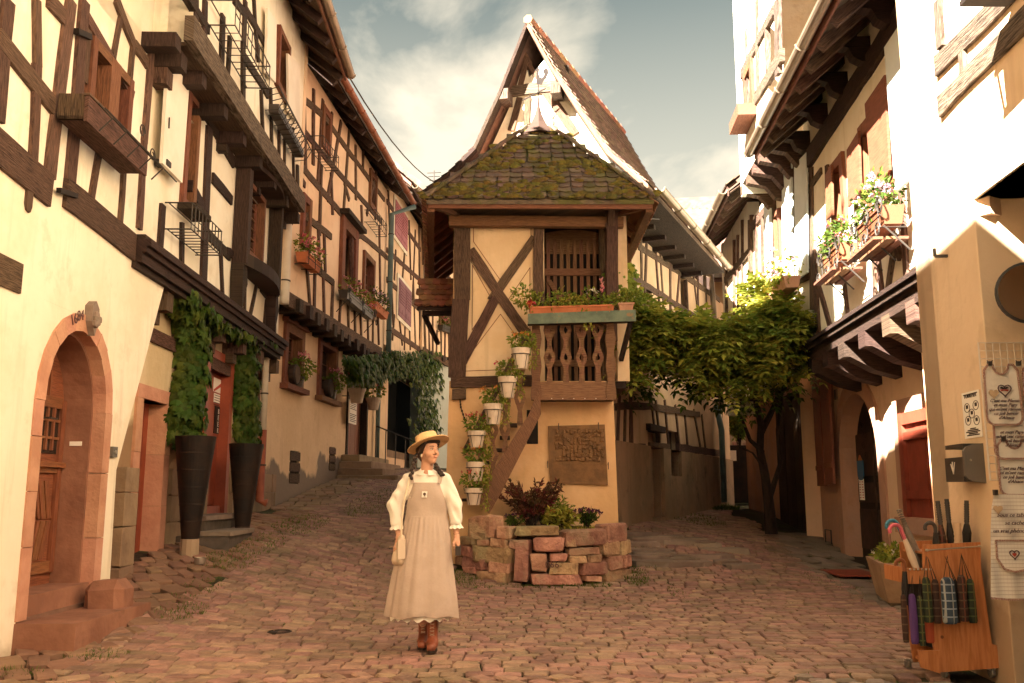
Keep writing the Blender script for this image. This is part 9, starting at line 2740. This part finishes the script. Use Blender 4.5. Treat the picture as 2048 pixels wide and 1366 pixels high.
# left hand (image left) laid over the bag
w = Vector(aL[3]);
S.cap(w, w+Vector((.004, -.012, -.055)), .022, .024, .012, sq=(1.25, .62, 1)); palm = w+Vector((.004, -.014, -.060))
for k, (dx, ln_) in enumerate(((-.026, .060), (-.009, .072), (.009, .070), (.025, .056))):
 a = palm+Vector((dx, 0, .008)); b = a+Vector((dx*.25-.004, -.022, -ln_*.50)); c_ = b+Vector((.002, .006, -ln_*.32)); d_ = c_+Vector((.002, .016, -ln_*.20))
 S.cap(a, b, .0098, .0090, .004); S.cap(b, c_, .0088, .0080, .003); S.cap(c_, d_, .0078, .0068, .003)
a = w+Vector((.018, -.006, -.018)); b = a+Vector((.026, -.014, -.028)); c_ = b+Vector((.008, -.008, -.026)); S.cap(a, b, .0115, .0100, .008); S.cap(b, c_, .0098, .0078, .003)
# right hand closed round a small dark phone
w2 = Vector(aR[3]); S.cap(w2, w2+Vector((.006, -.014, -.050)), .021, .023, .012, sq=(1.0, .85, 1)); palm = w2+Vector((.006, -.018, -.055))
for k, (dy, ln_) in enumerate(((-.022, .050), (-.006, .056), (.010, .054), (.024, .046))):
 a = palm+Vector((.006, dy, 0)); b = a+Vector((.008, -.004, -ln_*.55)); c_ = b+Vector((-.020, -.004, -ln_*.32)); d_ = c_+Vector((-.016, 0, ln_*.16))
 S.cap(a, b, .0096, .0088, .004); S.cap(b, c_, .0086, .0078, .003); S.cap(c_, d_, .0076, .0066, .003)
a = w2+Vector((-.012, -.018, -.02)); b = a+Vector((-.012, -.022, -.026)); c_ = b+Vector((.004, -.006, -.026)); S.cap(a, b, .011, .0096, .008); S.cap(b, c_, .0094, .0076, .003)
for (hx, kx, ky, fx, fy) in ((-.06, -.03, .05, -.018, .10), (.07, .062, -.03, .062, -.02)):
 S.cap((hx, .02, .90), (kx, ky-.02, .52), .085, .055, .03); S.cap((kx, ky-.02, .52), (fx, fy, .12), .052, .033, .02)
V_, F_ = S.mesh()
body = wobj('body', V_, F_, MAT['skin'])
# eyes, brows, lips
for sg in (-1, 1):
 mb = MB(); c_ = hd(sg*.030, .0795, .004)
 mb.lathe((0, 0, 0), [(.002, -.0055), (.0105, -.003), (.012, 0), (.0105, .003), (.002, .0055)], 12, 1, .7); mb.rot(Matrix.Translation(c_) @ Matrix.Rotation(yaw, 4, 'Z')); e = wmb(mb, 'eye', MAT['eye_white'], smooth=True)
 mb = MB(); c2 = c_+f*.0062+sd*.002; mb.lathe((0, 0, -.0052), [(.002, 0), (.0052, .003), (.0052, .008), (.002, .0105)], 10, 1, .5); mb.rot(Matrix.Translation(c2) @ Matrix.Rotation(yaw, 4, 'Z')); wmb(mb, 'iris', MAT['hair'], e)
 mb = MB(); pts = [hd(sg*(.016+.010*k), .0915-.0045*k*k*.6, .0275+.0030*sin(k*1.0)) for k in range(4)]; mb.tube(pts, [.0022, .0028, .0024, .0012], 5); wmb(mb, 'eyebrow', MAT['hair'])
 mb = MB(); pts = [hd(sg*(.019+.0075*k), .0885-.003*k*k*.5, .0105+.0018*sin(k*1.1)) for k in range(4)]; mb.tube(pts, .0016, 4); wmb(mb, 'eyelash', MAT['hair'])
mb = MB(); mb.tube([hd(-.022, .0815, -.0545), hd(-.010, .0885, -.0555), hd(0, .0895, -.0575), hd(.010, .0885, -.0555), hd(.022, .0815, -.0545)], [.0015, .0042, .0048, .0042, .0015], 6); wmb(mb, 'lips', MAT['lips'], smooth=True)
# hair
S = SDF((-.16, -.16, 1.38), (.18, .2, 1.72), .0052)
S.ell(hd(0, -.035, .020), (.084, .082, .098), 0, R=Rm)
for sg in (-1, 1): S.cap(hd(sg*.068, .035, .055), hd(sg*.076, -.012, -.030), .016, .014, .02)
S.cap(hd(-.05, .062, .070), hd(.05, .062, .070), .018, .018, .02)
S.cap(hd(0, -.08, -.04), hd(0, -.06, -.07), .04, .03, .03)
V_, F_ = S.mesh(); hair = wobj('hair', V_, F_, MAT['hair'])
def braid(pts, name):
 mb = MB(); n_ = len(pts)
 for i in range(n_-1):
  a, b = Vector(pts[i]), Vector(pts[i+1])
  for q in range(3):
   t = q/3; c_ = a.lerp(b, t); sg = 1 if (i*3+q) % 2 else -1; d = (b-a).normalized(); s_ = d.cross(Vector((0, -1, 0))).normalized()
   b0 = len(mb.v); m2 = MB(); m2.lathe((0, 0, 0), [(.004, -.020), (.0125, -.010), (.0145, 0), (.0125, .010), (.004, .020)], 8)
   m2.rot(Matrix.Translation(c_+s_*sg*.006) @ (d+s_*sg*.55).normalized().to_track_quat('Z', 'Y').to_matrix().to_4x4()); mb.add(m2.v, m2.f)
 return wmb(mb, name, MAT['hair'], hair, smooth=True)
zpx = lambda px, py: ((px-849)/257.0, (1293-py)/257.0)
a1 = [(*zpx(826, 905), 0), (*zpx(823, 922), 0), (*zpx(819, 940), 0), (*zpx(817, 957), 0)]
braid([(x, -.02-.012*i, z) for i, (x, z, _) in enumerate([(p[0], p[1], 0) for p in a1])] if False else [(a[0]+.0, -.045-.02*i, a[1]) for i, a in enumerate(a1)], 'braid')
a2 = [zpx(866, 924), zpx(872, 933), zpx(878, 941), zpx(884, 948)]
braid([(a[0], -.02-.02*i, a[1]) for i, a in enumerate(a2)], 'braid')
mb = MB(); c_ = hd(-.072, .0, -.045); mb.lathe(c_, [(.002, -.014), (.008, -.007), (.009, 0), (.006, .012), (.002, .02)], 8); wmb(mb, 'earring', MAT['rope_cream'])
# hat
M_ = Matrix.Translation(HC_+Vector((-.004, .006, .052))) @ Matrix.Rotation(radians(-20), 4, 'Y') @ Matrix.Rotation(radians(-13), 4, 'X')
mb = MB(); mb.lathe((0, 0, 0), [(.082, -.004), (.176, -.012), (.178, -.009), (.176, -.004), (.094, .004), (.0925, .010), (.090, .070), (.086, .078), (.070, .081), (.003, .082)], 40, 1, 1.06)
mb.f = mb.f[:-2]; mb.uv = mb.uv[:-2]; n0 = len(mb.v)
mb.rot(M_); hat = wmb(mb, 'hat', MAT['straw'], smooth=False)
mb = MB(); mb.lathe((0, 0, 0), [(.0945, .006), (.0945, .026), (.092, .027)], 40, 1, 1.06); mb.f = mb.f[:-2]; mb.uv = mb.uv[:-2]; mb.rot(M_); wmb(mb, 'hat_band', MAT['hat_band'], hat)
# blouse with full sleeves
S = SDF((-.37, -.20, .90), (.36, .20, 1.44), .007)
S.ell((-.002, .01, 1.22), (.162, .098, .175), 0); S.cap((-.11, .012, 1.325), (.105, .012, 1.325), .052, .052, .03)
S.cap((-.005, .012, 1.37), (-.005, .012, 1.36), .062, .068, .02)
for A, E, C2 in ((aL, (-.258, .02, 1.11), (-.236, -.015, .975)), (aR, (.222, .02, 1.11), (.238, -.002, .985))):
 S.cap(A[0], E, .055, .062, .03); S.cap(E, C2, .062, .048, .02)
S.carve((-.0, -.045, 1.415), (.052, .09, .055), .01)
V_, F_ = S.mesh()
V_ = np.array(V_)
for i in range(len(V_)):
 x, y, z = V_[i]; k = .003*sin(z*46+x*60+y*30)+.0026*sin(x*95+z*25)*sin(z*13); arm = min(1, max(0, (abs(x)-.14)/.06)); V_[i, 0] += k*arm*np.sign(x); V_[i, 1] -= k*(.3+arm)
blouse = wobj('blouse', V_, F_, MAT['blouse'])
def ruffle(c_, r0, r1, h_, nw, name='cuff'):
 mb = MB(); n_ = 40
 for j in range(4):
  for k in range(n_):
   t = 2*pi*k/n_; rr_ = r0+(r1-r0)*(j/3)**1.3; rr_ *= 1+.10*(j/3)*sin(nw*t)
   mb.v.append((c_[0]+rr_*cos(t), c_[1]+rr_*sin(t)*.85, c_[2]-h_*j/3+.005*(j/3)*sin(nw*t+1)))
 for j in range(3):
  for k in range(n_): k2 = (k+1) % n_; mb.f.append([j*n_+k, j*n_+k2, (j+1)*n_+k2, (j+1)*n_+k]); mb.uv.append(None)
 return wmb(mb, name, MAT['blouse'], blouse, smooth=True)
ruffle((-.230, -.024, .968), .038, .058, .045, 9); ruffle((.240, -.006, .975), .036, .056, .045, 9)
# collar
for sg in (-1, 1):
 mb = MB(); pts = []
 for k in range(7):
  t = k/6; ang = -pi/2+sg*(.25+t*1.6); pts.append((.058*cos(ang)-.004, .012+.062*sin(ang), 1.392-.006*t))
 vs = [(x, y, z) for x, y, z in pts] + [((x+.004)*1.55-.004, (y-.012)*1.55+.004, z-.030-.012*(1-k/6)) for k, (x, y, z) in enumerate(pts)]
 fs = [(k, k+1, 8+k, 7+k) for k in range(6)]
 mb.add(vs, fs); wmb(mb, 'collar', MAT['blouse'], blouse, smooth=True)
for k in range(4):
 mb = MB(); mb.lathe((0, 0, 0), [(.006, 0), (.004, .002)], 8); mb.rot(Matrix.Translation((-.140+.004*k, -.088+.004*k, 1.26-.028*k)) @ Matrix.Rotation(pi/2, 4, 'X')); wmb(mb, 'button', MAT['rope_cream'], blouse)
# pinafore dress
mb = MB(); n_ = 150
lv = [(1.292, .118, .098, 0), (1.25, .126, .108, 0), (1.20, .140, .113, 0), (1.14, .156, .116, 0), (1.08, .165, .117, 0), (1.035, .168, .118, 0), (1.028, .170, .121, -.001), (1.015, .171, .124, -.001), (.98, .178, .134, -.002),
   (.90, .192, .152, -.004), (.80, .208, .170, -.008), (.70, .222, .184, -.013), (.60, .236, .196, -.018), (.50, .250, .208, -.023), (.40, .264, .219, -.028), (.33, .272, .226, -.031), (.268, .280, .230, -.034), (.261, .278, .228, -.034)]
r = random.Random(5); ph = [r.uniform(0, 6) for _ in range(8)]
for (z, rx, ry, cx_) in lv:
 t = max(0, (1.02-z)/.8); g_ = max(0, 1-abs(z-.96)/.12)
 for k in range(n_):
  a = 2*pi*k/n_
  w_ = .13*t**.7*(sin(5*a+ph[0]+z*1.4)*.55+sin(9*a+ph[1]-z*1.0)*.40+sin(14*a+ph[2]+z*2)*.25)*(1-.3*t) + (.06*min(1, t*12)*max(.15, 1-t*2.2))*(sin(31*a+ph[3])*.7+sin(23*a+ph[4])*.6)*(1-.75*min(1, t*1.1))
  if z > 1.03: w_ = .006*sin(3*a+z*30)+.008*sin(a*7+z*18)
  zz = z + (.010*sin(3*a+ph[5])+.008*sin(7*a+ph[6]) if z < .32 else 0)
  if z > 1.2 and sin(a) > -.1: zz = min(zz, 1.21)      # the back is lower than the bib
  sw = .022*t*sin(a*1.0+2.2)
  ca, sa = cos(a), sin(a)
  if z > 1.02: e_ = .62+.38*max(0, min(1, (1.12-z)/.1)); ca = math.copysign(abs(ca)**e_, ca); sa = math.copysign(abs(sa)**e_, sa)
  mb.v.append((cx_+(rx*(1+w_)+sw)*ca, .012+ry*(1+w_*1.1)*sa, zz))
for j in range(len(lv)-1):
 for k in range(n_): k2 = (k+1) % n_; mb.f.append([j*n_+k, (j+1)*n_+k, (j+1)*n_+k2, j*n_+k2]); mb.uv.append(None)
dress = wmb(mb, 'dress', MAT['dress'], smooth=True)
for sg in (-1, 1):
 mb = MB(); pts = [(sg*.108, -.082, 1.285), (sg*.118, -.062, 1.345), (sg*.112, -.012, 1.388), (sg*.105, .05, 1.375), (sg*.09, .10, 1.25)]
 for i in range(4): mb.bar(pts[i], pts[i+1], .024, .006, up=(0, -1, .6))
 wmb(mb, 'strap', MAT['dress'], dress)
mb = MB(); pts = [(-.100+.015*k, -.098-.012*sin(pi*min(1, k/8)), 1.275) for k in range(0)]
# petticoat hem
mb = MB(); n2 = 90
for j, (z, s_) in enumerate(((.33, .90), (.235, .93))):
 for k in range(n2): a = 2*pi*k/n2; mb.v.append((-.035+.262*s_*cos(a)*(1+.03*sin(11*a)), .012+.21*s_*sin(a)*(1+.04*sin(11*a)), z+(.012*sin(17*a) if j else 0)))
for k in range(n2): k2 = (k+1) % n2; mb.f.append([k, n2+k, n2+k2, k2]); mb.uv.append(None)
wmb(mb, 'petticoat', MAT['blouse'], dress, smooth=True)
# brooch
mb = MB(); q = zpx(847, 985); mb.obox((q[0], -.112, q[1]), (.021, 0, 0), (0, .002, 0), (.002, 0, .024)); br = wmb(mb, 'patch', MAT['paper'], dress)
mb = MB(); mb.lathe((0, 0, 0), [(.012, 0), (.012, .003)], 12); mb.rot(Matrix.Translation((q[0], -.1145, q[1]+.003)) @ Matrix.Rotation(pi/2, 4, 'X')); mb.obox((q[0], -.1155, q[1]-.012), (.006, 0, 0), (0, .0015, 0), (0, 0, .003)); wmb(mb, 'emblem', MAT['mossy_tile'], dress)
# bag and strap
S = SDF((-.30, -.20, .60), (-.12, .06, .90), .005)
S.cap((-.186, -.088, .850), (-.182, -.09, .685), .036, .042, 0, sq=(.85, 1.35, 1)); S.cap((-.212, -.05, .80), (-.226, -.05, .690), .034, .046, .015, sq=(.9, 1.3, 1))
V_, F_ = S.mesh(); bag = wobj('handbag', V_, F_, MAT['bag']);
mb = MB(); mb.obox((-.176, -.146, .775), (.028, 0, .002), (0, .008, 0), (0, 0, .075)); wmb(mb, 'flap', MAT['pot_white'], bag)
mb = MB(); mb.tube([(-.128, -.070, 1.36), (-.140, -.105, 1.28), (-.168, -.118, 1.15), (-.182, -.128, 1.0), (-.184, -.125, .87)], .0085, 6); wmb(mb, 'strap', MAT['rope_cream'], bag)
mb = MB(); mb.obox((.262, -.082, .762), (.020, .004, 0), (0, .030, .004), (0, -.003, .034)); tag(wmb(mb, 'phone', MAT['plastic_dark'], None), 'small dark phone held in the right-hand side fist of the woman', 'phone')
bpy.data.objects['phone']['label'] = 'small dark phone held in the lowered hand of the woman'
mb = MB(); mb.tube([(.2425+.024*cos(t*pi/7), -.018+.024*sin(t*pi/7), .888+.002*cos(t)) for t in range(15)], .002, 4); wmb(mb, 'bracelet', MAT['copper'])
# boots
for nm, (fx, fy) in (('boot', (-.018, .10)), ('boot', (.064, -.03))):
 S = SDF((fx-.12, fy-.24, -.02), (fx+.12, fy+.14, .36), .0055)
 S.cap((fx, fy, .34), (fx, fy, .10), .050, .040, 0); S.cap((fx, fy+.018, .055), (fx, fy-.04, .055), .042, .040, .03); S.cap((fx, fy-.03, .045), (fx, fy-.115, .036), .040, .036, .03, sq=(1, 1, .95))
 V_, F_ = S.mesh(); V_ = np.array(V_); V_[:, 2] = np.maximum(V_[:, 2], .012); bt = wobj('boot', V_, F_, MAT['boot'])
 mb = MB(); o_ = [(fx+.044*cos(a), (fy-.05)+(.105 if sin(a) < 0 else .095)*sin(a)) for a in [2*pi*k/22 for k in range(22)]]
 nn = len(o_); mb.add([(x, y, 0) for x, y in o_]+[(x, y, .016) for x, y in o_], [tuple(range(nn))[::-1], tuple(range(nn, 2*nn))]+[(i, (i+1) % nn, (i+1) % nn+nn, i+nn) for i in range(nn)])
 wmb(mb, 'sole', MAT['sole'], bt)
 mb = MB()
 for k in range(7):
  z = .115+k*.026; y_ = fy-.043-.002*k*(k > 3); mb.tube([(fx-.018, y_-.002, z), (fx+.018, y_-.002, z+.014)], .0025, 4); mb.tube([(fx+.018, y_-.002, z), (fx-.018, y_-.002, z+.014)], .0025, 4)
 wmb(mb, 'laces', MAT['timber_pale'], bt)
 mb = MB(); mb.lathe((fx, fy, .33), [(.052, 0), (.055, .006), (.052, .012)], 16); wmb(mb, 'cuff', MAT['boot'], bt)
woman.scale = (.98, .98, .98)
p_ = bpy.data.objects['phone']; p_.location = WO+(p_.location-WO)*.98; p_.scale = (.98, .98, .98)
